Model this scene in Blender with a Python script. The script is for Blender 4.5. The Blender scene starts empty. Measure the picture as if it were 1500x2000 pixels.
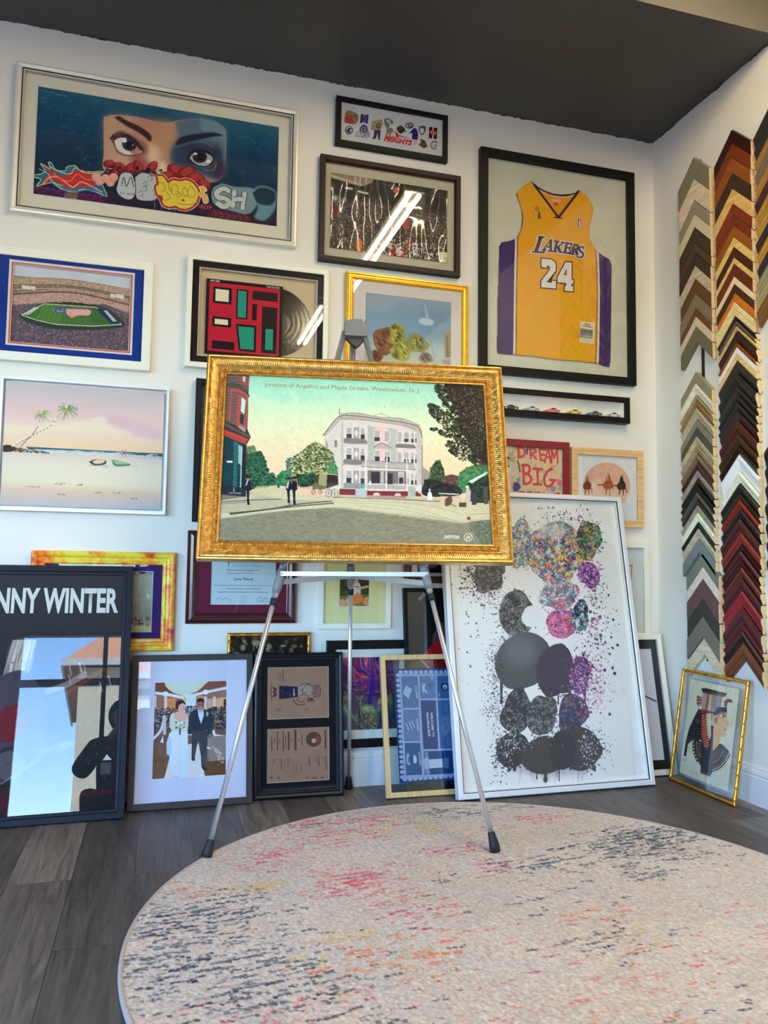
# Picture-framing shop corner: gallery wall, easel with gilded frame, round rug, moulding samples.
import bpy, bmesh, math, random
import numpy as np
from mathutils import Vector, Matrix
from mathutils.geometry import tessellate_polygon
PI = math.pi
C = bpy.context.scene.collection
H = 3.18          # lowered ceiling height
XR = 2.402        # right wall
LIGHT = 0.70      # typical light level on the walls, used to turn displayed colours into paint colours

def lin(c):
    c = np.asarray(c, dtype=np.float32) / 255.0
    return np.where(c <= 0.04045, c / 12.92, ((c + 0.055) / 1.055) ** 2.4)
def srgb(l):
    l = np.clip(l, 0, 1)
    return np.where(l <= 0.0031308, l * 12.92, 1.055 * l ** (1 / 2.4) - 0.055)
def paint(c, k=1.0):
    v = np.clip(lin(c) / LIGHT * k, 0, 0.92)
    return (float(v[0]), float(v[1]), float(v[2]), 1.0)

# ---------------------------------------------------------------- objects
def tag(o, label=None, cat=None, group=None, kind=None):
    if label: o['label'] = label
    if cat: o['category'] = cat
    if group: o['group'] = group
    if kind: o['kind'] = kind
    return o
def obj(name, me, mats=None, parent=None, M=None):
    o = bpy.data.objects.new(name, me); C.objects.link(o)
    if mats is not None:
        for m in (mats if isinstance(mats, (list, tuple)) else [mats]): me.materials.append(m)
    if parent: o.parent = parent
    if M is not None: o.matrix_world = M
    return o
def thing(name, label, cat, M, group=None):
    o = bpy.data.objects.new(name, None); C.objects.link(o); o.empty_display_size = 0.05
    o.matrix_world = M
    return tag(o, label, cat, group)
def mesh(name, verts, faces, smooth=False, mi=None):
    me = bpy.data.meshes.new(name); me.from_pydata([tuple(map(float, v)) for v in verts], [], faces)
    if smooth: me.shade_smooth()
    if mi is not None: me.polygons.foreach_set('material_index', mi)
    me.update(); return me
def box_data(x0, x1, y0, y1, z0, z1):
    v = [(x, y, z) for z in (z0, z1) for y in (y0, y1) for x in (x0, x1)]
    f = [(0, 2, 3, 1), (4, 5, 7, 6), (0, 1, 5, 4), (2, 6, 7, 3), (0, 4, 6, 2), (1, 3, 7, 5)]
    return v, f
def box(name, x0, x1, y0, y1, z0, z1, bevel=0.0):
    bm = bmesh.new(); v, f = box_data(x0, x1, y0, y1, z0, z1)
    vs = [bm.verts.new(p) for p in v]
    for q in f: bm.faces.new([vs[i] for i in q])
    if bevel: bmesh.ops.bevel(bm, geom=bm.edges[:], offset=bevel, segments=2, affect='EDGES', profile=0.6)
    me = bpy.data.meshes.new(name); bm.to_mesh(me); bm.free(); return me
def merge(name, parts, smooth=False):
    V, F, n = [], [], 0
    for v, f in parts:
        V += list(v); F += [tuple(i + n for i in q) for q in f]; n += len(v)
    return mesh(name, V, F, smooth)
def tube_data(pts, rads, seg=16, cap=True):
    pts = [Vector(p) for p in pts]; V, F = [], []
    if not isinstance(rads, (list, tuple)): rads = [rads] * len(pts)
    for i, p in enumerate(pts):
        d = (pts[min(i + 1, len(pts) - 1)] - pts[max(i - 1, 0)]).normalized()
        a = d.cross(Vector((0, 0, 1)) if abs(d.z) < 0.9 else Vector((1, 0, 0))).normalized(); b = d.cross(a)
        for k in range(seg):
            t = 2 * PI * k / seg; V.append(p + (a * math.cos(t) + b * math.sin(t)) * rads[i])
    for i in range(len(pts) - 1):
        for k in range(seg):
            k2 = (k + 1) % seg; F.append((i * seg + k, i * seg + k2, (i + 1) * seg + k2, (i + 1) * seg + k))
    if cap:
        F.append(tuple(range(seg))[::-1]); F.append(tuple((len(pts) - 1) * seg + k for k in range(seg)))
    return V, F

# ---------------------------------------------------------------- materials
def nodes(name):
    m = bpy.data.materials.new(name); m.use_nodes = True
    nt = m.node_tree; return m, nt, nt.nodes['Principled BSDF']
def setp(b, **kw):
    for k, v in kw.items():
        k = {'rough': 'Roughness', 'metal': 'Metallic', 'coat': 'Coat Weight', 'spec': 'Specular IOR Level', 'coatr': 'Coat Roughness', 'sheen': 'Sheen Weight'}[k]
        b.inputs[k].default_value = v
_mc = {}
def mat(name, col, rough=0.5, metal=0.0, var=0.06, scale=12.0, bump=0.1, bscale=120.0, stretch=(1, 1, 1), raw=False, **kw):
    """noise-varied surface colour with a fine bump"""
    if name in _mc: return _mc[name]
    m, nt, b = nodes(name); L = nt.links
    col = col if raw else paint(col)
    tc = nt.nodes.new('ShaderNodeTexCoord'); mp = nt.nodes.new('ShaderNodeMapping'); mp.inputs['Scale'].default_value = stretch
    L.new(tc.outputs['Object'], mp.inputs['Vector'])
    n = nt.nodes.new('ShaderNodeTexNoise'); n.inputs['Scale'].default_value = scale; n.inputs['Detail'].default_value = 5
    L.new(mp.outputs[0], n.inputs['Vector'])
    r = nt.nodes.new('ShaderNodeValToRGB')
    r.color_ramp.elements[0].position = 0.3; r.color_ramp.elements[1].position = 0.7
    r.color_ramp.elements[0].color = tuple(max(0, c * (1 - var)) for c in col[:3]) + (1,)
    r.color_ramp.elements[1].color = tuple(min(1, c * (1 + var)) for c in col[:3]) + (1,)
    L.new(n.outputs['Fac'], r.inputs[0]); L.new(r.outputs[0], b.inputs['Base Color'])
    if bump:
        n2 = nt.nodes.new('ShaderNodeTexNoise'); n2.inputs['Scale'].default_value = bscale; n2.inputs['Detail'].default_value = 3
        L.new(mp.outputs[0], n2.inputs['Vector'])
        bp = nt.nodes.new('ShaderNodeBump'); bp.inputs['Strength'].default_value = bump; bp.inputs['Distance'].default_value = 0.001
        L.new(n2.outputs['Fac'], bp.inputs['Height']); L.new(bp.outputs[0], b.inputs['Normal'])
    if rough >= .8 and 'spec' not in kw: kw['spec'] = .12
    setp(b, rough=rough, metal=metal, **kw); _mc[name] = m; return m
def wood(name, c0, c1, rough=0.4, axis=0, scale=60, coat=0.0):
    if name in _mc: return _mc[name]
    m, nt, b = nodes(name); L = nt.links
    tc = nt.nodes.new('ShaderNodeTexCoord'); mp = nt.nodes.new('ShaderNodeMapping')
    s = [1, 1, 1]; s[axis] = 0.06; mp.inputs['Scale'].default_value = s
    n = nt.nodes.new('ShaderNodeTexNoise'); n.inputs['Scale'].default_value = scale; n.inputs['Detail'].default_value = 6; n.inputs['Distortion'].default_value = 0.6
    L.new(tc.outputs['Object'], mp.inputs[0]); L.new(mp.outputs[0], n.inputs['Vector'])
    r = nt.nodes.new('ShaderNodeValToRGB'); r.color_ramp.elements[0].position = 0.35; r.color_ramp.elements[1].position = 0.65
    r.color_ramp.elements[0].color = paint(c0); r.color_ramp.elements[1].color = paint(c1)
    L.new(n.outputs['Fac'], r.inputs[0]); L.new(r.outputs[0], b.inputs['Base Color'])
    bp = nt.nodes.new('ShaderNodeBump'); bp.inputs['Strength'].default_value = 0.12; bp.inputs['Distance'].default_value = 0.001
    L.new(n.outputs['Fac'], bp.inputs['Height']); L.new(bp.outputs[0], b.inputs['Normal'])
    setp(b, rough=rough, coat=coat); _mc[name] = m; return m
def glass_mat(name='picture_glass', wob=0.0, tint=(0.985, 0.99, 0.985)):
    """clear pane: transmits straight through, reflects by its Fresnel curve"""
    m = bpy.data.materials.new(name); m.use_nodes = True; nt = m.node_tree; L = nt.links
    nt.nodes.clear()
    out = nt.nodes.new('ShaderNodeOutputMaterial'); mix = nt.nodes.new('ShaderNodeMixShader')
    tr = nt.nodes.new('ShaderNodeBsdfTransparent'); tr.inputs[0].default_value = (*tint, 1)
    gl = nt.nodes.new('ShaderNodeBsdfGlossy'); gl.inputs['Roughness'].default_value = 0.0
    geo = nt.nodes.new('ShaderNodeNewGeometry'); mi = nt.nodes.new('ShaderNodeMix')
    mi.inputs['A'].default_value = 1.5; mi.inputs['B'].default_value = 1 / 1.5
    L.new(geo.outputs['Backfacing'], mi.inputs['Factor'])
    fr = nt.nodes.new('ShaderNodeFresnel'); L.new(mi.outputs['Result'], fr.inputs['IOR'])
    tc = nt.nodes.new('ShaderNodeTexCoord'); n = nt.nodes.new('ShaderNodeTexNoise'); n.inputs['Scale'].default_value = 1.5
    L.new(tc.outputs['Object'], n.inputs['Vector'])
    bp = nt.nodes.new('ShaderNodeBump'); bp.inputs['Strength'].default_value = wob; bp.inputs['Distance'].default_value = 0.002
    L.new(n.outputs['Fac'], bp.inputs['Height']); L.new(bp.outputs[0], gl.inputs['Normal'])
    L.new(fr.outputs[0], mix.inputs[0]); L.new(tr.outputs[0], mix.inputs[1]); L.new(gl.outputs[0], mix.inputs[2])
    L.new(mix.outputs[0], out.inputs[0]); return m
GLASS = glass_mat('picture_glass', 0.15)
def art_mat(name, rough=0.55, coat=0.0, bump=0.0, bscale=400, wav=0.0):
    m, nt, b = nodes(name); L = nt.links
    a = nt.nodes.new('ShaderNodeAttribute'); a.attribute_name = 'Col'
    L.new(a.outputs['Color'], b.inputs['Base Color'])
    tc = nt.nodes.new('ShaderNodeTexCoord'); n = nt.nodes.new('ShaderNodeTexNoise'); n.inputs['Scale'].default_value = bscale
    L.new(tc.outputs['Object'], n.inputs['Vector'])
    bp = nt.nodes.new('ShaderNodeBump'); bp.inputs['Strength'].default_value = bump; bp.inputs['Distance'].default_value = 0.001
    L.new(n.outputs['Fac'], bp.inputs['Height'])
    if wav:
        mp = nt.nodes.new('ShaderNodeMapping'); mp.inputs['Scale'].default_value = (22, 1, 7)
        n3 = nt.nodes.new('ShaderNodeTexNoise'); n3.inputs['Scale'].default_value = 1.0; n3.inputs['Detail'].default_value = 0
        L.new(tc.outputs['Object'], mp.inputs[0]); L.new(mp.outputs[0], n3.inputs['Vector'])
        b3 = nt.nodes.new('ShaderNodeBump'); b3.inputs['Strength'].default_value = 1.0; b3.inputs['Distance'].default_value = wav
        L.new(n3.outputs['Fac'], b3.inputs['Height']); L.new(bp.outputs[0], b3.inputs['Normal']); L.new(b3.outputs[0], b.inputs['Normal']); L.new(b3.outputs[0], b.inputs['Coat Normal'])
    else: L.new(bp.outputs[0], b.inputs['Normal'])
    setp(b, rough=rough, coat=coat, coatr=0.04, spec=0.12); return m
PAPER = art_mat('printed_paper', 0.6)
CANVAS = art_mat('painted_canvas', 0.6, bump=0.25, bscale=700)
FABRIC = art_mat('jersey_mesh_fabric', 0.75, bump=0.5, bscale=900)
GLOSSY = art_mat('glossy_photo_paper', 0.3, coat=0.55, wav=0.02)

# ---------------------------------------------------------------- painting
def vnoise(h, w, cell, rs, oct=1, sx=1.0):
    out = np.zeros((h, w), np.float32); amp = 1.0; tot = 0
    for o in range(oct):
        cy, cx = max(1.0, cell / 2 ** o), max(1.0, cell * sx / 2 ** o)
        g = rs.rand(int(h / cy) + 3, int(w / cx) + 3).astype(np.float32)
        y = np.arange(h) / cy; x = np.arange(w) / cx
        yi = y.astype(int); xi = x.astype(int); fy = (y - yi)[:, None]; fx = (x - xi)[None]
        fy = fy * fy * (3 - 2 * fy); fx = fx * fx * (3 - 2 * fx)
        a = g[np.ix_(yi, xi)]; b = g[np.ix_(yi, xi + 1)]; c = g[np.ix_(yi + 1, xi)]; d = g[np.ix_(yi + 1, xi + 1)]
        out += amp * ((a * (1 - fx) + b * fx) * (1 - fy) + (c * (1 - fx) + d * fx) * fy); tot += amp; amp *= 0.5
    return out / tot
def homog(src, dst):
    A, B = [], []
    for (x, y), (u, v) in zip(src, dst):
        A.append([x, y, 1, 0, 0, 0, -u * x, -u * y]); B.append(u)
        A.append([0, 0, 0, x, y, 1, -v * x, -v * y]); B.append(v)
    h = np.linalg.solve(np.array(A, float), np.array(B, float)); return np.append(h, 1).reshape(3, 3)
class Art:
    """a picture painted in numpy and kept as vertex colours of a fine grid; lettering as flat inlaid shapes.
    quad = corners TL,TR,BR,BL of the sheet in the coordinate system the drawing calls use."""
    def __init__(s, quad, w, h, res, bg=(255, 255, 255), seed=1):
        s.wm, s.hm = w, h; s.W = max(4, int(w / res)); s.Hh = max(4, int(h / res))
        s.Mx = homog(quad, [(0, 0), (s.W, 0), (s.W, s.Hh), (0, s.Hh)])
        s.I = np.empty((s.Hh, s.W, 3), np.float32); s.I[:] = bg
        s.rs = np.random.RandomState(seed); s.over = []; s.layer = 0
        q = np.array(quad, float); s.k = s.W / np.linalg.norm(q[1] - q[0])
    def m(s, p):
        p = np.atleast_2d(np.asarray(p, float)); o = np.c_[p, np.ones(len(p))] @ s.Mx.T; return o[:, :2] / o[:, 2:3]
    def _blend(s, x0, y0, mask, c, a):
        h, w = mask.shape; R = s.I[y0:y0 + h, x0:x0 + w]; mk = (mask * a)[..., None]
        if callable(c): col = c(R, x0, y0)
        else: col = np.asarray(c, np.float32)
        R[:] = R * (1 - mk) + col * mk
    def mask(s, P, ss=2, pad=0):
        x0 = int(max(0, math.floor(P[:, 0].min()) - pad)); x1 = int(min(s.W, math.ceil(P[:, 0].max()) + 1 + pad))
        y0 = int(max(0, math.floor(P[:, 1].min()) - pad)); y1 = int(min(s.Hh, math.ceil(P[:, 1].max()) + 1 + pad))
        if x1 <= x0 or y1 <= y0: return None
        X = (np.arange((x1 - x0) * ss) + 0.5) / ss + x0; Y = (np.arange((y1 - y0) * ss) + 0.5) / ss + y0
        g = np.zeros((len(Y), len(X)), bool); n = len(P)
        for i in range(n):
            ax, ay = P[i]; bx, by = P[(i + 1) % n]
            if ay == by: continue
            r = (Y >= min(ay, by)) & (Y < max(ay, by))
            if not r.any(): continue
            xi = ax + (Y[r] - ay) * (bx - ax) / (by - ay); g[r] ^= X[None] < xi[:, None]
        mk = g.reshape(y1 - y0, ss, x1 - x0, ss).mean((1, 3)).astype(np.float32); return x0, y0, mk
    def poly(s, pts, c, a=1.0, soft=0, raw=False):
        P = np.asarray(pts, float) if raw else s.m(pts); r = s.mask(P, 2 if len(P) < 60 else 1, int(soft * 2))
        if r is None: return
        x0, y0, mk = r
        if soft:
            for _ in range(2):
                k = max(1, int(soft)); ker = np.ones(2 * k + 1) / (2 * k + 1)
                mk = np.apply_along_axis(lambda v: np.convolve(v, ker, 'same') if len(v) >= len(ker) else v, 0, mk)
                mk = np.apply_along_axis(lambda v: np.convolve(v, ker, 'same') if len(v) >= len(ker) else v, 1, mk)
        s._blend(x0, y0, mk, c, a)
    def ell(s, cx, cy, rx, ry, c, a=1.0, rot=0, soft=0, n=28, t0=0, t1=360, wob=0):
        t = np.radians(np.linspace(t0, t1, n, endpoint=(t1 - t0) < 360)); r = 1 + wob * (s.rs.rand(len(t)) - 0.5)
        x = rx * np.cos(t) * r; y = ry * np.sin(t) * r; q = math.radians(rot)
        s.poly(np.c_[cx + x * math.cos(q) - y * math.sin(q), cy + x * math.sin(q) + y * math.cos(q)], c, a, soft)
    def line(s, pts, w, c, a=1.0, w2=None, soft=0):
        P = s.m(s.curve(pts) if len(pts) > 2 else pts); n = len(P); W = np.linspace(w, w if w2 is None else w2, n) * s.k / 2
        d = np.gradient(P, axis=0); d /= np.maximum(1e-6, np.linalg.norm(d, axis=1))[:, None]; nr = np.c_[-d[:, 1], d[:, 0]] * np.maximum(W, 0.3)[:, None]
        s.poly(np.r_[P + nr, (P - nr)[::-1]], c, a * min(1, max(w * s.k, 0.25) / 0.6), soft, raw=True)
    def seg(s, pts, w, c, a=1.0):
        for i in range(len(pts) - 1): s.line([pts[i], pts[i + 1]], w, c, a)
    @staticmethod
    def curve(pts, n=8):
        P = np.array(pts, float); P = np.r_[[2 * P[0] - P[1]], P, [2 * P[-1] - P[-2]]]; o = []
        for i in range(1, len(P) - 2):
            for t in np.arange(n) / n:
                o.append(0.5 * (2 * P[i] + (P[i + 1] - P[i - 1]) * t + (2 * P[i - 1] - 5 * P[i] + 4 * P[i + 1] - P[i + 2]) * t * t + (3 * P[i] - P[i - 1] - 3 * P[i + 1] + P[i + 2]) * t ** 3))
        o.append(P[-2]); return np.array(o)
    def blob(s, pts, c, a=1.0, soft=0): s.poly(s.curve(list(pts) + [pts[0]])[:-1], c, a, soft)
    def inside(s, pts, n):
        P = s.m(pts); r = s.mask(P, 1)
        if r is None: return np.zeros((0, 2))
        x0, y0, mk = r; yy, xx = np.nonzero(mk > 0.5)
        if len(yy) == 0: return np.zeros((0, 2))
        i = s.rs.randint(0, len(yy), n); return np.c_[xx[i] + x0 + s.rs.rand(n), yy[i] + y0 + s.rs.rand(n)]
    def speck(s, pts, n, cols, r0=0.5, r1=1.5, a=1.0, sx=1.0, P=None):
        """scatter small spots inside a polygon; r in canvas cells"""
        P = s.inside(pts, n) if P is None else P; cols = np.asarray(cols, np.float32); R = r0 + (r1 - r0) * s.rs.rand(len(P)) ** 2
        ci = s.rs.randint(0, len(cols), len(P))
        for (x, y), r, k in zip(P, R, ci):
            rx = r * sx; x0, x1 = int(max(0, x - rx - 1)), int(min(s.W, x + rx + 2)); y0, y1 = int(max(0, y - r - 1)), int(min(s.Hh, y + r + 2))
            if x1 <= x0 or y1 <= y0: continue
            X = np.arange(x0, x1)[None] + 0.5 - x; Y = np.arange(y0, y1)[:, None] + 0.5 - y
            mk = np.clip((1 - np.sqrt((X / rx) ** 2 + (Y / r) ** 2)) * r + 0.5, 0, 1) * a
            reg = s.I[y0:y1, x0:x1]; reg[:] = reg * (1 - mk[..., None]) + cols[k] * mk[..., None]
    def vgrad(s, stops, pts=None, a=1.0):
        ys = [t for t, _ in stops]; cs = np.array([c for _, c in stops], np.float32)
        y = (np.arange(s.Hh) + 0.5) / s.Hh; G = np.stack([np.interp(y, ys, cs[:, k]) for k in range(3)], 1)
        if pts is None: s.I[:] = s.I * (1 - a) + G[:, None] * a
        else: s.poly(pts, lambda R, x0, y0: G[y0:y0 + R.shape[0]][:, None] * np.ones((1, R.shape[1], 1)), a)
    def noise(s, amp, cell, pts=None, oct=2, sx=1.0, col=None):
        N = (vnoise(s.Hh, s.W, cell, s.rs, oct, sx) - 0.5) * 2 * amp
        if pts is None: s.I += N[..., None] * (1 if col is None else np.asarray(col, np.float32))
        else:
            r = s.mask(s.m(pts), 1)
            if r is None: return
            x0, y0, mk = r; h, w = mk.shape; s.I[y0:y0 + h, x0:x0 + w] += (N[y0:y0 + h, x0:x0 + w] * mk)[..., None] * (1 if col is None else np.asarray(col, np.float32))
    def cp(s, pts, c):
        """crisp polygon laid over the painted ground"""
        P = s.m(pts); tri = tessellate_polygon([[Vector((x, y, 0)) for x, y in P]]); s.layer += 1
        s.over.append((P, [tuple(t) for t in tri], c, s.layer))
    def text(s, txt, p0, p1, ht, c, bold=0.0, shear=0.0, base=0, up=None, stretch=True):
        """baseline from p0 to p1 in drawing coordinates, capital height ht"""
        V, T, w, h = font_tris(txt, bold, shear)
        p0 = np.array(p0, float); p1 = np.array(p1, float); d = p1 - p0; L = np.linalg.norm(d); d /= L
        upv = np.array([d[1], -d[0]]) if up is None else np.array(up, float)
        if upv[1] > 0 and up is None and abs(d[0]) > 0.5: upv = -upv
        sc = L / w if stretch else ht / 0.73
        P = p0 + V[:, :1] * sc * d + (V[:, 1:2] / 0.73 * ht) * upv
        s.layer += 1; s.over.append((s.m(P), T, c, s.layer))
    def build(s, name, M, parent, rect, depth, k=1.0, material=None):
        """sheet placed in rect = (u0, v0, u1, v1) of the frame plane, facing -Y at the given depth"""
        u0, v0, u1, v1 = rect; W, Hh = s.W, s.Hh
        gx = np.linspace(u0, u1, W + 1); gz = np.linspace(v1, v0, Hh + 1)
        I = np.pad(s.I, ((0, 1), (0, 1), (0, 0)), 'edge'); I = np.clip(I, 0, 255)
        co = np.empty(((W + 1) * (Hh + 1), 3), np.float32); co[:, 0] = np.tile(gx, Hh + 1); co[:, 1] = depth; co[:, 2] = np.repeat(gz, W + 1)
        i = np.arange(W * Hh); r = i // W; q = r * (W + 1) + i % W
        quads = np.stack([q, q + W + 1, q + W + 2, q + 1], 1)
        Vx = [co]; Cx = [I.reshape(-1, 3)]; tris = []; n = len(co)
        for P, T, c, ly in s.over:
            v = np.empty((len(P), 3), np.float32); v[:, 0] = u0 + (u1 - u0) * P[:, 0] / W; v[:, 2] = v1 - (v1 - v0) * P[:, 1] / Hh
            v[:, 1] = depth - 0.0003 - ly * 0.00003; Vx.append(v); Cx.append(np.tile(np.asarray(c, np.float32), (len(P), 1)))
            tris.append(np.array(T, int) + n); n += len(P)
        V = np.concatenate(Vx); Cc = np.concatenate(Cx); tris = np.concatenate(tris) if tris else np.zeros((0, 3), int)
        me = bpy.data.meshes.new(name); me.vertices.add(len(V)); me.vertices.foreach_set('co', V.astype(np.float32).ravel())
        nl = quads.size + tris.size; me.loops.add(nl); me.loops.foreach_set('vertex_index', np.r_[quads.ravel(), tris.ravel()].astype(np.int32))
        np_ = len(quads) + len(tris); me.polygons.add(np_)
        me.polygons.foreach_set('loop_start', np.r_[np.arange(len(quads)) * 4, quads.size + np.arange(len(tris)) * 3].astype(np.int32))
        me.update(calc_edges=True)
        at = me.color_attributes.new('Col', 'BYTE_COLOR', 'POINT')
        out = np.ones((len(V), 4), np.float32); out[:, :3] = srgb(np.clip(lin(Cc) / LIGHT * k, 0, 0.93))
        at.data.foreach_set('color_srgb', out.ravel())
        return obj(name, me, material or PAPER, parent)
_ft = {}
def font_tris(txt, bold=0.0, shear=0.0):
    key = (txt, bold, shear)
    if key in _ft: return _ft[key]
    cu = bpy.data.curves.new('lettering', 'FONT'); cu.body = txt; cu.size = 1.0; cu.offset = bold; cu.shear = shear; cu.resolution_u = 3; cu.fill_mode = 'FRONT'
    o = bpy.data.objects.new('lettering', cu); C.objects.link(o); dg = bpy.context.evaluated_depsgraph_get(); dg.update()
    e = o.evaluated_get(dg); me = e.to_mesh(); me.calc_loop_triangles()
    V = np.array([v.co[:2] for v in me.vertices], float).reshape(-1, 2); T = [tuple(t.vertices) for t in me.loop_triangles]
    e.to_mesh_clear(); bpy.data.objects.remove(o); bpy.data.curves.remove(cu)
    V[:, 0] -= V[:, 0].min(); w = V[:, 0].max(); _ft[key] = (V, T, w, V[:, 1].max()); return _ft[key]

# ---------------------------------------------------------------- frames
def ring(name, rect, prof, step=None, mod=None, smooth=False):
    """moulding profile [(inset, depth)] swept round a rectangle with mitred corners"""
    u0, v0, u1, v1 = rect; n = len(prof); V, F = [], []
    sides = [((u0, v0), (1, 0), (0, 1), u1 - u0), ((u1, v0), (0, 1), (-1, 0), v1 - v0), ((u1, v1), (-1, 0), (0, -1), u1 - u0), ((u0, v1), (0, -1), (1, 0), v1 - v0)]
    for (ox, oz), (dx, dz), (ix, iz), L in sides:
        m = 1 if step is None else max(1, int(L / step)); b0 = len(V)
        for i in range(m + 1):
            for j, (a, d) in enumerate(prof):
                s = a + (L - 2 * a) * i / m; dd = d if mod is None else d + mod(s, a, j)
                V.append((ox + dx * s + ix * a, dd, oz + dz * s + iz * a))
        for i in range(m):
            for j in range(n):
                j2 = (j + 1) % n; F.append((b0 + i * n + j, b0 + (i + 1) * n + j, b0 + (i + 1) * n + j2, b0 + i * n + j2))
    me = mesh(name, V, F, smooth)
    bm = bmesh.new(); bm.from_mesh(me); bmesh.ops.remove_doubles(bm, verts=bm.verts, dist=1e-6); bmesh.ops.recalc_face_normals(bm, faces=bm.faces); bm.to_mesh(me); bm.free()
    return me
def prof_flat(w, t, lip=0.004, b=0.0015):
    return [(0, t), (0, b), (b, 0), (w - b, 0), (w, b), (w, lip + 0.004), (w - 0.004, lip + 0.006), (w - 0.004, t)]
def frameM(b, yaw, tilt):
    U = Vector((math.cos(yaw), math.sin(yaw), 0)); N0 = Vector((-math.sin(yaw), math.cos(yaw), 0)); Z = Vector((0, 0, 1))
    Vv = Z * math.cos(tilt) + N0 * math.sin(tilt); N = N0 * math.cos(tilt) - Z * math.sin(tilt)
    return Matrix(((U.x, N.x, Vv.x, b[0]), (U.y, N.y, Vv.y, b[1]), (U.z, N.z, Vv.z, b[2]), (0, 0, 0, 1)))
def boxr(name, rect, y0, y1): return box(name, rect[0], rect[2], y0, y1, rect[1], rect[3])
def board(name, rect, y0, y1, m, parent): return obj(name, boxr(name, rect, y0, y1), m, parent)
def matboard(name, outer, inner, y, m, parent, core=None):
    """mat board with a bevelled window"""
    u0, v0, u1, v1 = outer; a, b, c, d = inner; t = 0.0018
    V = [(u0, y, v0), (u1, y, v0), (u1, y, v1), (u0, y, v1), (a, y, b), (c, y, b), (c, y, d), (a, y, d),
         (a + t, y + t, b + t), (c - t, y + t, b + t), (c - t, y + t, d - t), (a + t, y + t, d - t), (u0, y + t, v0), (u1, y + t, v0), (u1, y + t, v1), (u0, y + t, v1)]
    F = [(0, 1, 5, 4), (1, 2, 6, 5), (2, 3, 7, 6), (3, 0, 4, 7), (4, 5, 9, 8), (5, 6, 10, 9), (6, 7, 11, 10), (7, 4, 8, 11),
         (12, 13, 1, 0), (13, 14, 2, 1), (14, 15, 3, 2), (15, 12, 0, 3), (12, 8, 9, 13), (13, 9, 10, 14), (14, 10, 11, 15), (15, 11, 8, 12)]
    me = mesh(name, V, F, mi=[0] * 4 + [1] * 4 + [0] * 8); return obj(name, me, [m, core or MATCORE], parent)
MATCORE = mat('mat_bevel_white', (235, 232, 222), 0.8)
BACKING = mat('backing_board_brown', (120, 95, 65), 0.8)
def inset(r, a): return (r[0] + a, r[1] + a, r[2] - a, r[3] - a)
LAMP = 112.0; SKY = 2.7; SUN = 46.0; EXPO = 0.0; SKYTINT = (.68, .89, 1.13, 1)
# ---------------------------------------------------------------- the room
def wall_mat():
    m, nt, b = nodes('wall_paint'); L = nt.links
    tc = nt.nodes.new('ShaderNodeTexCoord')
    n = nt.nodes.new('ShaderNodeTexNoise'); n.inputs['Scale'].default_value = 1.3; n.inputs['Detail'].default_value = 4; L.new(tc.outputs['Object'], n.inputs['Vector'])
    r = nt.nodes.new('ShaderNodeValToRGB'); r.color_ramp.elements[0].position = .3; r.color_ramp.elements[1].position = .7
    r.color_ramp.elements[0].color = (.82, .795, .735, 1); r.color_ramp.elements[1].color = (.86, .835, .775, 1); L.new(n.outputs['Fac'], r.inputs[0])
    # ragged edge where the dark ceiling paint laps onto the wall
    sx = nt.nodes.new('ShaderNodeSeparateXYZ'); L.new(tc.outputs['Object'], sx.inputs[0])
    n2 = nt.nodes.new('ShaderNodeTexNoise'); n2.inputs['Scale'].default_value = 14; n2.inputs['Detail'].default_value = 8; n2.inputs['Roughness'].default_value = .75; L.new(tc.outputs['Object'], n2.inputs['Vector'])
    ma = nt.nodes.new('ShaderNodeMath'); ma.operation = 'MULTIPLY_ADD'; ma.inputs[1].default_value = .05; L.new(n2.outputs['Fac'], ma.inputs[0]); L.new(sx.outputs['Z'], ma.inputs[2])
    gt = nt.nodes.new('ShaderNodeMath'); gt.operation = 'GREATER_THAN'; gt.inputs[1].default_value = H + .0235; L.new(ma.outputs[0], gt.inputs[0])
    mx = nt.nodes.new('ShaderNodeMix'); mx.data_type = 'RGBA'; L.new(gt.outputs[0], mx.inputs['Factor']); L.new(r.outputs[0], mx.inputs['A']); mx.inputs['B'].default_value = (.045, .045, .048, 1)
    L.new(mx.outputs['Result'], b.inputs['Base Color'])
    n3 = nt.nodes.new('ShaderNodeTexNoise'); n3.inputs['Scale'].default_value = 220; n3.inputs['Detail'].default_value = 3; L.new(tc.outputs['Object'], n3.inputs['Vector'])
    bp = nt.nodes.new('ShaderNodeBump'); bp.inputs['Strength'].default_value = .15; bp.inputs['Distance'].default_value = .001; L.new(n3.outputs['Fac'], bp.inputs['Height']); L.new(bp.outputs[0], b.inputs['Normal'])
    setp(b, rough=.55, spec=.3); return m
WALL = wall_mat()
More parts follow.
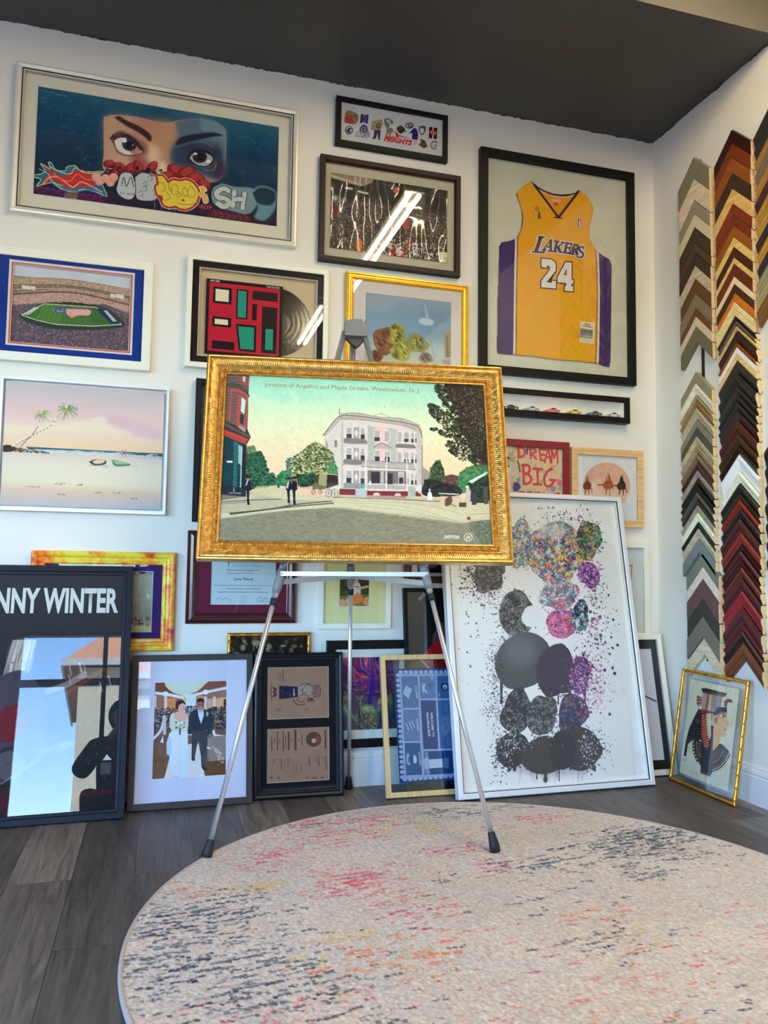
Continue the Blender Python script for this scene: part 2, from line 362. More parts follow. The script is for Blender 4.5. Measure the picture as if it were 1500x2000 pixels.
def floor_mat():
    m, nt, b = nodes('grey_plank_floor'); L = nt.links
    tc = nt.nodes.new('ShaderNodeTexCoord'); mp = nt.nodes.new('ShaderNodeMapping'); mp.inputs['Rotation'].default_value = (0, 0, PI / 2); mp.inputs['Location'].default_value = (-.02, .0405, 0)
    L.new(tc.outputs['Object'], mp.inputs[0])
    br = nt.nodes.new('ShaderNodeTexBrick'); br.offset = .37; br.offset_frequency = 2; br.inputs['Scale'].default_value = 1
    br.inputs['Brick Width'].default_value = 1.22; br.inputs['Row Height'].default_value = .182; br.inputs['Mortar Size'].default_value = .0012; br.inputs['Mortar Smooth'].default_value = .3
    br.inputs['Color1'].default_value = (0, 0, 0, 1); br.inputs['Color2'].default_value = (1, 1, 1, 1); br.inputs['Mortar'].default_value = (0, 0, 0, 1); br.inputs['Bias'].default_value = 0
    L.new(mp.outputs[0], br.inputs['Vector'])
    r = nt.nodes.new('ShaderNodeValToRGB'); e = r.color_ramp.elements; e[0].position = 0; e[0].color = paint((66, 62, 60)); e[1].position = 1; e[1].color = paint((112, 105, 98))
    x = r.color_ramp.elements.new(.55); x.color = paint((84, 79, 75))
    L.new(br.outputs['Color'], r.inputs[0])
    mp2 = nt.nodes.new('ShaderNodeMapping'); mp2.inputs['Scale'].default_value = (1, .07, 1); L.new(tc.outputs['Object'], mp2.inputs[0])
    # shift the grain from board to board
    cx = nt.nodes.new('ShaderNodeMix'); cx.data_type = 'VECTOR'; 
    ad = nt.nodes.new('ShaderNodeVectorMath'); ad.operation = 'ADD'; L.new(mp2.outputs[0], ad.inputs[0])
    sc = nt.nodes.new('ShaderNodeVectorMath'); sc.operation = 'SCALE'; sc.inputs['Scale'].default_value = 3.7; L.new(br.outputs['Color'], sc.inputs[0]); L.new(sc.outputs[0], ad.inputs[1])
    nt.nodes.remove(cx)
    n = nt.nodes.new('ShaderNodeTexNoise'); n.inputs['Scale'].default_value = 34; n.inputs['Detail'].default_value = 8; n.inputs['Roughness'].default_value = .65; n.inputs['Distortion'].default_value = 1.6; L.new(ad.outputs[0], n.inputs['Vector'])
    r2 = nt.nodes.new('ShaderNodeValToRGB'); r2.color_ramp.elements[0].position = .36; r2.color_ramp.elements[0].color = (.55, .55, .56, 1); r2.color_ramp.elements[1].position = .66; r2.color_ramp.elements[1].color = (1.35, 1.34, 1.32, 1); L.new(n.outputs['Fac'], r2.inputs[0])
    mx = nt.nodes.new('ShaderNodeMix'); mx.data_type = 'RGBA'; mx.blend_type = 'MULTIPLY'; mx.inputs['Factor'].default_value = 1; L.new(r.outputs[0], mx.inputs['A']); L.new(r2.outputs[0], mx.inputs['B'])
    dk = nt.nodes.new('ShaderNodeMix'); dk.data_type = 'RGBA'; L.new(br.outputs['Fac'], dk.inputs['Factor']); L.new(mx.outputs['Result'], dk.inputs['A']); dk.inputs['B'].default_value = (.02, .02, .02, 1)
    L.new(dk.outputs['Result'], b.inputs['Base Color'])
    bp = nt.nodes.new('ShaderNodeBump'); bp.inputs['Strength'].default_value = .25; bp.inputs['Distance'].default_value = .001; L.new(n.outputs['Fac'], bp.inputs['Height']); L.new(bp.outputs[0], b.inputs['Normal'])
    setp(b, rough=.42, spec=.4); return m
YF = -5.2; XL = -3.4; HC = 3.45; YS = -0.86
tag(obj('floor', box('floor', XL - .15, XR + .15, YF - .15, .15, -.05, 0), floor_mat()), kind='structure')
tag(obj('wall_back', box('wall_back', XL - .15, XR + .15, 0, .15, 0, HC + .1), WALL), kind='structure')
tag(obj('wall_right', box('wall_right', XR, XR + .15, YF - .15, 0, 0, HC + .1), WALL), kind='structure')
WL = (-4.9, -2.3, .30, 2.5)      # window in the left wall
tag(obj('wall_left', merge('wall_left', [box_data(XL - .15, XL, YF - .15, WL[0], 0, HC + .1), box_data(XL - .15, XL, WL[1], 0, 0, HC + .1), box_data(XL - .15, XL, WL[0], WL[1], 0, WL[2]), box_data(XL - .15, XL, WL[0], WL[1], WL[3], HC + .1)]), WALL), kind='structure')
CEIL = mat('charcoal_ceiling_paint', (.052, .052, .056), .5, var=.12, scale=1.5, raw=True, bump=.1)
FACE = mat('taupe_ceiling_paint', (.20, .18, .15), .6, var=.08, scale=1.5, raw=True)
v1, f1 = box_data(XL, XR, YF, 0, HC, HC + .1); v2, f2 = box_data(XL, XR, YS, 0, H, HC)
me = merge('ceiling', [(v1, f1), (v2, f2)]); me.materials.append(FACE); me.materials.append(CEIL)
for p in me.polygons:
    if p.center.z < H + .01: p.material_index = 1
tag(obj('ceiling', me), kind='structure')
# skirting with a moulded top
BASE = mat('skirting_white', (.80, .80, .79), .4, var=.03, raw=True, bump=.05)
def skirting(name, p0, p1, inward):
    pr = [(0, 0), (.016, 0), (.016, .112), (.0125, .116), (.0125, .120), (.015, .124), (.0135, .134), (.009, .142), (.0085, .150), (.005, .155), (0, .156)]
    V = [(p[0] + inward[0] * a, p[1] + inward[1] * a, z) for p in (p0, p1) for a, z in pr]; n = len(pr)
    F = [(j, (j + 1) % n, n + (j + 1) % n, n + j) for j in range(n)] + [tuple(range(n))[::-1], tuple(range(n, 2 * n))]
    tag(obj(name, mesh(name, V, F), BASE), kind='structure')
skirting('baseboard_back', (XL, 0), (XR - .016, 0), (0, -1)); skirting('baseboard_right', (XR, 0), (XR, YF), (-1, 0)); skirting('baseboard_left', (XL, YF), (XL, 0), (1, 0))
# front wall with its shop windows
WINS = [(-3.2, -1.22, .35, 2.6), (-1.03, .045, .10, 2.21)]
parts = [box_data(XL, -3.2, YF - .15, YF, 0, HC), box_data(-3.2, -1.22, YF - .15, YF, 0, .35), box_data(-3.2, -1.22, YF - .15, YF, 2.6, HC), box_data(-1.22, -1.03, YF - .15, YF, 0, HC), box_data(-1.03, .045, YF - .15, YF, 0, .10), box_data(-1.03, .045, YF - .15, YF, 2.21, HC), box_data(.045, XR, YF - .15, YF, 0, HC)]
tag(obj('wall_front', merge('wall_front', parts), mat('front_wall_dark', (.05, .047, .045), .6, raw=True)), kind='structure')
ALU = mat('black_window_frame', (.02, .02, .022), .4, raw=True)
for k, (a, b, c, d) in enumerate(WINS):
    fr = [box_data(a, a + .04, YF - .1, YF - .02, c, d), box_data(b - .04, b, YF - .1, YF - .02, c, d), box_data(a, b, YF - .1, YF - .02, c, c + .05), box_data(a, b, YF - .1, YF - .02, d - .04, d),
          box_data(a, b, YF - .09, YF - .03, *((2.0, 2.06) if k == 0 else (1.665, 1.73)))]
    xs = [a + .97] if k == 0 else [-.235]
    for x in xs: fr.append(box_data(x, x + .045, YF - .09, YF - .03, c, d))
    w = tag(obj('window_%d' % (k + 1), merge('window_frame', fr), ALU), kind='structure')
    p = obj('window_pane', box('window_pane', a + .03, b - .03, YF - .064, YF - .058, c + .03, d - .03), GLASS, w)
a, b, c, d = WL; fr = [box_data(XL - .1, XL - .02, a, a + .05, c, d), box_data(XL - .1, XL - .02, b - .05, b, c, d), box_data(XL - .1, XL - .02, a, b, c, c + .05), box_data(XL - .1, XL - .02, a, b, d - .05, d), box_data(XL - .09, XL - .03, (a + b) / 2 - .02, (a + b) / 2 + .02, c, d)]
w = tag(obj('window_3', merge('window_frame', fr), ALU), kind='structure'); obj('window_pane', box('window_pane', XL - .063, XL - .057, a + .03, b - .03, c + .03, d - .03), GLASS, w)
# outside: pavement and the house across the street
tag(obj('street_ground', box('street_ground', -30, 34, -40, YF - .15, -.2, -.06), mat('asphalt_grey', (.22, .22, .22), .9, raw=True)), kind='structure')
t = thing('corner_house', 'cream house with an orange hipped roof, reflected in the leaning concert poster glass', 'building', Matrix.Translation((-.75, -14, 0)))
obj('house_wall', merge('house_wall', [box_data(0, 7, -6, 0, -.06, 4.05)]), mat('cream_render', (.80, .74, .55), .8, raw=True), t)
V = [(-.32, .32, 4.12), (7.3, .32, 4.12), (7.3, -6.3, 4.12), (-.32, -6.3, 4.12), (1.9, -2.6, 6.6), (5, -2.6, 6.6)]
obj('hipped_roof', mesh('hipped_roof', V, [(0, 1, 5, 4), (1, 2, 5), (2, 3, 4, 5), (3, 0, 4), (3, 2, 1, 0)]), mat('terracotta_roof', (.62, .30, .17), .8, raw=True, scale=4), t)
obj('eave_board', merge('eave_board', [box_data(-.34, 7.32, .30, .34, 4.02, 4.16), box_data(-.34, -.30, -6.3, .32, 4.02, 4.16)]), mat('eave_white', (.8, .8, .76), .6, raw=True), t)
for x in (1.1, 3.2, 5.2):
    f = obj('house_window', merge('house_window', [box_data(x, x + .9, 0, .05, 1.3, 2.9)]), mat('house_window_white', (.7, .7, .68), .5, raw=True), t); obj('window_glass', merge('window_glass', [box_data(x + .08, x + .82, .05, .055, 1.4, 2.8)]), mat('house_glass_dark', (.05, .06, .08), .1, raw=True), f)
# ---------------------------------------------------------------- ceiling lamps
TUBE = bpy.data.materials.new('fluorescent_tube'); TUBE.use_nodes = True
_b = TUBE.node_tree.nodes['Principled BSDF']; _b.inputs['Base Color'].default_value = (.9, .9, .9, 1)
_b.inputs['Emission Color'].default_value = (1, .80, .50, 1); _b.inputs['Emission Strength'].default_value = LAMP
HOUS = mat('lamp_housing_white', (.7, .7, .68), .4, raw=True)
for x, y0, y1, txt in ((1.535, -3.62, -1.36, 'long twin tube ceiling lamp nearest the picture wall'), (1.425, -5.02, -3.72, 'shorter twin tube ceiling lamp by the shop windows')):
    t = thing('ceiling_light', txt, 'lamp', Matrix.Translation((x, (y0 + y1) / 2, HC)), 'twin tube ceiling lamps'); L2 = (y1 - y0) / 2
    obj('housing', box('housing', -.07, .07, -L2, L2, -.03, 0, .004), HOUS, t)
    for s in (-1, 1):
        v, f = tube_data([(s * .034, -L2 + .02, -.047), (s * .034, L2 - .02, -.047)], .016, 12)
        obj('tube', mesh('tube', v, f, True), TUBE, t)

# ---------------------------------------------------------------- easel
ALUM = mat('brushed_aluminium', (.80, .81, .83), .30, metal=.75, var=.04, scale=40, bump=.06, bscale=300, stretch=(1, 1, .05), raw=True)
GREYP = mat('grey_easel_plastic', (.20, .205, .215), .5, raw=True)
BLKR = mat('black_rubber', (.012, .012, .014), .6, raw=True)
WHITB = mat('satin_aluminium_bar', (.75, .76, .76), .4, metal=.6, raw=True)
eas = thing('display_easel', 'silver telescoping tripod easel holding the large gold framed street picture', 'easel', Matrix.Translation((.68, -.55, 0)))
eo = Vector((.68, -.55, 0))
FL, FR, FB = Vector((.1787, -.7242, .012)), Vector((1.1098, -.9099, .022)), Vector((.818, -.036, .001))
HL, HR, HB = Vector((.684, -.388, 1.892)), Vector((.760, -.402, 1.895)), Vector((.722, -.372, 1.89))
def leg(foot, head, zc, zt, name='leg'):
    d = (head - foot).normalized(); at = lambda z: foot + (head - foot) * ((z - foot.z) / (head.z - foot.z)) - eo
    # thin lower section slides inside the wider upper one
    v1 = tube_data([at(foot.z + .02), at(zc + .05)], .0085, 18); v2 = tube_data([at(zc), at(head.z)], .0115, 18)
    o = obj(name, merge('leg', [v1, v2], False), ALUM, eas)
    for p in o.data.polygons: p.use_smooth = len(p.vertices) == 4
    # rubber foot, stopper ring, locking collar
    b = foot - eo; up = d
    pts = [b + Vector((0, 0, -foot.z + (0.001 if foot is FB else 0.0115))), b + up * .012, b + up * .045, b + up * .052]
    v = tube_data(pts, [.0185, .0175, .0125, .0118], 20); obj('rubber_foot', mesh('rubber_foot', *v, True), BLKR, o)
    v = tube_data([at(zc - .03), at(zc - .006)], .0125, 18); obj('stop_ring', mesh('stop_ring', *v, True), BLKR, o)
    v = tube_data([at(zc + .012), at(zc + .03), at(zc + .085), at(zc + .10)], [.013, .0165, .0165, .0135], 18); obj('locking_collar', mesh('locking_collar', *v, True), GREYP, o)
    return o, at
lL, atL = leg(FL, HL, .843, 0); lR, atR = leg(FR, HR, .865, 0); lB, atB = leg(FB, HB, .868, 0)
# pegs carrying the frame
def peg(at, z, s):
    c = at(z); f = Vector((.15, -.97, .0)).normalized() * .035
    v = [tube_data([c, c + f], .005, 10), tube_data([c + f, c + f + Vector((0, -.004, .022))], .004, 10), tube_data([c + Vector((0, 0, -.045)), c + Vector((0, -.003, .01))], [.0135, .011], 12)]
    obj('support_peg', merge('support_peg', v, True), GREYP, eas)
peg(atL, .955, 1); peg(atR, .962, 1)
# hinged spreader bars
def bar(p, q, w, t, m, name='spreader_bar'):
    d = (q - p); Ln = d.length; d.normalize(); z = Vector((0, 0, 1)); n = d.cross(z).normalized(); u = n.cross(d)
    me = box(name, 0, Ln, -t / 2, t / 2, -w / 2, w / 2, .0008); o = obj(name, me, m, eas)
    o.matrix_parent_inverse = Matrix(); o.matrix_local = Matrix(((d.x, n.x, u.x, p.x), (d.y, n.y, u.y, p.y), (d.z, n.z, u.z, p.z), (0, 0, 0, 1))); return o
o5 = Vector((.012, -.014, 0))
bar(atL(.926) + Vector((-.004, -.017, 0)), atR(.930) + Vector((.006, -.017, 0)), .0165, .003, WHITB)
bar(atL(.895) + Vector((0, .012, 0)), atB(.915) + Vector((0, -.012, 0)), .02, .003, GREYP if False else WHITB); bar(atR(.897) + Vector((0, .012, 0)), atB(.915) + Vector((0, -.012, 0)), .02, .003, WHITB)
for p in (atL(.926) + Vector((.0, -.02, 0)), atR(.930) + Vector((.0, -.02, 0))):
    v = tube_data([p, p + Vector((0, -.004, 0))], .004, 12); obj('rivet', mesh('rivet', *v), ALUM, eas)
# head block
U = Vector((math.cos(-.157), math.sin(-.157), 0)); hM = frameM(Vector((.6815, -.398, 1.866)) - eo, -.157, .2)
bm = bmesh.new()
pr = [(0, .006), (.004, 0), (.084, 0), (.089, .006), (.0895, .062), (.086, .074), (.081, .074), (.081, .062), (.0715, .062), (.0715, .0745), (.030, .0735), (.020, .071), (.0165, .066), (.007, .066), (.007, .074), (.002, .074), (0, .068)]
for y in (-.022, .022): [bm.verts.new((a, y, z)) for a, z in pr]
bm.verts.ensure_lookup_table(); n = len(pr)
bm.faces.new(bm.verts[:n]); bm.faces.new(bm.verts[n:][::-1])
for i in range(n): bm.faces.new((bm.verts[i], bm.verts[n + i], bm.verts[n + (i + 1) % n], bm.verts[(i + 1) % n]))
bmesh.ops.recalc_face_normals(bm, faces=bm.faces); me = bpy.data.meshes.new('head_block'); bm.to_mesh(me); bm.free()
hb = obj('head_block', me, GREYP, eas); hb.matrix_parent_inverse = Matrix(); hb.matrix_local = hM
v = [(.008, .0, 0), (.081, .0, 0), (.06, .0, -.028), (.046, .0, -.04), (.03, .0, -.028)]
V = [(a, y, z) for y in (-.006, .02) for a, _, z in v]; F = [tuple(range(5)), tuple(range(5, 10))[::-1]] + [(i, 5 + i, 5 + (i + 1) % 5, (i + 1) % 5) for i in range(5)]
obj('hinge_web', mesh('hinge_web', V, F), mat('dark_grey_plastic', (.05, .052, .055), .5, raw=True), hb)
for a in (.013, .076):
    v = tube_data([(a, -.022, .02), (a, -.0235, .02)], .006, 14); obj('screw_cap', mesh('screw_cap', *v), GREYP, hb)

# ---------------------------------------------------------------- moulding samples on the right wall
RAW = wood('raw_wood_end', (188, 162, 118), (205, 182, 140), .8, 1, 90)
def sample_mat(rgb, kind):
    key = 'moulding_%d_%d_%d_%s' % (*rgb, kind)
    if key in _mc: return _mc[key]
    if kind == 'w': m = wood(key, [c * .9 for c in rgb], [min(255, c * 1.08) for c in rgb], .42, 1, 70, .15)
    elif kind == 'm': m = mat(key, rgb, .3, metal=.55, var=.12, scale=30, bump=.2)
    elif kind == 'o': m = mat(key, rgb, .5, var=.22, scale=90, bump=.9, bscale=90)
    else: m = mat(key, rgb, .42, var=.05, bump=.06, coat=.1)
    _mc[key] = m; return m
PROF = {0: [(0, .018), (0, .0225), (.06, .0235), (.94, .0235), (1, .0225), (1, .006)],
        1: [(0, .012), (0, .020), (.08, .026), (.25, .0265), (.45, .021), (.75, .017), (.88, .0185), (1, .014), (1, .006)],
        2: [(0, .012), (0, .022), (.15, .028), (.35, .0285), (.6, .024), (.64, .021), (.68, .0225), (.92, .019), (1, .016), (1, .006)]}
def sample(yc, zt, hw, step, rgb, kind, prof, label, group, tx=0.0, dz=0.0):
    """one corner sample: two mitred arms meeting at an apex, hung point up"""
    mt = sample_mat(rgb, kind); P = [(0, 0)] + PROF[prof] + [(1, 0)]; n = len(P)
    def pt(side, f, a, h):     # a 0..1 from outer to inner edge
        y = hw[side] * f * (-1 if side else 1); z = -abs(hw[side]) * f * .99 - a * step * (.98)
        return (-h, y, z)
    V, F = [], []
    for side in (0, 1):
        b = len(V)
        for f in (0, 1): V += [pt(side, f, a, h) for a, h in P]
        for j in range(n):
            q = (b + j, b + (j + 1) % n, b + n + (j + 1) % n, b + n + j); F.append(q if side else q[::-1])
        F.append(tuple(b + n + j for j in range(n)))
    me = mesh('moulding_sample', V, F)
    bm = bmesh.new(); bm.from_mesh(me); bmesh.ops.remove_doubles(bm, verts=bm.verts, dist=1e-6); bmesh.ops.recalc_face_normals(bm, faces=bm.faces); bm.to_mesh(me); bm.free()
    o = obj('moulding_sample', me, mt, None, Matrix.Translation((XR, yc, zt)) @ Matrix.Rotation(tx, 4, 'X'))
    tag(o, label, 'moulding sample', group)
    # bare wood cut ends with the rebate notch
    for side in (0, 1):
        s = -1 if side else 1; e = .0012; Q = [(0, 0)] + [(a, h) for a, h in PROF[prof]] + [(.97, .004), (.80, .004), (.78, .0), ]
        V = [(-h * 1.0, hw[side] * s + k * s, -hw[side] * .99 - a * step * .98) for k in (-.0005, e) for a, h in Q]; m = len(Q)
        F = [tuple(range(m)), tuple(range(m, 2 * m))[::-1]] + [(i, m + i, m + (i + 1) % m, (i + 1) % m) for i in range(m)]
        me = mesh('cut_end', V, F); bm = bmesh.new(); bm.from_mesh(me); bmesh.ops.recalc_face_normals(bm, faces=bm.faces); bm.to_mesh(me); bm.free()
        obj('cut_end', me, RAW, o)
    return o
def cname(c):
    r, g, b = c; L = (r + g + b) / 3; mx, mn = max(c), min(c); s = (mx - mn) / max(1, mx)
    if L < 22: return 'black'
    if s < .16: return 'charcoal' if L < 62 else 'grey' if L < 150 else 'pale grey' if L < 205 else 'white'
    if s < .27 and L > 150: return 'linen' if L < 200 else 'cream'
    if g > r and L < 130: return 'grey green'
    if g < r * .4: return 'blackish maroon' if L < 24 else 'maroon' if L < 45 else 'crimson brown' if r > 100 else 'red brown'
    if L < 30: return 'blackish brown'
    if L < 55: return 'dark brown'
    if L < 85: return 'brown'
    if r > 150 and b < 40: return 'orange brown'
    if L < 135: return 'taupe' if s < .35 else 'honey brown'
    return 'tan' if s > .35 else 'beige'
COL1 = [(2.920, (110, 105, 85), 'p', 0), (2.812, (200, 180, 150), 'w', 0), (2.707, (125, 120, 100), 'p', 0), (2.640, (190, 180, 145), 'p', 0), (2.577, (42, 33, 20), 'p', 0), (2.500, (60, 42, 22), 'p', 0), (2.455, (38, 30, 20), 'p', 0), (2.390, (172, 160, 132), 'w', 0),
        (2.327, (80, 52, 26), 'w', 0), (2.255, (110, 96, 78), 'p', 0), (2.185, (86, 58, 30), 'w', 0), (2.145, (190, 172, 145), 'p', 0), (2.100, (92, 87, 68), 'p', 0),
        (1.884, (125, 116, 92), 'p', 0), (1.830, (215, 205, 178), 'w', 1), (1.774, (168, 146, 102), 'm', 1), (1.745, (122, 97, 62), 'w', 1), (1.712, (160, 146, 118), 'o', 1), (1.660, (110, 105, 90), 'p', 0), (1.622, (60, 60, 48), 'p', 0), (1.580, (165, 150, 116), 'w', 1), (1.540, (135, 120, 92), 'w', 1),
        (1.500, (110, 86, 66), 'w', 2), (1.460, (56, 22, 20), 'p', 2), (1.420, (140, 126, 110), 'w', 1), (1.385, (25, 22, 20), 'p', 2), (1.352, (20, 18, 17), 'p', 1), (1.318, (60, 70, 56), 'p', 2), (1.288, (42, 36, 28), 'w', 1), (1.258, (140, 130, 114), 'w', 1), (1.224, (216, 211, 182), 'p', 1),
        (1.182, (25, 22, 18), 'p', 1), (1.150, (165, 155, 130), 'w', 1), (1.104, (100, 110, 110), 'p', 0), (1.040, (100, 106, 90), 'p', 0), (.975, (192, 182, 168), 'o', 0), (.920, (86, 60, 60), 'p', 0), (.830, (46, 44, 43), 'p', 0), (.750, (100, 95, 85), 'p', 0), (.655, (186, 173, 146), 'w', 0)]
def yz2(py):   # apex heights of the second column read down its ridge
    return np.interp(py, [254, 887, 1275], [2.913, 1.459, .6156])
COL2 = [(253, (36, 8, 6), 'p', 0), (282, (102, 42, 10), 'w', 0), (310, (126, 66, 12), 'w', 0), (340, (46, 30, 14), 'p', 0), (372, (202, 162, 92), 'w', 0), (401, (112, 36, 8), 'w', 0), (423, (98, 34, 8), 'w', 0), (445, (126, 71, 12), 'w', 0), (468, (214, 175, 102), 'w', 0), (487, (54, 15, 7), 'p', 0), (508, (205, 170, 104), 'w', 0), (520, (86, 31, 10), 'w', 0),
        (545, (226, 190, 152), 'p', 0), (559, (50, 23, 9), 'w', 0), (578, (182, 96, 16), 'w', 0), (594, (226, 190, 132), 'w', 0), (607, (221, 185, 131), 'w', 0), (622, (40, 23, 16), 'p', 1), (633, (90, 76, 63), 'p', 1), (643, (200, 165, 102), 'w', 1), (652, (38, 21, 13), 'p', 1), (675, (130, 60, 16), 'w', 1), (683, (246, 236, 216), 'p', 0), (694, (216, 171, 116), 'w', 0),
        (708, (34, 31, 27), 'p', 2), (733, (22, 21, 19), 'p', 2), (760, (60, 58, 52), 'm', 1), (775, (22, 20, 19), 'p', 2), (790, (36, 31, 28), 'p', 2), (804, (45, 26, 22), 'p', 1), (823, (60, 16, 15), 'p', 2), (849, (70, 51, 27), 'm', 2), (870, (46, 29, 16), 'm', 2), (887, (240, 238, 226), 'p', 1), (922, (221, 216, 178), 'o', 1), (945, (19, 16, 12), 'p', 2), (964, (60, 51, 36), 'm', 1), (978, (112, 22, 11), 'p', 2),
        (994, (24, 13, 15), 'o', 2), (1015, (58, 12, 12), 'p', 2), (1041, (110, 26, 20), 'p', 2), (1065, (34, 12, 12), 'p', 1), (1078, (64, 16, 23), 'p', 2), (1095, (50, 9, 9), 'p', 1), (1110, (82, 27, 19), 'p', 2), (1131, (59, 13, 13), 'p', 2), (1156, (120, 21, 28), 'p', 1), (1188, (64, 21, 22), 'p', 2), (1221, (84, 26, 35), 'p', 1), (1235, (34, 14, 12), 'p', 2), (1255, (94, 46, 19), 'w', 2)]
COL2 = [(float(yz2(y)), c, k, p) for y, c, k, p in COL2]
COL3 = [(2.93 - i * .058, c, 'm' if sum(c) > 200 else 'p', 2) for i, c in enumerate([(28, 22, 20), (30, 26, 20), (150, 115, 60), (120, 105, 85), (170, 125, 60), (52, 18, 16), (172, 130, 52), (180, 140, 60), (24, 22, 22), (185, 135, 45), (26, 28, 32), (150, 145, 110), (165, 150, 110), (120, 85, 40)])]
COL3 += [(1.58 - i * .075, (14 + i % 3 * 5, 13 + i % 2 * 5, 14), 'p', 2) for i in range(7)] + [(.90 - i * .08, (16, 15, 15), 'p', 1) for i in range(4)]
WHERE = ['inner column', 'middle column', 'outermost column']
NTH = ['', ', second such', ', third such', ', fourth such', ', fifth such', ', sixth such', ', seventh such', ', eighth such', ', ninth such', ', tenth such']
def column(lst, ci, yc, hwL, hwR):
    seen = {}; names = [cname(c) for _, c, _, _ in lst]; rnd = random.Random(ci)
    kinds = {'p': 'painted', 'w': 'grained', 'm': 'metallic', 'o': 'ornamented'}
    for i, (z, c, k, pf) in enumerate(lst):
        nz = lst[i + 1][0] if i + 1 < len(lst) else z - .075
        step = z - nz if z - nz < .13 else .075
        base = '%s %s moulding corner, %s' % (names[i], kinds[k], WHERE[ci])
        lab = base + (', topmost of all' if i == 0 else ', lowest of all' if i == len(lst) - 1 else ', below %s, above %s' % (names[i - 1], names[i + 1]))
        seen[lab] = seen.get(lab, -1) + 1; lab += NTH[seen[lab]]
        wy = rnd.uniform(-.004, .004) if i > 12 else rnd.uniform(-.0015, .0015)
        sample(yc(z) + wy, z, (hwL + rnd.uniform(-.003, .004), hwR + rnd.uniform(-.003, .004)), step - .0005, c, k, pf, lab, 'moulding samples, ' + WHERE[ci])
column(COL1, 0, lambda z: -.345 if z > 1.9 else -.338 if z > 1.1 else -.362, .112, .108)
column(COL2, 1, lambda z: -.600 if z > 2.1 else -.607, .113, .112)
column(COL3, 2, lambda z: -.865 if z > 1.7 else -.885, .125, .125)
rail = obj('sample_rail', box('sample_rail', XR - .004, XR, -.372, -.355, .55, 2.9), mat('black_steel_strip', (.01, .01, .01), .4, raw=True))
tag(rail, 'narrow black metal strip on the right wall, bare between two stacks of moulding corners', 'rail')

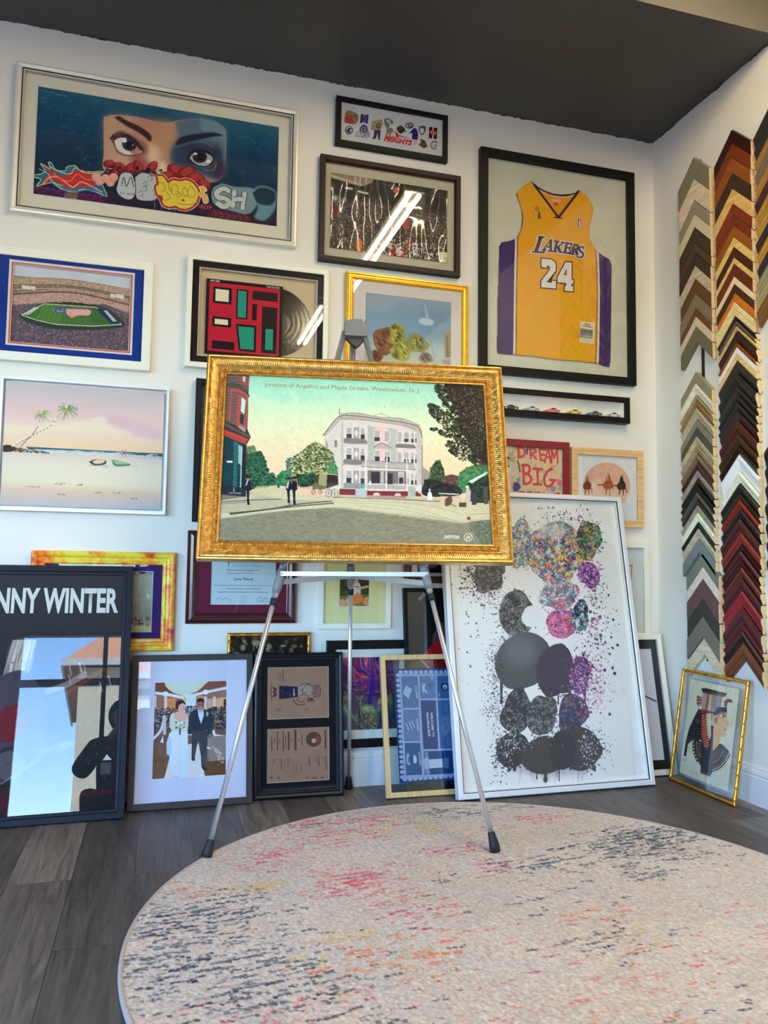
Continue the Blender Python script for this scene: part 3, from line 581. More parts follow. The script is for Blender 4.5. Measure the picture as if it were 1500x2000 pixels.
# ---------------------------------------------------------------- rug
def rug():
    R = 1.035; cx, cy = .974, -1.371; res = .0036
    A = Art([(-R, R), (R, R), (R, -R), (-R, -R)], 2 * R, 2 * R, res, (196, 189, 183), 5); rs = A.rs
    A.noise(9, 60, oct=4); A.noise(15, 2.2, oct=2); A.noise(9, 26, oct=3, col=(1, .2, -.5))
    A.speck([(-R, -R), (R, -R), (R, R), (-R, R)], 26000, [(214, 202, 192), (170, 158, 148), (206, 188, 176)], .6, 1.5, .5)
    X = lambda x, y: (x - cx, y - cy)
    # dash clusters: world centre, spread, number, colours
    NAVY = [(58, 66, 86), (72, 84, 100), (48, 56, 80), (90, 110, 120)]; PINK = [(206, 96, 122), (196, 70, 110), (214, 110, 120), (190, 120, 130)]; GOLD = [(204, 176, 112), (196, 170, 130), (214, 186, 120)]; SAGE = [(150, 160, 150), (170, 172, 160)]; COR = [(214, 110, 96), (206, 120, 80)]
    cl = [(.15, -1.15, .20, .13, 230, NAVY), (.17, -1.42, .24, .16, 200, NAVY), (.30, -1.6, .22, .1, 120, NAVY), (.05, -1.35, .10, .2, 50, NAVY), (.62, -.62, .22, .12, 150, PINK), (.42, -.78, .16, .08, 70, PINK), (.62, -1.03, .16, .12, 190, PINK), (.55, -.45, .2, .06, 50, PINK), (.8, -.5, .25, .08, 60, PINK),
          (.72, -1.28, .15, .10, 60, PINK), (.35, -1.0, .1, .05, 40, GOLD), (.95, -.62, .25, .1, 90, GOLD), (.55, -1.45, .2, .12, 70, GOLD), (.58, -1.5, .2, .1, 60, COR), (1.05, -1.0, .12, .06, 40, PINK), (1.0, -.85, .14, .05, 40, PINK), (1.45, -.62, .2, .06, 80, PINK), (1.25, -.48, .3, .06, 60, NAVY), (1.1, -.45, .2, .04, 30, NAVY),
          (1.62, -1.0, .26, .14, 330, NAVY), (1.72, -.88, .2, .08, 160, NAVY), (1.15, -1.05, .16, .06, 50, NAVY), (1.2, -1.3, .2, .15, 24, NAVY), (1.15, -1.55, .16, .1, 40, NAVY), (1.2, -1.42, .12, .06, 30, COR), (1.22, -1.5, .15, .08, 40, GOLD), (1.5, -1.2, .12, .04, 30, NAVY), (1.3, -.9, .3, .2, 50, SAGE), (1.5, -.75, .3, .15, 60, GOLD),
          (1.6, -1.45, .2, .15, 12, PINK), (.9, -1.5, .35, .2, 26, PINK), (.9, -1.2, .4, .3, 30, NAVY), (.2, -1.75, .3, .15, 90, PINK), (.35, -1.85, .35, .15, 120, NAVY), (.9, -1.9, .4, .2, 100, COR), (1.4, -1.95, .3, .25, 110, NAVY), (.5, -.5, .2, .06, 26, NAVY), (1.35, -1.7, .2, .1, 20, PINK), (.7, -.4, .3, .06, 40, SAGE), (.1, -1.0, .08, .08, 16, COR)]
    th = math.radians(4)
    for x, y, sx, sy, n, cs in cl:
        px = rs.randn(n) * sx * .55; py = rs.randn(n) * sy * .55
        rows = np.round(py / .028) * .028 + rs.randn(n) * .005      # dashes run in loose rows
        for a, b_ in zip(px, rows):
            q = X(x + a, y + b_ + a * .1); L = rs.uniform(.003, .016) * (1 + 1.2 * (rs.rand() > .88)); w = rs.uniform(.0055, .0115); t = th + rs.randn() * .1
            c = cs[rs.randint(len(cs))]; al = rs.uniform(.45, .95)
            k = rs.randint(1, 4)
            for j in range(k):
                o = (j - k / 2) * L * 1.3; ox = q[0] + o * math.cos(t); oy = q[1] + o * math.sin(t) + rs.randn() * .0035
                A.line([(ox - L / 2, oy), (ox + L / 2, oy + L * math.tan(t))], w * rs.uniform(.6, 1.1), c, al)
    A.noise(15, 1.3, oct=1)
    I = np.clip(A.I, 0, 255); W, Hh = A.W, A.Hh
    x = (np.arange(W) + .5) / W * 2 * R - R; y = R - (np.arange(Hh) + .5) / Hh * 2 * R
    X2, Y2 = np.meshgrid(x, y); r = np.sqrt(X2 ** 2 + Y2 ** 2); ins = r < R - .006
    z = .0105 + (rs.rand(Hh, W) - .5) * .0026 + (vnoise(Hh, W, 3, rs, 2) - .5) * .003
    idx = -np.ones((Hh, W), int); idx[ins] = np.arange(ins.sum())
    V = np.stack([X2[ins], Y2[ins], z[ins]], 1); Cc = I[ins]
    a, b, c, d = idx[:-1, :-1], idx[1:, :-1], idx[1:, 1:], idx[:-1, 1:]; ok = (a >= 0) & (b >= 0) & (c >= 0) & (d >= 0)
    Q = np.stack([a[ok], b[ok], c[ok], d[ok]], 1)
    me = bpy.data.meshes.new('rug_pile'); me.vertices.add(len(V)); me.vertices.foreach_set('co', V.astype(np.float32).ravel()); me.loops.add(Q.size); me.loops.foreach_set('vertex_index', Q.astype(np.int32).ravel())
    me.polygons.add(len(Q)); me.polygons.foreach_set('loop_start', (np.arange(len(Q)) * 4).astype(np.int32)); me.update(calc_edges=True)
    at = me.color_attributes.new('Col', 'BYTE_COLOR', 'POINT'); o4 = np.ones((len(V), 4), np.float32); o4[:, :3] = srgb(np.clip(lin(Cc) / LIGHT * .86, 0, .9)); at.data.foreach_set('color_srgb', o4.ravel())
    t = thing('round_rug', 'round cream rug with pink, navy and gold dashes under the easel feet', 'rug', Matrix.Translation((cx, cy, 0)))
    pile = art_mat('woven_rug_pile', .95, bump=.6, bscale=600); obj('pile', me, pile, t)
    n = 220; pr = [(R - .012, .0105), (R - .008, .0125), (R - .003, .012), (R, .008), (R + .0005, .003), (R, 0), (R - .012, 0)]; V, F = [], []
    for i in range(n):
        q = 2 * PI * i / n
        for rr, zz in pr: V.append((rr * math.cos(q), rr * math.sin(q), zz))
    m = len(pr)
    for i in range(n):
        for j in range(m): F.append((i * m + j, ((i + 1) % n) * m + j, ((i + 1) % n) * m + (j + 1) % m, i * m + (j + 1) % m))
    obj('bound_edge', mesh('bound_edge', V, F, True), mat('rug_edge_binding', (166, 156, 150), .9, var=.1, scale=120, bump=.5), t)
rug()
# ---------------------------------------------------------------- the printed and painted pictures
def sc_(k, ox, oy): return lambda *p: [(ox + x / k, oy + y / k) for x, y in p]
def art_mural(w, h):
    A = Art([(72.3, 161.4), (545.7, 243.3), (542.4, 436.3), (64.9, 374.3)], w, h, .0019, (8, 44, 72), 11); a = sc_(5, 0, 150); b = sc_(5, 280, 180)
    A.vgrad([(0, (38, 84, 108)), (.25, (16, 60, 90)), (.6, (6, 38, 66)), (1, (14, 30, 54))]); A.noise(10, 40, oct=4)
    rs = A.rs
    for _ in range(46):      # smoke-like brush marks
        x = rs.uniform(70, 200) if rs.rand() < .55 else rs.uniform(445, 545); y = 170 + (x - 70) * .17 + rs.uniform(5, 130); q = rs.uniform(-1.2, 1.2); L = rs.uniform(8, 28)
        A.line([(x, y), (x + L * math.cos(q) * .5, y + L * math.sin(q) * .4), (x + L * math.cos(q + .5), y + L * math.sin(q + .5))], rs.uniform(.8, 3), (80, 140, 158), rs.uniform(.25, .6), .3, soft=1)
    # face
    face = [(203, 223), (225, 219), (270, 223), (320, 235), (360, 228), (400, 228), (437, 242), (444, 262), (444, 300), (441, 330), (430, 348), (400, 352), (330, 345), (260, 330), (207, 330), (204, 290)]
    A.poly(A.curve(face + [face[0]], 5), (168, 128, 110)); A.poly([(203, 222), (230, 219), (262, 222), (262, 330), (207, 330)], (186, 152, 126), .7, 8)
    A.ell(320, 262, 38, 34, (176, 130, 102), .8, soft=8); A.ell(300, 300, 16, 22, (214, 186, 152), .8, soft=7); A.ell(290, 245, 30, 18, (170, 120, 96), .7, soft=8); A.ell(320, 325, 10, 14, (216, 190, 160), .9, soft=4)
    A.poly([(345, 232), (372, 224), (405, 226), (438, 242), (444, 262), (444, 335), (425, 350), (395, 340), (350, 320), (335, 290), (350, 262)], (74, 98, 118), .95, 6)
    A.poly([(392, 225), (420, 230), (444, 250), (444, 272), (415, 262), (395, 250)], (104, 134, 150), .8, 4); A.poly([(340, 285), (352, 275), (380, 268), (430, 280), (444, 320), (430, 345), (390, 330), (350, 320)], (34, 42, 66), .85, 6)
    A.ell(430, 330, 12, 16, (54, 32, 50), .7, soft=5); A.ell(345, 305, 10, 16, (30, 52, 84), .7, soft=4)
    A.poly([(255, 300), (275, 290), (300, 320), (290, 338), (262, 320)], (120, 50, 52), .6, 6)
    A.blob([(228, 256), (240, 250), (262, 262), (285, 275), (292, 290), (286, 300), (270, 282), (245, 268)], (100, 46, 50), .55, 3)
    # brows
    A.blob(a((1120, 372), (1170, 358), (1240, 400), (1340, 445), (1440, 505), (1490, 560), (1475, 610), (1420, 560), (1330, 500), (1250, 460)), (52, 24, 28), .95, 1)
    A.blob(b((320, 490), (360, 430), (440, 400), (540, 385), (680, 370), (790, 400), (700, 412), (600, 430), (480, 455), (400, 480)), (24, 28, 46), .95, 1)
    A.line(b((330, 520), (480, 470), (620, 470), (700, 520)), 2.6, (110, 140, 160), .5, soft=1)
    # left eye
    A.blob(a((1085, 575), (1130, 530), (1210, 520), (1300, 560), (1370, 630), (1420, 705), (1360, 740), (1230, 745), (1160, 710), (1120, 640)), (70, 34, 42), .9, 2)
    A.blob(a((1125, 600), (1170, 575), (1240, 575), (1310, 615), (1360, 680), (1400, 715), (1300, 738), (1210, 735), (1150, 690)), (206, 200, 194))
    A.poly(a((1300, 610), (1345, 660), (1412, 712), (1320, 738), (1280, 720)), (158, 92, 88), .8, 1)
    A.ell(*a((1272, 640))[0], 14.5, 12.5, (44, 44, 50), rot=20); A.ell(*a((1275, 645))[0], 8, 7.5, (8, 8, 12)); A.ell(*a((1225, 600))[0], 4.5, 4, (224, 222, 214)); A.ell(*a((1306, 645))[0], 1.3, 1.3, (250, 250, 250))
    A.line(a((1085, 590), (1120, 545), (1190, 530), (1270, 560), (1350, 620), (1410, 700)), 2.8, (22, 22, 34)); A.line(a((1125, 640), (1160, 700), (1230, 742), (1320, 745)), 1.2, (60, 30, 34))
    for i in range(14): x = 1095 + i * 13; A.line(a((x, 560 - i * 2), (x + rs.uniform(-6, 10), 528 - i * 1)), .7, (150, 160, 170), .6)
    for i in range(9): x = 1130 + i * 14; A.line(a((x, 690 + i * 5), (x - 8, 712 + i * 5)), .5, (30, 16, 18), .7)
    # right eye
    A.blob(b((440, 620), (470, 560), (560, 535), (640, 560), (700, 620), (700, 690), (620, 712), (530, 700), (470, 670)), (30, 24, 40), .9, 2)
    A.blob(b((465, 620), (500, 580), (570, 560), (650, 585), (690, 625), (660, 680), (600, 700), (520, 675)), (152, 156, 160)); A.ell(*b((565, 612))[0], 14, 11.5, (34, 26, 34)); A.ell(*b((575, 612))[0], 7, 7, (6, 6, 12))
    A.ell(*b((520, 580))[0], 4, 2.4, (206, 212, 220)); A.ell(*b((650, 655))[0], 4, 3, (222, 226, 230), .9); A.line(b((440, 640), (480, 570), (570, 545), (660, 570), (700, 625)), 2.6, (16, 16, 30)); A.line(b((500, 690), (600, 720), (690, 690), (710, 640)), 1.4, (120, 130, 140), .7)
    for i in range(12): q = -.9 + i * .16; A.line(b((690 + 6 * i * .4, 560 + i * 12), (760 + 20 * math.cos(q), 545 + i * 13)), .8, (14, 22, 42), .8)
    A.line(b((600, 740), (700, 735), (725, 660)), 3, (130, 144, 150), .6, soft=1)
    # poppies
    for x, y, r, q in [(215, 312, 11, 0), (235, 318, 12, 20), (258, 322, 15, -30), (272, 318, 13, 60), (225, 330, 12, 0), (300, 318, 12, -50), (345, 325, 16, 30), (366, 330, 18, -20), (385, 342, 18, 10), (400, 352, 14, 20), (330, 335, 12, 0)]:
        A.ell(x, y + 4, r * 1.1, r * .75, (118, 26, 32), rot=q); A.ell(x + 2, y + 1, r * .7, r * .45, (172, 58, 58), .8, rot=q, soft=1); A.line([(x - r * .6, y + r * .4), (x + r * .5, y - r * .2)], .6, (60, 10, 18), .6)
    for _ in range(40): A.ell(rs.uniform(208, 320), rs.uniform(322, 345) , rs.uniform(1, 5), rs.uniform(1, 4), (14, 14, 34), .85)
    for _ in range(50): x = rs.uniform(290, 545); A.ell(x, 345 + (x - 290) * .13 + rs.uniform(0, 16), rs.uniform(.5, 1.8), rs.uniform(.5, 1.6), (206, 196, 206), .8)
    # lower band
    A.poly([(64, 366), (90, 352), (200, 372), (320, 388), (340, 392), (545, 420), (542, 437), (64, 375)], (30, 18, 42), .9, 1); A.poly(a((330, 1040), (700, 1080), (1050, 1110), (1050, 1210), (330, 1120)), (54, 16, 60), .9, 1)
    for i in range(12): A.ell(68 + i * 12, 366 + i * 1.7 + (i % 2) * 5, 7, 5, (84, 14, 66), .9); A.line([(64 + i * 12, 364 + i * 1.7), (68 + i * 12, 361 + i * 1.7), (73 + i * 12, 363 + i * 1.7)], .6, (210, 190, 220), .6)
    # wild-style lettering, far left
    wl = a((335, 940), (400, 930), (440, 900), (395, 830), (440, 850), (490, 880), (475, 820), (500, 820), (550, 890), (640, 900), (660, 860), (740, 850), (780, 890), (880, 910), (1020, 905), (960, 960), (1000, 1020), (1050, 1120), (1050, 1150), (960, 1110), (820, 1080), (720, 1110), (600, 1070), (520, 1020), (440, 1030), (360, 1050), (400, 985), (340, 965))
    A.poly(wl, (36, 96, 130)); A.line(wl + wl[:1], 1.3, (196, 206, 130)); A.poly(a((420, 1000), (480, 940), (440, 860), (500, 900), (560, 930), (640, 960), (700, 900), (790, 900), (860, 930), (960, 925), (900, 980), (960, 1040), (860, 1060), (740, 1060), (700, 1090), (600, 1040), (520, 990), (450, 1030)), (180, 44, 42))
    A.line(a((420, 1030), (480, 970), (560, 960), (640, 1010), (720, 1060), (800, 1010), (900, 1050), (1010, 1110)), 2.6, (232, 150, 124)); A.line(a((520, 920), (600, 980), (690, 1000), (760, 930), (840, 980), (960, 990)), 1.8, (224, 120, 96)); A.line(a((380, 880), (470, 930), (520, 1010), (620, 1050)), 1.4, (150, 210, 214))
    A.line(a((480, 850), (560, 900), (690, 930), (740, 870), (840, 920), (1000, 920)), 1.2, (210, 216, 140)); A.line(a((640, 1090), (760, 1100), (880, 1090), (1040, 1150)), 2.2, (64, 130, 170)); A.line(a((500, 1010), (600, 1080), (680, 1090)), 1.6, (60, 150, 176))
    for x, y in ((950, 960), (985, 1000), (1040, 975), (1090, 1010), (1120, 965)): A.ell(*a((x, y))[0], 9, 9, (226, 150, 140)); A.line(a((x - 40, y), (x, y + 44), (x + 40, y + 10)), .6, (150, 60, 70))
    for i in range(8): A.line(a((640 - i, 1095 + i * 10), (780 - i * 3, 1105 + i * 10)), .9, (110 + i * 12, 130 + i * 8, 120), .9)
    def throw(P, fill, edge, ow, halo=None):
        if halo is not None: A.line(P + P[:1], ow * 2.6, halo)
        A.poly(A.curve(P + P[:1], 5), fill); A.line(P + P[:1], ow, edge)
    throw(a((1160, 1020), (1190, 930), (1250, 910), (1300, 930), (1330, 1000), (1340, 1060), (1330, 1150), (1270, 1185), (1190, 1150), (1150, 1090)), (176, 184, 186), (16, 16, 22), 1.8); A.line(a((1200, 1050), (1220, 960), (1250, 1050), (1290, 960), (1320, 1060)), 1.6, (20, 20, 26)); A.text('21 558', a((1180, 1128))[0], a((1330, 1140))[0], 4.5, (30, 34, 44))
    throw(a((1330, 960), (1400, 915), (1500, 940), (1560, 1000), (1580, 1100), (1540, 1180), (1440, 1195), (1350, 1170), (1340, 1080)), (170, 176, 180), (18, 18, 24), 1.6)
    for _ in range(7): x, y = rs.uniform(1360, 1540), rs.uniform(960, 1150); A.line(a((x, y), (x + 30, y - 26), (x + 44, y + 20), (x + 10, y + 30)), .8, (30, 30, 38))
    # yellow throw-up with red halo
    Yp = b((150, 800), (200, 800), (235, 840), (260, 870), (300, 840), (355, 845), (385, 850), (440, 840), (500, 870), (545, 930), (550, 1000), (520, 1070), (450, 1115), (380, 1115), (330, 1090), (280, 1100), (220, 1080), (190, 1020), (150, 970), (140, 900), (165, 880))
    A.line(Yp + Yp[:1], 11, (222, 200, 196)); A.line(Yp + Yp[:1], 8.6, (164, 24, 24)); A.poly(A.curve(Yp + Yp[:1], 5), (206, 186, 62))
    for P in (((165, 860), (210, 870), (230, 930), (190, 960)), ((300, 880), (350, 900), (350, 980), (290, 960), (300, 900)), ((420, 900), (450, 960), (430, 1000), (400, 960), (420, 900)), ((470, 880), (520, 950), (500, 1010), (450, 980), (470, 900)), ((240, 950), (280, 1010), (230, 1040)), ((340, 950), (385, 980), (350, 1010)), ((350, 1060), (430, 1080), (520, 1070)), ((260, 860), (270, 920), (300, 950))): A.line(b(*P), 1.1, (96, 80, 24), .9)
    A.ell(*b((405, 1035))[0], 3, 2.4, (170, 30, 26)); A.poly(b((155, 985), (200, 990), (215, 1040), (190, 1030)), (176, 28, 26))
    throw(b((560, 900), (610, 900), (635, 940), (605, 960), (640, 990), (650, 1050), (610, 1065), (590, 1010), (555, 980), (575, 940)), (214, 160, 70), (226, 206, 196), 1.1)
    A.text('ROY', b((565, 1110))[0], b((690, 1130))[0], 8, (190, 40, 50), .03, .3)
    # silver throw-ups
    A.blob(b((680, 920), (780, 870), (900, 900), (1010, 905), (1080, 920), (1120, 1020), (1100, 1120), (1020, 1170), (880, 1140), (740, 1100), (680, 1040)), (120, 142, 148), .9, 1); A.line(b((760, 870), (700, 890), (670, 980), (690, 1060), (740, 1100)), 4, (14, 18, 26))
    for P in (((860, 950), (800, 920), (730, 960), (750, 1010), (820, 1020), (860, 1060), (800, 1100), (730, 1060)), ((905, 935), (900, 1020), (885, 1105)), ((1005, 955), (990, 1040), (985, 1125)), ((900, 1030), (950, 1020), (990, 1030))): A.line(b(*P), 12.5, (24, 26, 32)); A.line(b(*P), 9.5, (178, 186, 186))
    A.line(b((860, 950), (800, 920), (735, 960), (750, 1005), (820, 1020), (855, 1060), (800, 1095), (735, 1060)), 9.5, (178, 186, 186)); A.line(b((900, 1030), (950, 1020), (990, 1030)), 9, (178, 186, 186))
    A.blob(b((1060, 1010), (1090, 920), (1180, 890), (1290, 930), (1315, 1010), (1290, 1130), (1200, 1230), (1100, 1200), (1130, 1100)), (104, 146, 160), .85, 2); A.blob(b((1080, 960), (1160, 910), (1280, 940), (1300, 1020), (1250, 1080), (1130, 1060)), (10, 38, 54), .95, 1)
    A.poly(b((700, 1120), (1060, 1190), (1060, 1245), (640, 1190)), (88, 24, 40), .9, 1)
    for i in range(6): A.line(b((700 + i * 60, 1130 + i * 9), (730 + i * 60, 1170 + i * 8), (710 + i * 60, 1200 + i * 7)), .7, (150, 120, 130), .8)
    for x, y0, y1 in ((126, 1000, 1140), (192, 1080, 1140), (325, 1105, 1165), (560, 1040, 1110)): A.line(b((x, y0), (x + 2, y1)), .7, (196, 196, 206), .8)
    A.line([(76, 170), (104, 176)], 1.2, (120, 150, 160), .6); A.line([(106, 178), (128, 182)], 1.4, (150, 166, 170), .6); A.noise(6, 1.6); return A
def art_logos(w, h):
    A = Art([(53, 42), (1415, 290), (1410, 755), (46, 525)], w, h, .0012, (196, 196, 200), 3); N = (26, 28, 78); P = lambda pts, c: A.cp(pts, c)
    A.blob([(110, 190), (150, 155), (210, 165), (290, 215), (275, 300), (225, 325), (150, 315), (100, 290), (110, 230)], (132, 104, 80)); A.speck([(110, 190), (150, 155), (210, 165), (290, 215), (275, 300), (225, 325), (100, 290)], 60, [(90, 66, 50), (170, 140, 110), (60, 40, 34)], 1, 2.5, .8)
    P([(115, 230), (200, 240), (215, 310), (170, 315), (150, 300), (115, 290)], (164, 42, 44)); A.text('M', (310, 300), (412, 312), 105, N, .05); A.text('S', (328, 292), (398, 304), 92, (60, 62, 110), .03)
    A.ell(166, 398, 52, 54, N); A.ell(166, 396, 41, 42, (190, 192, 204)); P([(128, 392), (170, 362), (204, 380), (160, 400), (200, 412), (160, 432), (140, 420)], N)
    A.poly([(300, 420), (330, 335), (372, 325), (410, 350), (445, 480), (400, 470)], (120, 122, 150)); A.line([(310, 420), (320, 370), (370, 345), (405, 385), (385, 415), (355, 405), (352, 380), (375, 372)], 14, (40, 42, 84)); A.text('RAMS', (245, 474), (435, 492), 56, (60, 62, 92), .05, .2); A.text('RAMS', (250, 471), (430, 488), 48, (206, 206, 214), .0, .2)
    P([(470, 290), (600, 265), (620, 320), (585, 395), (500, 400), (450, 390)], (146, 138, 96)); A.text('G', (520, 372), (575, 380), 62, (110, 30, 36), .04); P([(500, 400), (585, 398), (580, 490), (548, 495), (540, 430), (528, 490), (490, 490)], (58, 40, 112)); P([(475, 485), (520, 490), (518, 512), (470, 505)], (70, 62, 58)); P([(545, 495), (585, 500), (584, 520), (548, 512)], (70, 62, 58))
    P([(628, 260), (690, 250), (760, 300), (740, 330), (700, 315), (705, 350), (670, 380), (640, 340)], (110, 112, 116)); P([(650, 275), (700, 275), (720, 310), (680, 310)], (190, 192, 196)); A.blob([(660, 400), (690, 370), (745, 385), (748, 430), (700, 450), (665, 430)], (118, 118, 100))
    P([(800, 370), (850, 345), (900, 375), (925, 440), (900, 420), (860, 450), (830, 440), (802, 400)], (40, 44, 46)); A.ell(850, 400, 22, 14, (150, 155, 150)); A.ell(970, 350, 56, 38, (40, 40, 40)); A.ell(968, 350, 42, 27, (190, 188, 180)); A.text('G', (940, 366), (996, 374), 40, (50, 46, 44), .05)
    P([(1030, 380), (1060, 385), (1085, 450), (1080, 520), (1050, 525), (1000, 515), (1005, 440), (960, 450), (1005, 400)], (30, 26, 104)); A.line([(1038, 525), (1040, 600)], 5, (40, 40, 60)); A.line([(1060, 520), (1058, 575)], 5, (40, 40, 60))
    A.text('HEIGHTS', (625, 528), (1000, 596), 62, (190, 30, 44), .05, .25); A.text('H', (627, 530), (700, 545), 96, (190, 30, 44), .05, .25); P([(772, 408), (830, 465), (990, 510), (830, 480), (792, 498)], (190, 34, 50)); A.line([(700, 470), (990, 514)], 4, (90, 100, 80))
    A.blob([(1100, 370), (1140, 352), (1185, 370), (1180, 430), (1138, 468), (1100, 430)], (70, 72, 96)); A.ell(1138, 415, 28, 36, (196, 198, 204)); A.line([(1085, 350), (1105, 380)], 6, (60, 62, 90)); A.line([(1195, 365), (1175, 385)], 6, (60, 62, 90))
    P([(1230, 368), (1338, 382), (1335, 522), (1226, 510)], (40, 18, 24)); P([(1276, 374), (1292, 376), (1288, 518), (1272, 516)], (196, 196, 200)); P([(1225, 430), (1284, 405), (1348, 452), (1284, 478)], (206, 84, 70)); P([(1115, 510), (1180, 540), (1210, 610), (1160, 636), (1090, 588), (1120, 560)], (80, 60, 44)); A.ell(1170, 585, 22, 28, (196, 160, 140)); A.text('G', (1238, 632), (1325, 648), 105, (110, 124, 124), .05); A.text('G', (1252, 626), (1315, 636), 78, (160, 172, 170), .0)
    return A
def art_basket(w, h):
    A = Art([(230, 855), (1300, 1025), (1295, 1690), (215, 1545)], w, h, .0019, (38, 36, 36), 8); rs = A.rs
    A.poly([(220, 1090), (600, 1110), (1300, 1230), (1300, 1690), (215, 1545)], (62, 58, 56), .8, 4); crowd = [(228, 1100), (700, 1150), (1300, 1260), (1296, 1690), (215, 1545)]
    A.speck(crowd, 5200, [(120, 112, 104), (20, 18, 18), (160, 150, 140), (90, 40, 36), (60, 60, 64), (190, 180, 170), (14, 14, 14), (120, 60, 50)], .6, 1.9, .85); A.speck([(230, 1000), (600, 1050), (1300, 1150), (1300, 1240), (228, 1120)], 700, [(110, 100, 94), (40, 38, 38)], .5, 1.2, .7)
    A.poly([(230, 860), (620, 920), (610, 950), (540, 980), (230, 890)], (140, 120, 104)); A.poly([(230, 875), (540, 975), (500, 985), (230, 905)], (210, 190, 170), .7)
    for x in (455, 500, 555): A.line([(x, 890), (x - 5, 960)], 7, (190, 188, 190))
    A.poly([(360, 985), (430, 995), (428, 1018), (358, 1008)], (176, 180, 190)); A.poly([(475, 1020), (575, 1045), (572, 1060), (473, 1036)], (190, 192, 198)); A.ell(265, 1090, 24, 24, (226, 230, 236), .9, soft=3); A.ell(350, 1105, 18, 14, (200, 204, 212), .8, soft=2)
    A.ell(828, 1022, 27, 27, (178, 84, 60)); A.line([(900, 960), (905, 1150)], 8, (160, 140, 110), .8); A.line([(700, 960), (1300, 1100)], 6, (90, 84, 80), .7)
    for x, y, c in ((910, 1320, (176, 50, 34)), (800, 1590, (170, 36, 32)), (880, 1590, (176, 40, 34)), (850, 1570, (206, 200, 196)), (960, 1520, (150, 60, 50)), (485, 1525, (214, 120, 60)), (770, 1510, (190, 180, 172)), (1000, 1560, (190, 190, 190)), (260, 1210, (120, 34, 40))): A.blob([(x - 22, y - 50), (x + 16, y - 56), (x + 30, y + 10), (x + 18, y + 50), (x - 20, y + 46)], c, .95)
    A.speck([(740, 1450), (1290, 1540), (1290, 1680), (600, 1590)], 380, [(206, 204, 204), (20, 20, 22), (170, 150, 140)], 1, 3, .9); A.poly([(1228, 1590), (1296, 1598), (1293, 1690), (1226, 1682)], (206, 202, 186)); A.line([(1250, 1612), (1284, 1616)], 5, (120, 110, 100)); A.line([(1252, 1645), (1286, 1649)], 8, (140, 130, 120)); return A
def art_stadium(w, h):
    A = Art([(85, 178), (875, 270), (862, 762), (68, 695)], w, h, .0017, (120, 100, 92), 5); rs = A.rs
    A.poly([(85, 170), (880, 262), (880, 365), (500, 300), (85, 262)], (186, 188, 198)); A.noise(8, 30, [(85, 170), (880, 262), (880, 365), (85, 262)])
    st = lambda y0, yc, y1, t: [(80, y0 + t), (480, yc + t), (880, y1 + t)]
    def band(a, b, c): A.poly(list(A.curve(a)) + list(A.curve(b))[::-1], c)
    band(st(268, 290, 358, 0), st(268, 290, 358, 60), (170, 142, 118)); band(st(330, 335, 410, 0), st(365, 372, 450, 0), (120, 100, 86)); band(st(372, 352, 430, 0), st(420, 380, 470, 0), (160, 130, 110)); band(st(395, 375, 455, 0), st(470, 440, 520, 0), (178, 142, 130))
    A.poly([(75, 450), (300, 440), (700, 450), (880, 520), (862, 765), (68, 700)], (84, 72, 84)); A.speck([(80, 268), (480, 292), (880, 360), (880, 470), (480, 440), (80, 460)], 4200, [(206, 176, 156), (120, 86, 76), (150, 116, 98), (90, 66, 60), (214, 190, 176)], .5, 1.0, .75)
    A.line(st(268, 290, 358, 2), 3, (120, 100, 90)); A.line(st(322, 332, 408, 0), 5, (60, 50, 46)); A.line(st(350, 352, 430, 0), 3, (210, 190, 170)); A.line(st(382, 374, 460, 0), 7, (50, 42, 40)); A.line(st(345, 348, 425, 0), 2, (70, 56, 50))
    A.speck([(72, 470), (250, 440), (700, 460), (875, 500), (862, 762), (68, 695)], 6500, [(150, 130, 140), (60, 50, 64), (110, 96, 110), (190, 176, 180), (40, 34, 46), (130, 90, 90)], .5, 1.1, .8)
    for a, b in ((150, 205), (208, 240), (735, 765), (768, 822)): A.poly([(a, 322 + (a - 150) * .1), (b, 325 + (b - 150) * .1), (b, 350 + (b - 150) * .1), (a, 346 + (a - 150) * .1)], (206, 200, 190)); 
    F = [(150, 516), (300, 445), (640, 470), (810, 580), (620, 590), (380, 578), (250, 550)]; A.blob([(130, 520), (290, 440), (500, 445), (690, 470), (830, 580), (700, 610), (400, 610), (200, 570)], (50, 60, 48)); A.poly(F, (66, 104, 48)); A.poly([(290, 448), (440, 452), (400, 575), (250, 545)], (82, 122, 58), .6); A.poly([(560, 462), (640, 472), (790, 575), (620, 585)], (54, 92, 44), .7)
    A.seg(F + [F[0]], 5, (206, 206, 200)); A.poly([(640, 478), (700, 480), (800, 572), (740, 574)], (34, 44, 90)); A.poly([(160, 512), (235, 465), (270, 468), (200, 515)], (200, 204, 196), .8); A.poly([(690, 490), (712, 490), (780, 560), (755, 562)], (206, 206, 206), .8)
    for i in range(12): A.line([(300 + i * 28, 450 + i * 1.6), (255 + i * 36, 548 + i * 3)], 1.2, (170, 190, 150), .5)
    A.blob([(345, 480), (400, 468), (445, 475), (447, 500), (420, 505), (380, 498)], (70, 76, 110)); A.blob([(445, 478), (520, 480), (600, 485), (608, 505), (590, 522), (540, 520), (500, 530), (480, 535), (450, 510)], (214, 130, 134))
    for i in range(4): A.line([(446, 486 + i * 9), (602, 492 + i * 8)], 2.6, (226, 206, 206), .9)
    A.speck([(345, 480), (445, 475), (447, 500), (380, 498)], 50, [(220, 220, 226)], .4, .6, .9); A.line([(415, 435), (560, 445)], 8, (50, 44, 40)); A.line([(550, 620), (600, 740)], 7, (120, 110, 130), .7); A.line([(400, 625), (350, 720)], 7, (110, 100, 120), .6); A.line([(280, 590), (180, 645)], 6, (120, 110, 120), .6); return A
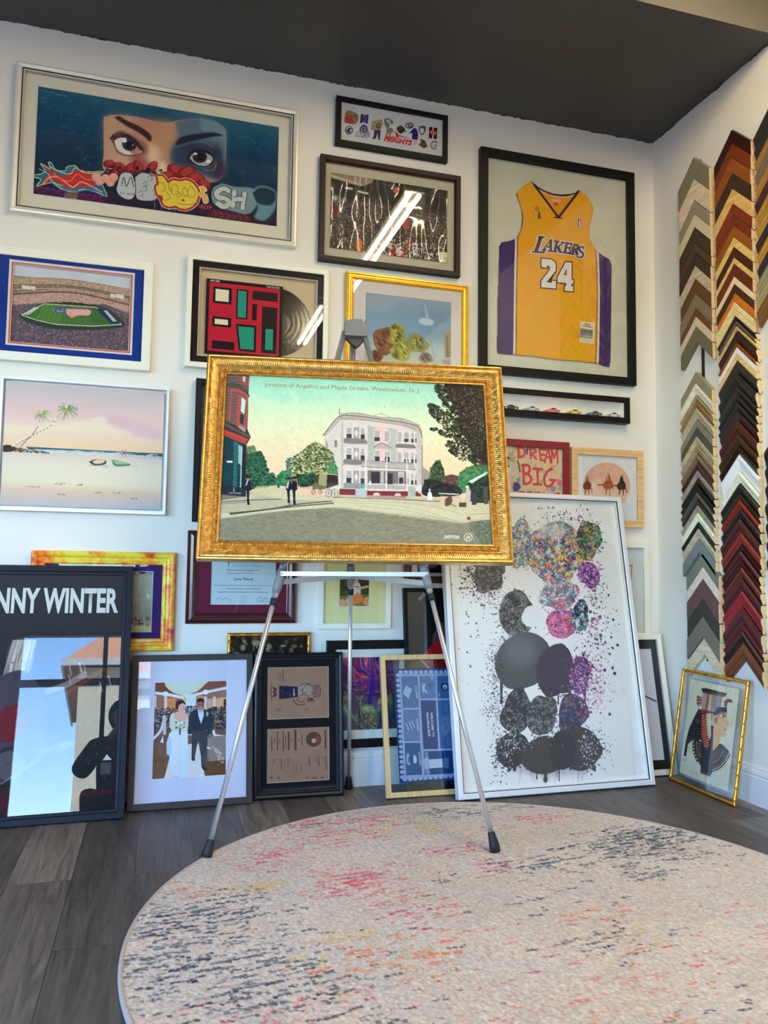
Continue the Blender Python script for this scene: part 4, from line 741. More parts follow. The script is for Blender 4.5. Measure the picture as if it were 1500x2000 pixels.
def art_beach(w, h):
    A = Art([(48, 978), (1107, 1072), (1078, 1852), (3, 1805)], w, h, .0019, (200, 190, 200), 6); rs = A.rs
    A.vgrad([(0, (176, 176, 190)), (.12, (190, 182, 196)), (.22, (204, 182, 190)), (.32, (212, 190, 196)), (.42, (214, 198, 186)), (.52, (220, 192, 166)), (.535, (206, 190, 180)), (.56, (198, 190, 194)), (.63, (206, 198, 196)), (.68, (208, 205, 196)), (.80, (210, 205, 190)), (.86, (202, 184, 168)), (.92, (190, 178, 178)), (1, (168, 170, 190))]); A.noise(5, 26, oct=4, sx=4)
    A.blob([(600, 1248), (720, 1225), (820, 1230), (1000, 1290), (1095, 1330), (1095, 1380), (900, 1360), (700, 1310), (740, 1290)], (200, 172, 194), .7, 3); A.blob([(30, 1265), (300, 1275), (650, 1250), (760, 1290), (900, 1350), (700, 1345), (380, 1320), (120, 1330), (28, 1330)], (222, 212, 196), .8, 5); A.blob([(600, 1240), (700, 1228), (720, 1262), (640, 1262)], (220, 206, 206), .8, 2)
    # sea and surf
    A.poly([(180, 1420), (500, 1440), (820, 1462), (1092, 1478), (1091, 1502), (820, 1478), (500, 1458), (200, 1440)], (50, 82, 116)); A.poly([(240, 1436), (520, 1452), (820, 1472), (800, 1482), (500, 1462), (260, 1448)], (146, 186, 206)); A.poly([(820, 1482), (1091, 1500), (1088, 1520), (800, 1492)], (176, 176, 186), .8, 1)
    for _ in range(60): x = rs.uniform(220, 1080); y = 1437 + (x - 200) * .052 + rs.uniform(-2, 18); A.line([(x, y), (x + rs.uniform(15, 50), y + rs.uniform(0, 4))], rs.uniform(2, 5), (214, 222, 226), .75)
    A.poly([(20, 1500), (560, 1500), (1088, 1560), (1084, 1720), (700, 1680), (20, 1640)], (212, 208, 200), .55, 10)
    # island
    for _ in range(120): x = rs.uniform(22, 330); y = 1425 + (x - 22) * .12 + rs.uniform(-14, 22) * (1 - (x - 22) / 360); A.ell(x, y, rs.uniform(4, 12), rs.uniform(2, 6), [(60, 56, 56), (120, 116, 70), (90, 80, 70), (150, 140, 100), (40, 38, 44)][rs.randint(5)], .85)
    A.blob([(22, 1410), (60, 1405), (110, 1425), (90, 1450), (24, 1450)], (44, 36, 42), .9)
    A.line([(85, 1420), (140, 1380), (205, 1355), (235, 1325), (262, 1285)], 6, (110, 100, 96)); A.line([(85, 1420), (130, 1385), (210, 1352), (290, 1318), (340, 1290), (385, 1235)], 7, (226, 222, 216)); A.line([(145, 1420), (180, 1380), (215, 1352)], 6, (120, 104, 90))
    for t in np.linspace(.1, .95, 12): x = 85 + 300 * t; y = np.interp(x, [85, 210, 340, 385], [1420, 1352, 1290, 1235]); A.line([(x - 8, y + 5), (x + 8, y - 3)], 5, (80, 66, 60), .8)
    def palm(cx, cy, r, n):
        for i in range(n):
            q = i / n * 2 * PI + rs.uniform(-.15, .15); ex, ey = cx + r * math.cos(q) * rs.uniform(.8, 1.15), cy + r * .75 * math.sin(q) * rs.uniform(.7, 1.1); mx, my = (cx + ex) / 2, (cy + ey) / 2 - r * .16
            c = [(96, 142, 122), (150, 170, 90), (214, 196, 90), (70, 120, 104)][rs.randint(4)]; A.line([(cx, cy), (mx, my), (ex, ey + r * .12)], r * .10, c, .95, 1)
            for k in np.linspace(.3, .95, 7): px, py = cx + (ex - cx) * k, cy + (ey - cy) * k - r * .12 * math.sin(k * 3); A.line([(px, py), (px + rs.uniform(-5, 5), py + r * .16)], 2.4, c, .8)
    palm(292, 1212, 58, 15); palm(458, 1185, 78, 18); A.ell(458, 1190, 9, 9, (220, 140, 90)); A.ell(292, 1215, 6, 6, (200, 180, 90))
    # boats and walkers
    A.blob([(600, 1528), (640, 1512), (712, 1518), (708, 1545), (640, 1550)], (64, 56, 58)); A.blob([(625, 1524), (665, 1512), (708, 1520), (690, 1538), (640, 1540)], (206, 186, 168)); A.blob([(752, 1515), (790, 1520), (878, 1545), (850, 1558), (775, 1556)], (70, 120, 94)); A.blob([(756, 1520), (800, 1524), (870, 1542), (790, 1546)], (140, 176, 150))
    A.line([(600, 1550), (730, 1560)], 4, (120, 110, 110), .7); A.line([(860, 1556), (930, 1562)], 2, (120, 110, 110), .7)
    for x, c in ((828, (190, 120, 160)), (848, (120, 150, 170))): A.line([(x, 1458), (x, 1492)], 9, c, .95); A.ell(x, 1453, 4, 5, (150, 110, 90)); A.line([(x - 15, 1499), (x + 15, 1501)], 3, (150, 140, 150), .6)
    for x0, x1, y in ((170, 265, 1688), (365, 440, 1672), (360, 460, 1742), (630, 690, 1735), (750, 830, 1738), (880, 920, 1778), (520, 560, 1680)):
        for _ in range(14): x = rs.uniform(x0, x1); A.ell(x, y + rs.uniform(-6, 4), rs.uniform(2, 7), rs.uniform(1, 3), (110, 96, 96), .7)
    A.line([(960, 1815), (1060, 1822)], 2, (206, 210, 214), .9); A.noise(3, 1.5); A.I *= np.array((1.04, 1.0, .93), np.float32); return A
def art_sleeve(w, h):
    A = Art([(0, 0), (100, 0), (100, 100), (0, 100)], w, h, .003, (26, 14, 20), 2); P = A.cp; Rd = (176, 22, 48); K = (26, 14, 20); G = (26, 132, 112); W = (214, 204, 176)
    P([(4, 4.5), (96, 4.5), (96, 96), (4, 96)], Rd)
    # plain colour-block composition in the same palette
    P([(9, 10), (33, 10), (33, 32), (9, 32)], K); P([(12, 13), (29, 13), (29, 29), (12, 29)], W); P([(9, 50), (33, 50), (33, 63), (9, 63)], K); P([(12, 53), (29, 53), (29, 60), (12, 60)], W); P([(9, 82), (38, 82), (38, 93), (9, 93)], K)
    P([(39, 10), (54, 10), (54, 50), (39, 50)], K); P([(41, 12), (52, 12), (52, 48), (41, 48)], G); P([(60, 10), (93, 10), (93, 22), (60, 22)], K); P([(39, 57), (66, 57), (66, 93), (44, 93)], K); P([(42, 60), (63, 60), (63, 90), (46, 90)], G); P([(73, 30), (93, 30), (93, 93), (73, 93)], K); P([(78, 60), (88, 60), (88, 88), (78, 88)], G); P([(60, 28), (66, 28), (66, 50), (60, 50)], K)
    A.text('SPLIT ENZ', (5, 3.6), (17, 3.6), 2.2, (214, 206, 200), .02); A.text('TRUE COLOURS', (78, 3.6), (95, 3.6), 2.2, (214, 206, 200), .02); return A
def art_sky(w, h):
    A = Art([(0, 0), (100, 0), (100, 112), (0, 112)], w, h, .002, (130, 150, 170), 7); rs = A.rs
    A.vgrad([(0, (134, 150, 168)), (.2, (112, 142, 168)), (.4, (116, 146, 172)), (.55, (160, 172, 176)), (.66, (190, 184, 160)), (1, (200, 186, 150))]); A.noise(12, 40, oct=4, sx=2.5); A.ell(16, 10, 20, 10, (150, 156, 170), .5, soft=10); A.ell(80, 60, 22, 14, (176, 188, 190), .5, soft=10)
    def rock(cx, cy, rx, ry, cols, q=0):
        th = np.linspace(0, 2 * PI, 13)[:-1]; kk = 1 + .3 * (rs.rand(12) - .5); A.blob([(cx + rx * k_ * math.cos(t_), cy + ry * k_ * math.sin(t_)) for t_, k_ in zip(th, kk)], cols[0])
        for _ in range(14): A.ell(cx + rs.uniform(-.6, .6) * rx, cy + rs.uniform(-.6, .6) * ry, rx * rs.uniform(.1, .3), ry * rs.uniform(.1, .3), cols[rs.randint(len(cols))], .5, soft=1)
        for _ in range(26):
            t = rs.uniform(0, 2 * PI); r = rs.uniform(0, .8); x, y = cx + rx * r * math.cos(t), cy + ry * r * math.sin(t); A.line([(x - 1.4, y - 1.8), (x, y + rs.uniform(-1, 1)), (x + 1.6, y + 1.4)], rs.uniform(.3, .9), cols[rs.randint(1, len(cols))], .8)
    rock(22, 51, 12, 15, [(128, 84, 62), (90, 50, 40), (176, 120, 96), (60, 36, 30)], 30); rock(38, 43, 9, 13, [(150, 144, 70), (60, 56, 34), (190, 184, 90), (40, 38, 28)], 0); rock(42, 61, 12, 10, [(160, 156, 74), (70, 64, 36), (196, 190, 100)], 40); rock(60, 51, 13, 10, [(134, 132, 72), (44, 42, 30), (176, 170, 100)], 30); rock(70, 65, 8, 6, [(140, 130, 110), (60, 54, 50)], 40); rock(14, 69, 8, 7, [(130, 86, 60), (80, 46, 36)], 0)
    A.poly([(90, 36), (101, 34), (101, 62), (92, 64)], (140, 124, 84)); A.line([(94, 38), (95, 62)], 1, (90, 80, 60)); A.poly([(88, 66), (101, 64), (101, 100), (97, 104), (95, 78)], (150, 146, 140)); A.ell(70, 26, 9, 4, (176, 190, 206), .9, soft=1); A.poly([(67, 6), (70, 22), (73, 22), (69, 8)], (150, 166, 184), .9); A.line([(66, 30), (64, 58)], .5, (90, 110, 130), .7); A.line([(72, 30), (80, 66)], .5, (90, 110, 130), .7)
    A.noise(4, 1.6); return A
def art_dream(w, h):
    # visible part drawn in crop coordinates, sheet continues to the left behind the gold frame
    A = Art([(-330, 120), (1290, 168), (1310, 1500), (-330, 1500)], w, h, .0014, (196, 176, 140), 12); rs = A.rs
    cols = [(206, 170, 120), (190, 180, 150), (150, 150, 110), (204, 120, 80), (196, 190, 170), (206, 130, 140), (150, 140, 150), (214, 180, 90), (170, 176, 180)]
    for _ in range(260):
        x, y = rs.uniform(-330, 1300), rs.uniform(120, 1500); s = rs.uniform(20, 90); A.poly([(x, y), (x + s, y + rs.uniform(-15, 15)), (x + s * rs.uniform(.6, 1), y + s), (x - s * .1, y + s * rs.uniform(.6, 1))], cols[rs.randint(len(cols))], .75)
    for _ in range(160):
        x, y = rs.uniform(-330, 1300), rs.uniform(120, 1500); A.line([(x, y), (x + rs.uniform(-40, 40), y + rs.uniform(-40, 40)), (x + rs.uniform(-50, 50), y + rs.uniform(-50, 50))], rs.uniform(3, 9), [(60, 50, 60), (180, 60, 60), (60, 70, 140), (206, 206, 196), (80, 110, 60), (206, 90, 140)][rs.randint(6)], .7)
    for y0 in (250, 330): A.poly([(215, y0), (330, y0), (330, y0 + 60), (215, y0 + 60)], (146, 150, 110), .8)
    A.poly([(140, 120), (215, 130), (215, 310), (150, 320)], (196, 196, 176)); A.ell(190, 350, 60, 36, (24, 26, 26)); A.ell(200, 400, 46, 50, (156, 160, 150)); A.ell(200, 480, 40, 34, (20, 22, 24)); A.poly([(150, 520), (290, 480), (260, 700), (290, 860), (200, 1040), (150, 900)], (190, 194, 180)); A.line([(210, 680), (230, 860)], 8, (60, 66, 60)); A.poly([(200, 1010), (310, 960), (310, 1140), (205, 1130)], (30, 32, 34))
    A.line([(400, 380), (440, 470), (460, 580)], 34, (50, 80, 36)); A.blob([(320, 820), (350, 750), (430, 760), (470, 830), (400, 900), (330, 890)], (20, 22, 116)); A.blob([(380, 680), (450, 670), (460, 730), (410, 750)], (100, 130, 160)); A.poly([(580, 150), (620, 160), (600, 290), (575, 270)], (40, 30, 130)); A.ell(1115, 840, 55, 48, (110, 120, 170)); A.ell(1240, 740, 55, 50, (206, 70, 130), .8); A.line([(1160, 480), (1180, 640)], 60, (206, 170, 70), .8)
    Rd = (196, 22, 18); S = A.seg
    def let(strokes, w=50):
        for st in strokes: A.line(st, w, Rd) if len(st) > 2 else A.seg(st, w, Rd)
        for st in strokes:
            for x, y in (st[0], st[-1]): A.ell(x, y, w * .5, w * .5, Rd)
    let([[(420, 160), (430, 320)], [(400, 160), (520, 170), (550, 250), (500, 310), (420, 330)], [(400, 165), (500, 160)]], 44)
    let([[(650, 170), (670, 330)], [(640, 180), (740, 180), (770, 220), (700, 260), (670, 260)], [(690, 260), (780, 350)]], 38); let([[(840, 180), (860, 360)], [(840, 180), (960, 190)], [(850, 270), (940, 275)], [(860, 360), (960, 370)]], 36)
    let([[(1010, 170), (940, 400)], [(1020, 180), (1060, 400)], [(975, 310), (1045, 310)]], 34); let([[(1080, 190), (1080, 400)], [(1085, 190), (1130, 320)], [(1130, 320), (1190, 180)], [(1190, 190), (1200, 400)]], 34)
    let([[(520, 470), (535, 760)], [(500, 460), (620, 460), (650, 540), (600, 590), (530, 600)], [(530, 600), (640, 620), (680, 700), (620, 760), (530, 770)]], 52); let([[(720, 510), (890, 515)], [(805, 510), (810, 770)], [(730, 770), (880, 775)]], 44); let([[(1080, 510), (1000, 550), (940, 660), (960, 780), (1060, 790), (1140, 700)], [(1060, 690), (1150, 700)]], 50)
    let([[(440, 920), (450, 1090)], [(430, 920), (530, 910), (550, 990), (500, 1050), (450, 1080)]], 42); let([[(610, 920), (620, 1080)], [(600, 920), (680, 910), (690, 960), (620, 990)], [(630, 990), (720, 1090)]], 38); let([[(760, 920), (770, 1090)], [(760, 920), (850, 915)], [(765, 1000), (840, 1000)], [(770, 1090), (870, 1080)]], 36)
    let([[(930, 920), (890, 1110)], [(935, 920), (980, 1100)], [(910, 1030), (965, 1030)]], 32); let([[(1010, 1110), (1020, 940)], [(1020, 940), (1060, 1050)], [(1060, 1050), (1110, 930)], [(1110, 930), (1120, 1110)]], 32); let([[(1230, 920), (1150, 930), (1140, 990), (1220, 1010), (1230, 1080), (1140, 1110)]], 38)
    A.noise(5, 2); return A
def art_horses(w, h):
    A = Art([(798, 672), (1343, 710), (1343, 1308), (800, 1290)], w, h, .0014, (208, 208, 210), 3); rs = A.rs; cx, cy = 1070, 982
    A.ell(cx, cy, 213, 226, (206, 160, 136), n=60)
    t = np.radians(np.linspace(0, 360, 60)); circ = [(cx + 213 * math.cos(q), cy + 226 * math.sin(q)) for q in t]
    A.poly([(900, 760), (1230, 760), (1285, 900), (1280, 960), (870, 940), (880, 830)], (204, 162, 142), .0); A.noise(10, 12, circ, 4); A.blob([(880, 1010), (1000, 1000), (1100, 1040), (1270, 1050), (1240, 1140), (1130, 1200), (1000, 1200), (900, 1110)], (222, 184, 162), .8, 6); A.blob([(930, 930), (1010, 900), (1020, 980), (930, 1000)], (226, 190, 168), .7, 6)
    def horse(x, y, s, c, d, f=1):
        P = lambda *p: [(x + a * s * f, y + b * s) for a, b in p]
        A.blob(P((-6, -62), (4, -74), (14, -60), (20, -30), (34, -8), (38, 28), (26, 50), (-24, 50), (-40, 20), (-30, -4), (-16, -24), (-12, -48)), c); A.blob(P((-4, -50), (10, -48), (16, -20), (8, 0), (-8, -10)), d); A.line(P((-2, -60), (-1, -20)), 5 * s, (226, 214, 204)) if c[0] > 110 else None
        A.line(P((-14, 40), (-16, 78), (-22, 100)), 12 * s, c, 1, 6 * s); A.line(P((14, 44), (16, 80), (12, 108)), 12 * s, c, 1, 6 * s); A.line(P((30, 30), (44, 60), (40, 84)), 9 * s, d, 1, 5 * s); A.line(P((-34, 20), (-70, 14), (-86, 22)), 9 * s, d, .8); A.line(P((-5, -70), (-8, -82)), 4 * s, c); A.line(P((6, -72), (10, -84)), 4 * s, c)
    horse(895, 960, 1.0, (110, 60, 44), (84, 44, 36)); A.ell(905, 900, 32, 40, (190, 150, 136), .6, soft=5); horse(1205, 960, 1.05, (66, 42, 38), (48, 32, 32)); horse(1085, 950, 1.15, (156, 76, 48), (128, 56, 38))
    A.blob([(870, 1060), (1000, 1040), (1100, 1075), (1260, 1080), (1200, 1170), (1070, 1205), (930, 1150)], (218, 176, 154), .75, 5); A.blob([(1100, 1010), (1140, 1000), (1150, 1060), (1110, 1070)], (226, 190, 170), .7, 3)
    # trim back to the white sheet outside the circle
    m = np.ones((A.Hh, A.W), bool); P = A.m(circ); r = A.mask(P, 2); out = np.ones((A.Hh, A.W), np.float32); out[r[1]:r[1] + r[2].shape[0], r[0]:r[0] + r[2].shape[1]] -= r[2]; A.I[:] = A.I * (1 - out[..., None]) + np.array((208, 208, 210), np.float32) * out[..., None]; return A
def art_pale(w, h):
    A = Art([(300, 232), (993, 232), (990, 622), (300, 622)], w, h, .0022, (150, 148, 130), 4); rs = A.rs
    A.vgrad([(0, (110, 108, 104)), (.12, (160, 156, 140)), (.5, (156, 152, 130)), (.8, (138, 130, 116)), (.9, (180, 174, 110)), (1, (176, 170, 100))]); A.noise(14, 12, oct=4); A.line([(860, 240), (990, 236)], 14, (40, 36, 36), .9); A.ell(905, 250, 26, 8, (16, 16, 16), .9)
    A.ell(955, 392, 18, 22, (196, 192, 180), .9, wob=.3); A.ell(962, 380, 4, 4, (30, 30, 30))
    for x in range(320, 980, 60): A.line([(x, 470), (x + 10, 440), (x + 24, 500), (x + 36, 450)], 4, (120, 120, 96), .6)
    A.speck([(300, 540), (990, 530), (990, 575), (300, 580)], 120, [(110, 50, 90), (60, 40, 40), (150, 80, 60)], 1, 3, .7); A.speck([(300, 232), (993, 232), (990, 580), (300, 580)], 200, [(90, 90, 80), (190, 186, 170)], .5, 1.4, .6); return A
def art_diploma(w, h):
    A = Art([(0, 0), (100, 0), (100, 86), (0, 86)], w, h, .0016, (176, 192, 198), 2); K = (70, 78, 84); rs = A.rs
    A.text('TO ALL PERSONS TO WHOM THESE PRESENTS', (18, 8), (82, 8), 2, K)
    def tl(x0, x1, y, a=.7, hh=1.0):
        x = x0
        while x < x1: l = rs.uniform(2, 6); A.line([(x, y), (min(x + l, x1), y)], hh, K, a); x += l + .8
    for x0, x1, y in ((22, 78, 17), (28, 74, 22), (32, 78, 26), (25, 75, 33), (25, 66, 37.5)): tl(x0, x1, y)
    A.text('T', (25, 27.5), (29, 27.5), 7, K, .02); A.text('L', (36, 48), (38, 48), 4.4, K, .03); tl(38.5, 47, 46.6, .85, 1.8); A.text('F', (50, 48), (52, 48), 4.4, K, .03); tl(53, 65, 46.6, .8, 1.8)
    for x0, x1, y in ((6, 94, 56), (25, 78, 61), (12, 88, 66)): tl(x0, x1, y)
    A.line([(10, 77), (16, 74), (20, 78), (26, 74), (30, 79), (33, 76)], .6, K, .8); A.line([(72, 77), (77, 73), (80, 79), (84, 74), (90, 78)], .6, K, .9); A.line([(70, 80), (92, 80)], .5, K, .8); A.ell(50, 77, 6, 6, (150, 166, 172), .8); A.ell(50, 77, 4.6, 4.6, (172, 188, 194), .9); return A
def art_pumpkin(w, h):
    A = Art([(247, 160), (472, 160), (472, 403), (247, 403)], w, h, .0013, (60, 62, 30), 6); A.noise(14, 6, oct=3); A.speck([(247, 160), (472, 160), (472, 300), (247, 300)], 300, [(30, 30, 20), (96, 90, 50)], .8, 2, .7); A.blob([(247, 330), (472, 320), (472, 403), (247, 403)], (120, 110, 40))
    A.blob([(335, 250), (360, 230), (395, 240), (405, 290), (400, 350), (350, 350), (330, 310)], (206, 190, 180)); A.line([(400, 275), (460, 262)], 16, (206, 166, 140)); A.line([(340, 262), (395, 268)], 6, (150, 60, 70)); A.ell(362, 215, 26, 30, (206, 160, 130)); A.ell(362, 195, 30, 20, (90, 60, 40))
    for x, y, r, c in ((275, 375, 30, (230, 150, 120)), (330, 370, 34, (232, 146, 106)), (385, 345, 38, (226, 120, 60)), (455, 362, 32, (228, 140, 90)), (310, 395, 22, (224, 130, 80)), (350, 400, 22, (230, 150, 110))):
        A.ell(x, y, r, r * .92, c); 
        for k in (-.5, 0, .5): A.line([(x + k * r, y - r * .8), (x + k * r * 1.5, y), (x + k * r, y + r * .8)], 1.6, (180, 84, 40), .6)
        A.line([(x, y - r * .9), (x + 3, y - r * 1.15)], 4, (90, 90, 50))
    return A
def art_leaf(w, h):
    A = Art([(0, 0), (100, 0), (100, 95), (0, 95)], w, h, .002, (26, 20, 14), 6); rs = A.rs
    for _ in range(340): A.ell(rs.uniform(0, 100), rs.uniform(0, 95), rs.uniform(1, 4), rs.uniform(1, 4), [(16, 12, 10), (60, 48, 28), (110, 92, 62), (40, 32, 18), (90, 70, 36), (150, 130, 96)][rs.randint(6)], .8)
    return A
def art_marble(w, h):
    A = Art(QUAD(100, 120), w, h, .0016, (30, 24, 60), 15); H2, W2 = A.Hh, A.W; rs = A.rs
    yy, xx = np.mgrid[0:H2, 0:W2].astype(np.float32); x = xx / W2; y = yy / H2
    n1 = vnoise(H2, W2, 60, rs, 2); n2 = vnoise(H2, W2, 44, rs, 2)
    for k in range(3):       # domain-warped pigment bands
        iy = np.clip((y + .34 * (n1 - .5)) * H2, 0, H2 - 1).astype(int); ix = np.clip((x + .42 * (n2 - .5)) * W2, 0, W2 - 1).astype(int); n1, n2 = n1[iy, ix], n2[iy, ix]
    f = (n1 * 5.5 + n2 * 3.5 + y * .8) % 1.0; st = [0, .12, .2, .3, .34, .42, .5, .56, .64, .7, .78, .86, .92, 1]
    top = np.array([(40, 16, 90), (70, 20, 110), (150, 40, 60), (196, 24, 30), (210, 110, 90), (120, 30, 110), (30, 16, 80), (90, 60, 130), (150, 120, 160), (60, 20, 90), (170, 30, 50), (40, 30, 100), (90, 20, 80), (40, 16, 90)], np.float32)
    bot = np.array([(12, 28, 60), (16, 70, 80), (20, 110, 100), (150, 170, 120), (90, 120, 60), (40, 60, 50), (120, 110, 80), (190, 150, 70), (60, 80, 50), (10, 30, 60), (16, 40, 80), (60, 40, 90), (30, 20, 60), (12, 28, 60)], np.float32)
    m_ = np.clip((y - .5) * 3 + (n1 - .5) * 2 + .5, 0, 1)[..., None]
    T = np.stack([np.interp(f, st, top[:, k]) for k in range(3)], -1); B = np.stack([np.interp(f, st, bot[:, k]) for k in range(3)], -1); A.I[:] = T * (1 - m_) + B * m_
    A.blob([(46, 30), (52, 26), (57, 34), (58, 60), (62, 84), (56, 86), (50, 70), (44, 50)], (52, 20, 120), .75, 2); A.poly([(64, 0), (80, 0), (76, 26), (70, 36), (64, 22)], (190, 24, 28), .6, 3); A.blob([(60, 88), (84, 84), (100, 96), (100, 120), (64, 120)], (12, 28, 72), .7, 5); return A
def art_floral(w, h):
    A = Art(QUAD(100, 110), w, h, .002, (40, 24, 50), 9); rs = A.rs
    for _ in range(240): c = [(120, 50, 70), (60, 30, 80), (150, 90, 100), (30, 60, 60), (20, 18, 24), (170, 60, 50), (110, 100, 120)][rs.randint(7)]; A.ell(rs.uniform(0, 100), rs.uniform(0, 110), rs.uniform(2, 8), rs.uniform(2, 6), c, .8, rs.uniform(0, 180), wob=.3, n=12)
    A.poly([(0, 92), (100, 86), (100, 110), (0, 110)], (16, 14, 16)); A.blob([(14, 88), (30, 80), (46, 90), (40, 98), (18, 98)], (110, 90, 96)); return A
def art_dark(w, h):
    A = Art(QUAD(53, 84), w, h, .003, (14, 13, 14), 4)
    A.blob([(12, 20), (17, 14), (22, 30), (20, 50), (16, 84), (8, 84), (9, 60), (7, 44), (10, 36)], (54, 52, 48)); A.line([(9, 34), (13, 26)], .8, (96, 92, 86)); A.line([(8, 46), (12, 40)], .8, (90, 86, 80)); A.line([(9, 54), (12, 48)], .6, (80, 76, 70)); A.line([(6, 4), (9, 1)], 1.5, (110, 106, 106))
    A.poly([(5, 30), (19, 18), (53, -2), (53, 60), (20, 44)], (150, 10, 20)); A.cp([(4.6, 29.6), (5.4, 29.2), (12, 36.2), (11.6, 36.7)], (190, 150, 150)); A.line([(18, 10), (18, 84)], .5, (70, 66, 70), .8); A.blob([(30, 40), (44, 36), (50, 60), (34, 66)], (90, 10, 16)); A.poly([(20, 76), (30, 76), (30, 84), (20, 84)], (90, 84, 84)); return A
def art_noodle(w, h):
    # crop coordinates; the sheet runs on behind the big white frame
    A = Art([(80, 122), (1200, 60), (1350, 1830), (180, 1910)], w, h, .0011, (34, 66, 118), 5); rs = A.rs; LB = (176, 194, 226)
    ed = [(110, 160), (880, 130), (1180, 118)]
    def scallop(a, b, n, c=LB, r=34, sx=1):
        for i in range(n):
            t = (i + .5) / n; A.ell(a[0] + (b[0] - a[0]) * t, a[1] + (b[1] - a[1]) * t, r, r * .9, c, .92)
    scallop((150, 170), (1240, 128), 14); scallop((145, 180), (225, 1850), 21); scallop((225, 1850), (1330, 1760), 14)
    A.poly([(165, 195), (1250, 150), (1320, 1760), (250, 1835)], (150, 172, 212)); 
    cells = [([(190, 232), (455, 218), (478, 722), (218, 735)], (84, 116, 166)), ([(220, 748), (478, 740), (500, 1245), (240, 1258)], (100, 124, 176)), ([(250, 1270), (500, 1262), (535, 1775), (275, 1790)], (48, 86, 140)), ([(470, 216), (730, 208), (742, 568), (488, 580)], (92, 124, 176)), ([(745, 206), (1000, 196), (1012, 560), (752, 566)], (66, 108, 162)), ([(492, 598), (738, 592), (782, 1362), (540, 1372)], (34, 62, 116)), ([(755, 590), (1014, 580), (1058, 1355), (798, 1360)], (74, 112, 166)), ([(545, 1398), (1070, 1372), (1090, 1745), (565, 1780)], (24, 66, 124))]
    for P, c in cells: A.poly(P, c); A.seg(P + P[:1], 5, (196, 210, 236))
    A.poly([(1030, 570), (1300, 560), (1310, 1350), (1070, 1356)], (70, 104, 160)); A.poly([(1020, 190), (1270, 180), (1300, 540), (1026, 552)], (60, 100, 156))
    for i in range(20): A.line([(500 + i * 2, 620 + i * 38), (745 + i * 2, 612 + i * 38)], 3, (70, 104, 160), .8)
    for i in range(9): A.line([(505 + i * 27, 600), (548 + i * 27, 1368)], 3, (70, 104, 160), .8)
    A.poly([(230, 470), (270, 375), (365, 430), (310, 575)], (166, 190, 222)); A.line([(225, 490), (320, 570)], 16, (200, 214, 236)); A.line([(560, 340), (545, 420), (600, 480)], 22, (196, 212, 236)); A.ell(660, 350, 60, 20, (60, 90, 140), .7); A.ell(670, 245, 30, 26, (160, 184, 220), .7)
    A.ell(875, 380, 66, 66, (34, 60, 104)); A.ell(875, 380, 36, 40, (190, 206, 230)); A.ell(875, 395, 20, 16, (80, 100, 140))
    for x, y, L in ((300, 1020, 90), (350, 1000, 100), (390, 980, 80)): A.line([(x - 30, y - L * .6), (x, y), (x + 20, y + L * .6)], 20, (176, 196, 226), .9); A.line([(x - 12, y - L * .6), (x + 14, y), (x + 34, y + L * .5)], 8, (40, 70, 120), .9)
    A.blob([(300, 1420), (340, 1480), (350, 1600), (300, 1610), (280, 1500)], (150, 176, 214)); A.blob([(400, 1450), (440, 1500), (440, 1580), (400, 1590), (390, 1510)], (190, 206, 232)); A.ell(350, 1530, 40, 60, (34, 60, 104), .7); A.blob([(840, 860), (930, 820), (990, 960), (900, 1140), (820, 1080)], (110, 140, 184), .8, 3); A.speck([(840, 860), (930, 820), (990, 960), (900, 1140), (820, 1080)], 120, [(50, 80, 130), (160, 184, 216)], .8, 2, .8)
    A.poly([(620, 1530), (840, 1512), (850, 1650), (640, 1670)], (196, 208, 230)); A.poly([(860, 1505), (940, 1495), (945, 1660), (862, 1662)], (90, 120, 170)); A.poly([(560, 1410), (620, 1410), (650, 1770), (580, 1775)], (150, 176, 214), .8, 2); A.blob([(550, 1520), (620, 1500), (640, 1600), (600, 1690), (560, 1640)], (176, 196, 226), .8)
    T = lambda s, a, b, ht, bd=.02: A.text(s, a, b, ht, (222, 230, 246), bd, up=(1, -.05))
    T('WELCOME TO', (645, 785), (680, 1170), 36); T('NOODLE-BAR', (582, 790), (618, 1170), 36); T('STUFFED', (404, 375), (430, 570), 24); T('CLASSIC', (432, 890), (452, 1085), 24); T('STACKED', (464, 1410), (490, 1620), 24); T('CRISP', (512, 330), (525, 480), 22); T('BAO', (765, 480), (775, 540), 22)
    for x in (870, 900): A.line([(x, 650), (x + 8, 780)], 5, (170, 190, 220), .8); A.line([(x + 45, 1170), (x + 55, 1300)], 5, (170, 190, 220), .8)
    return A
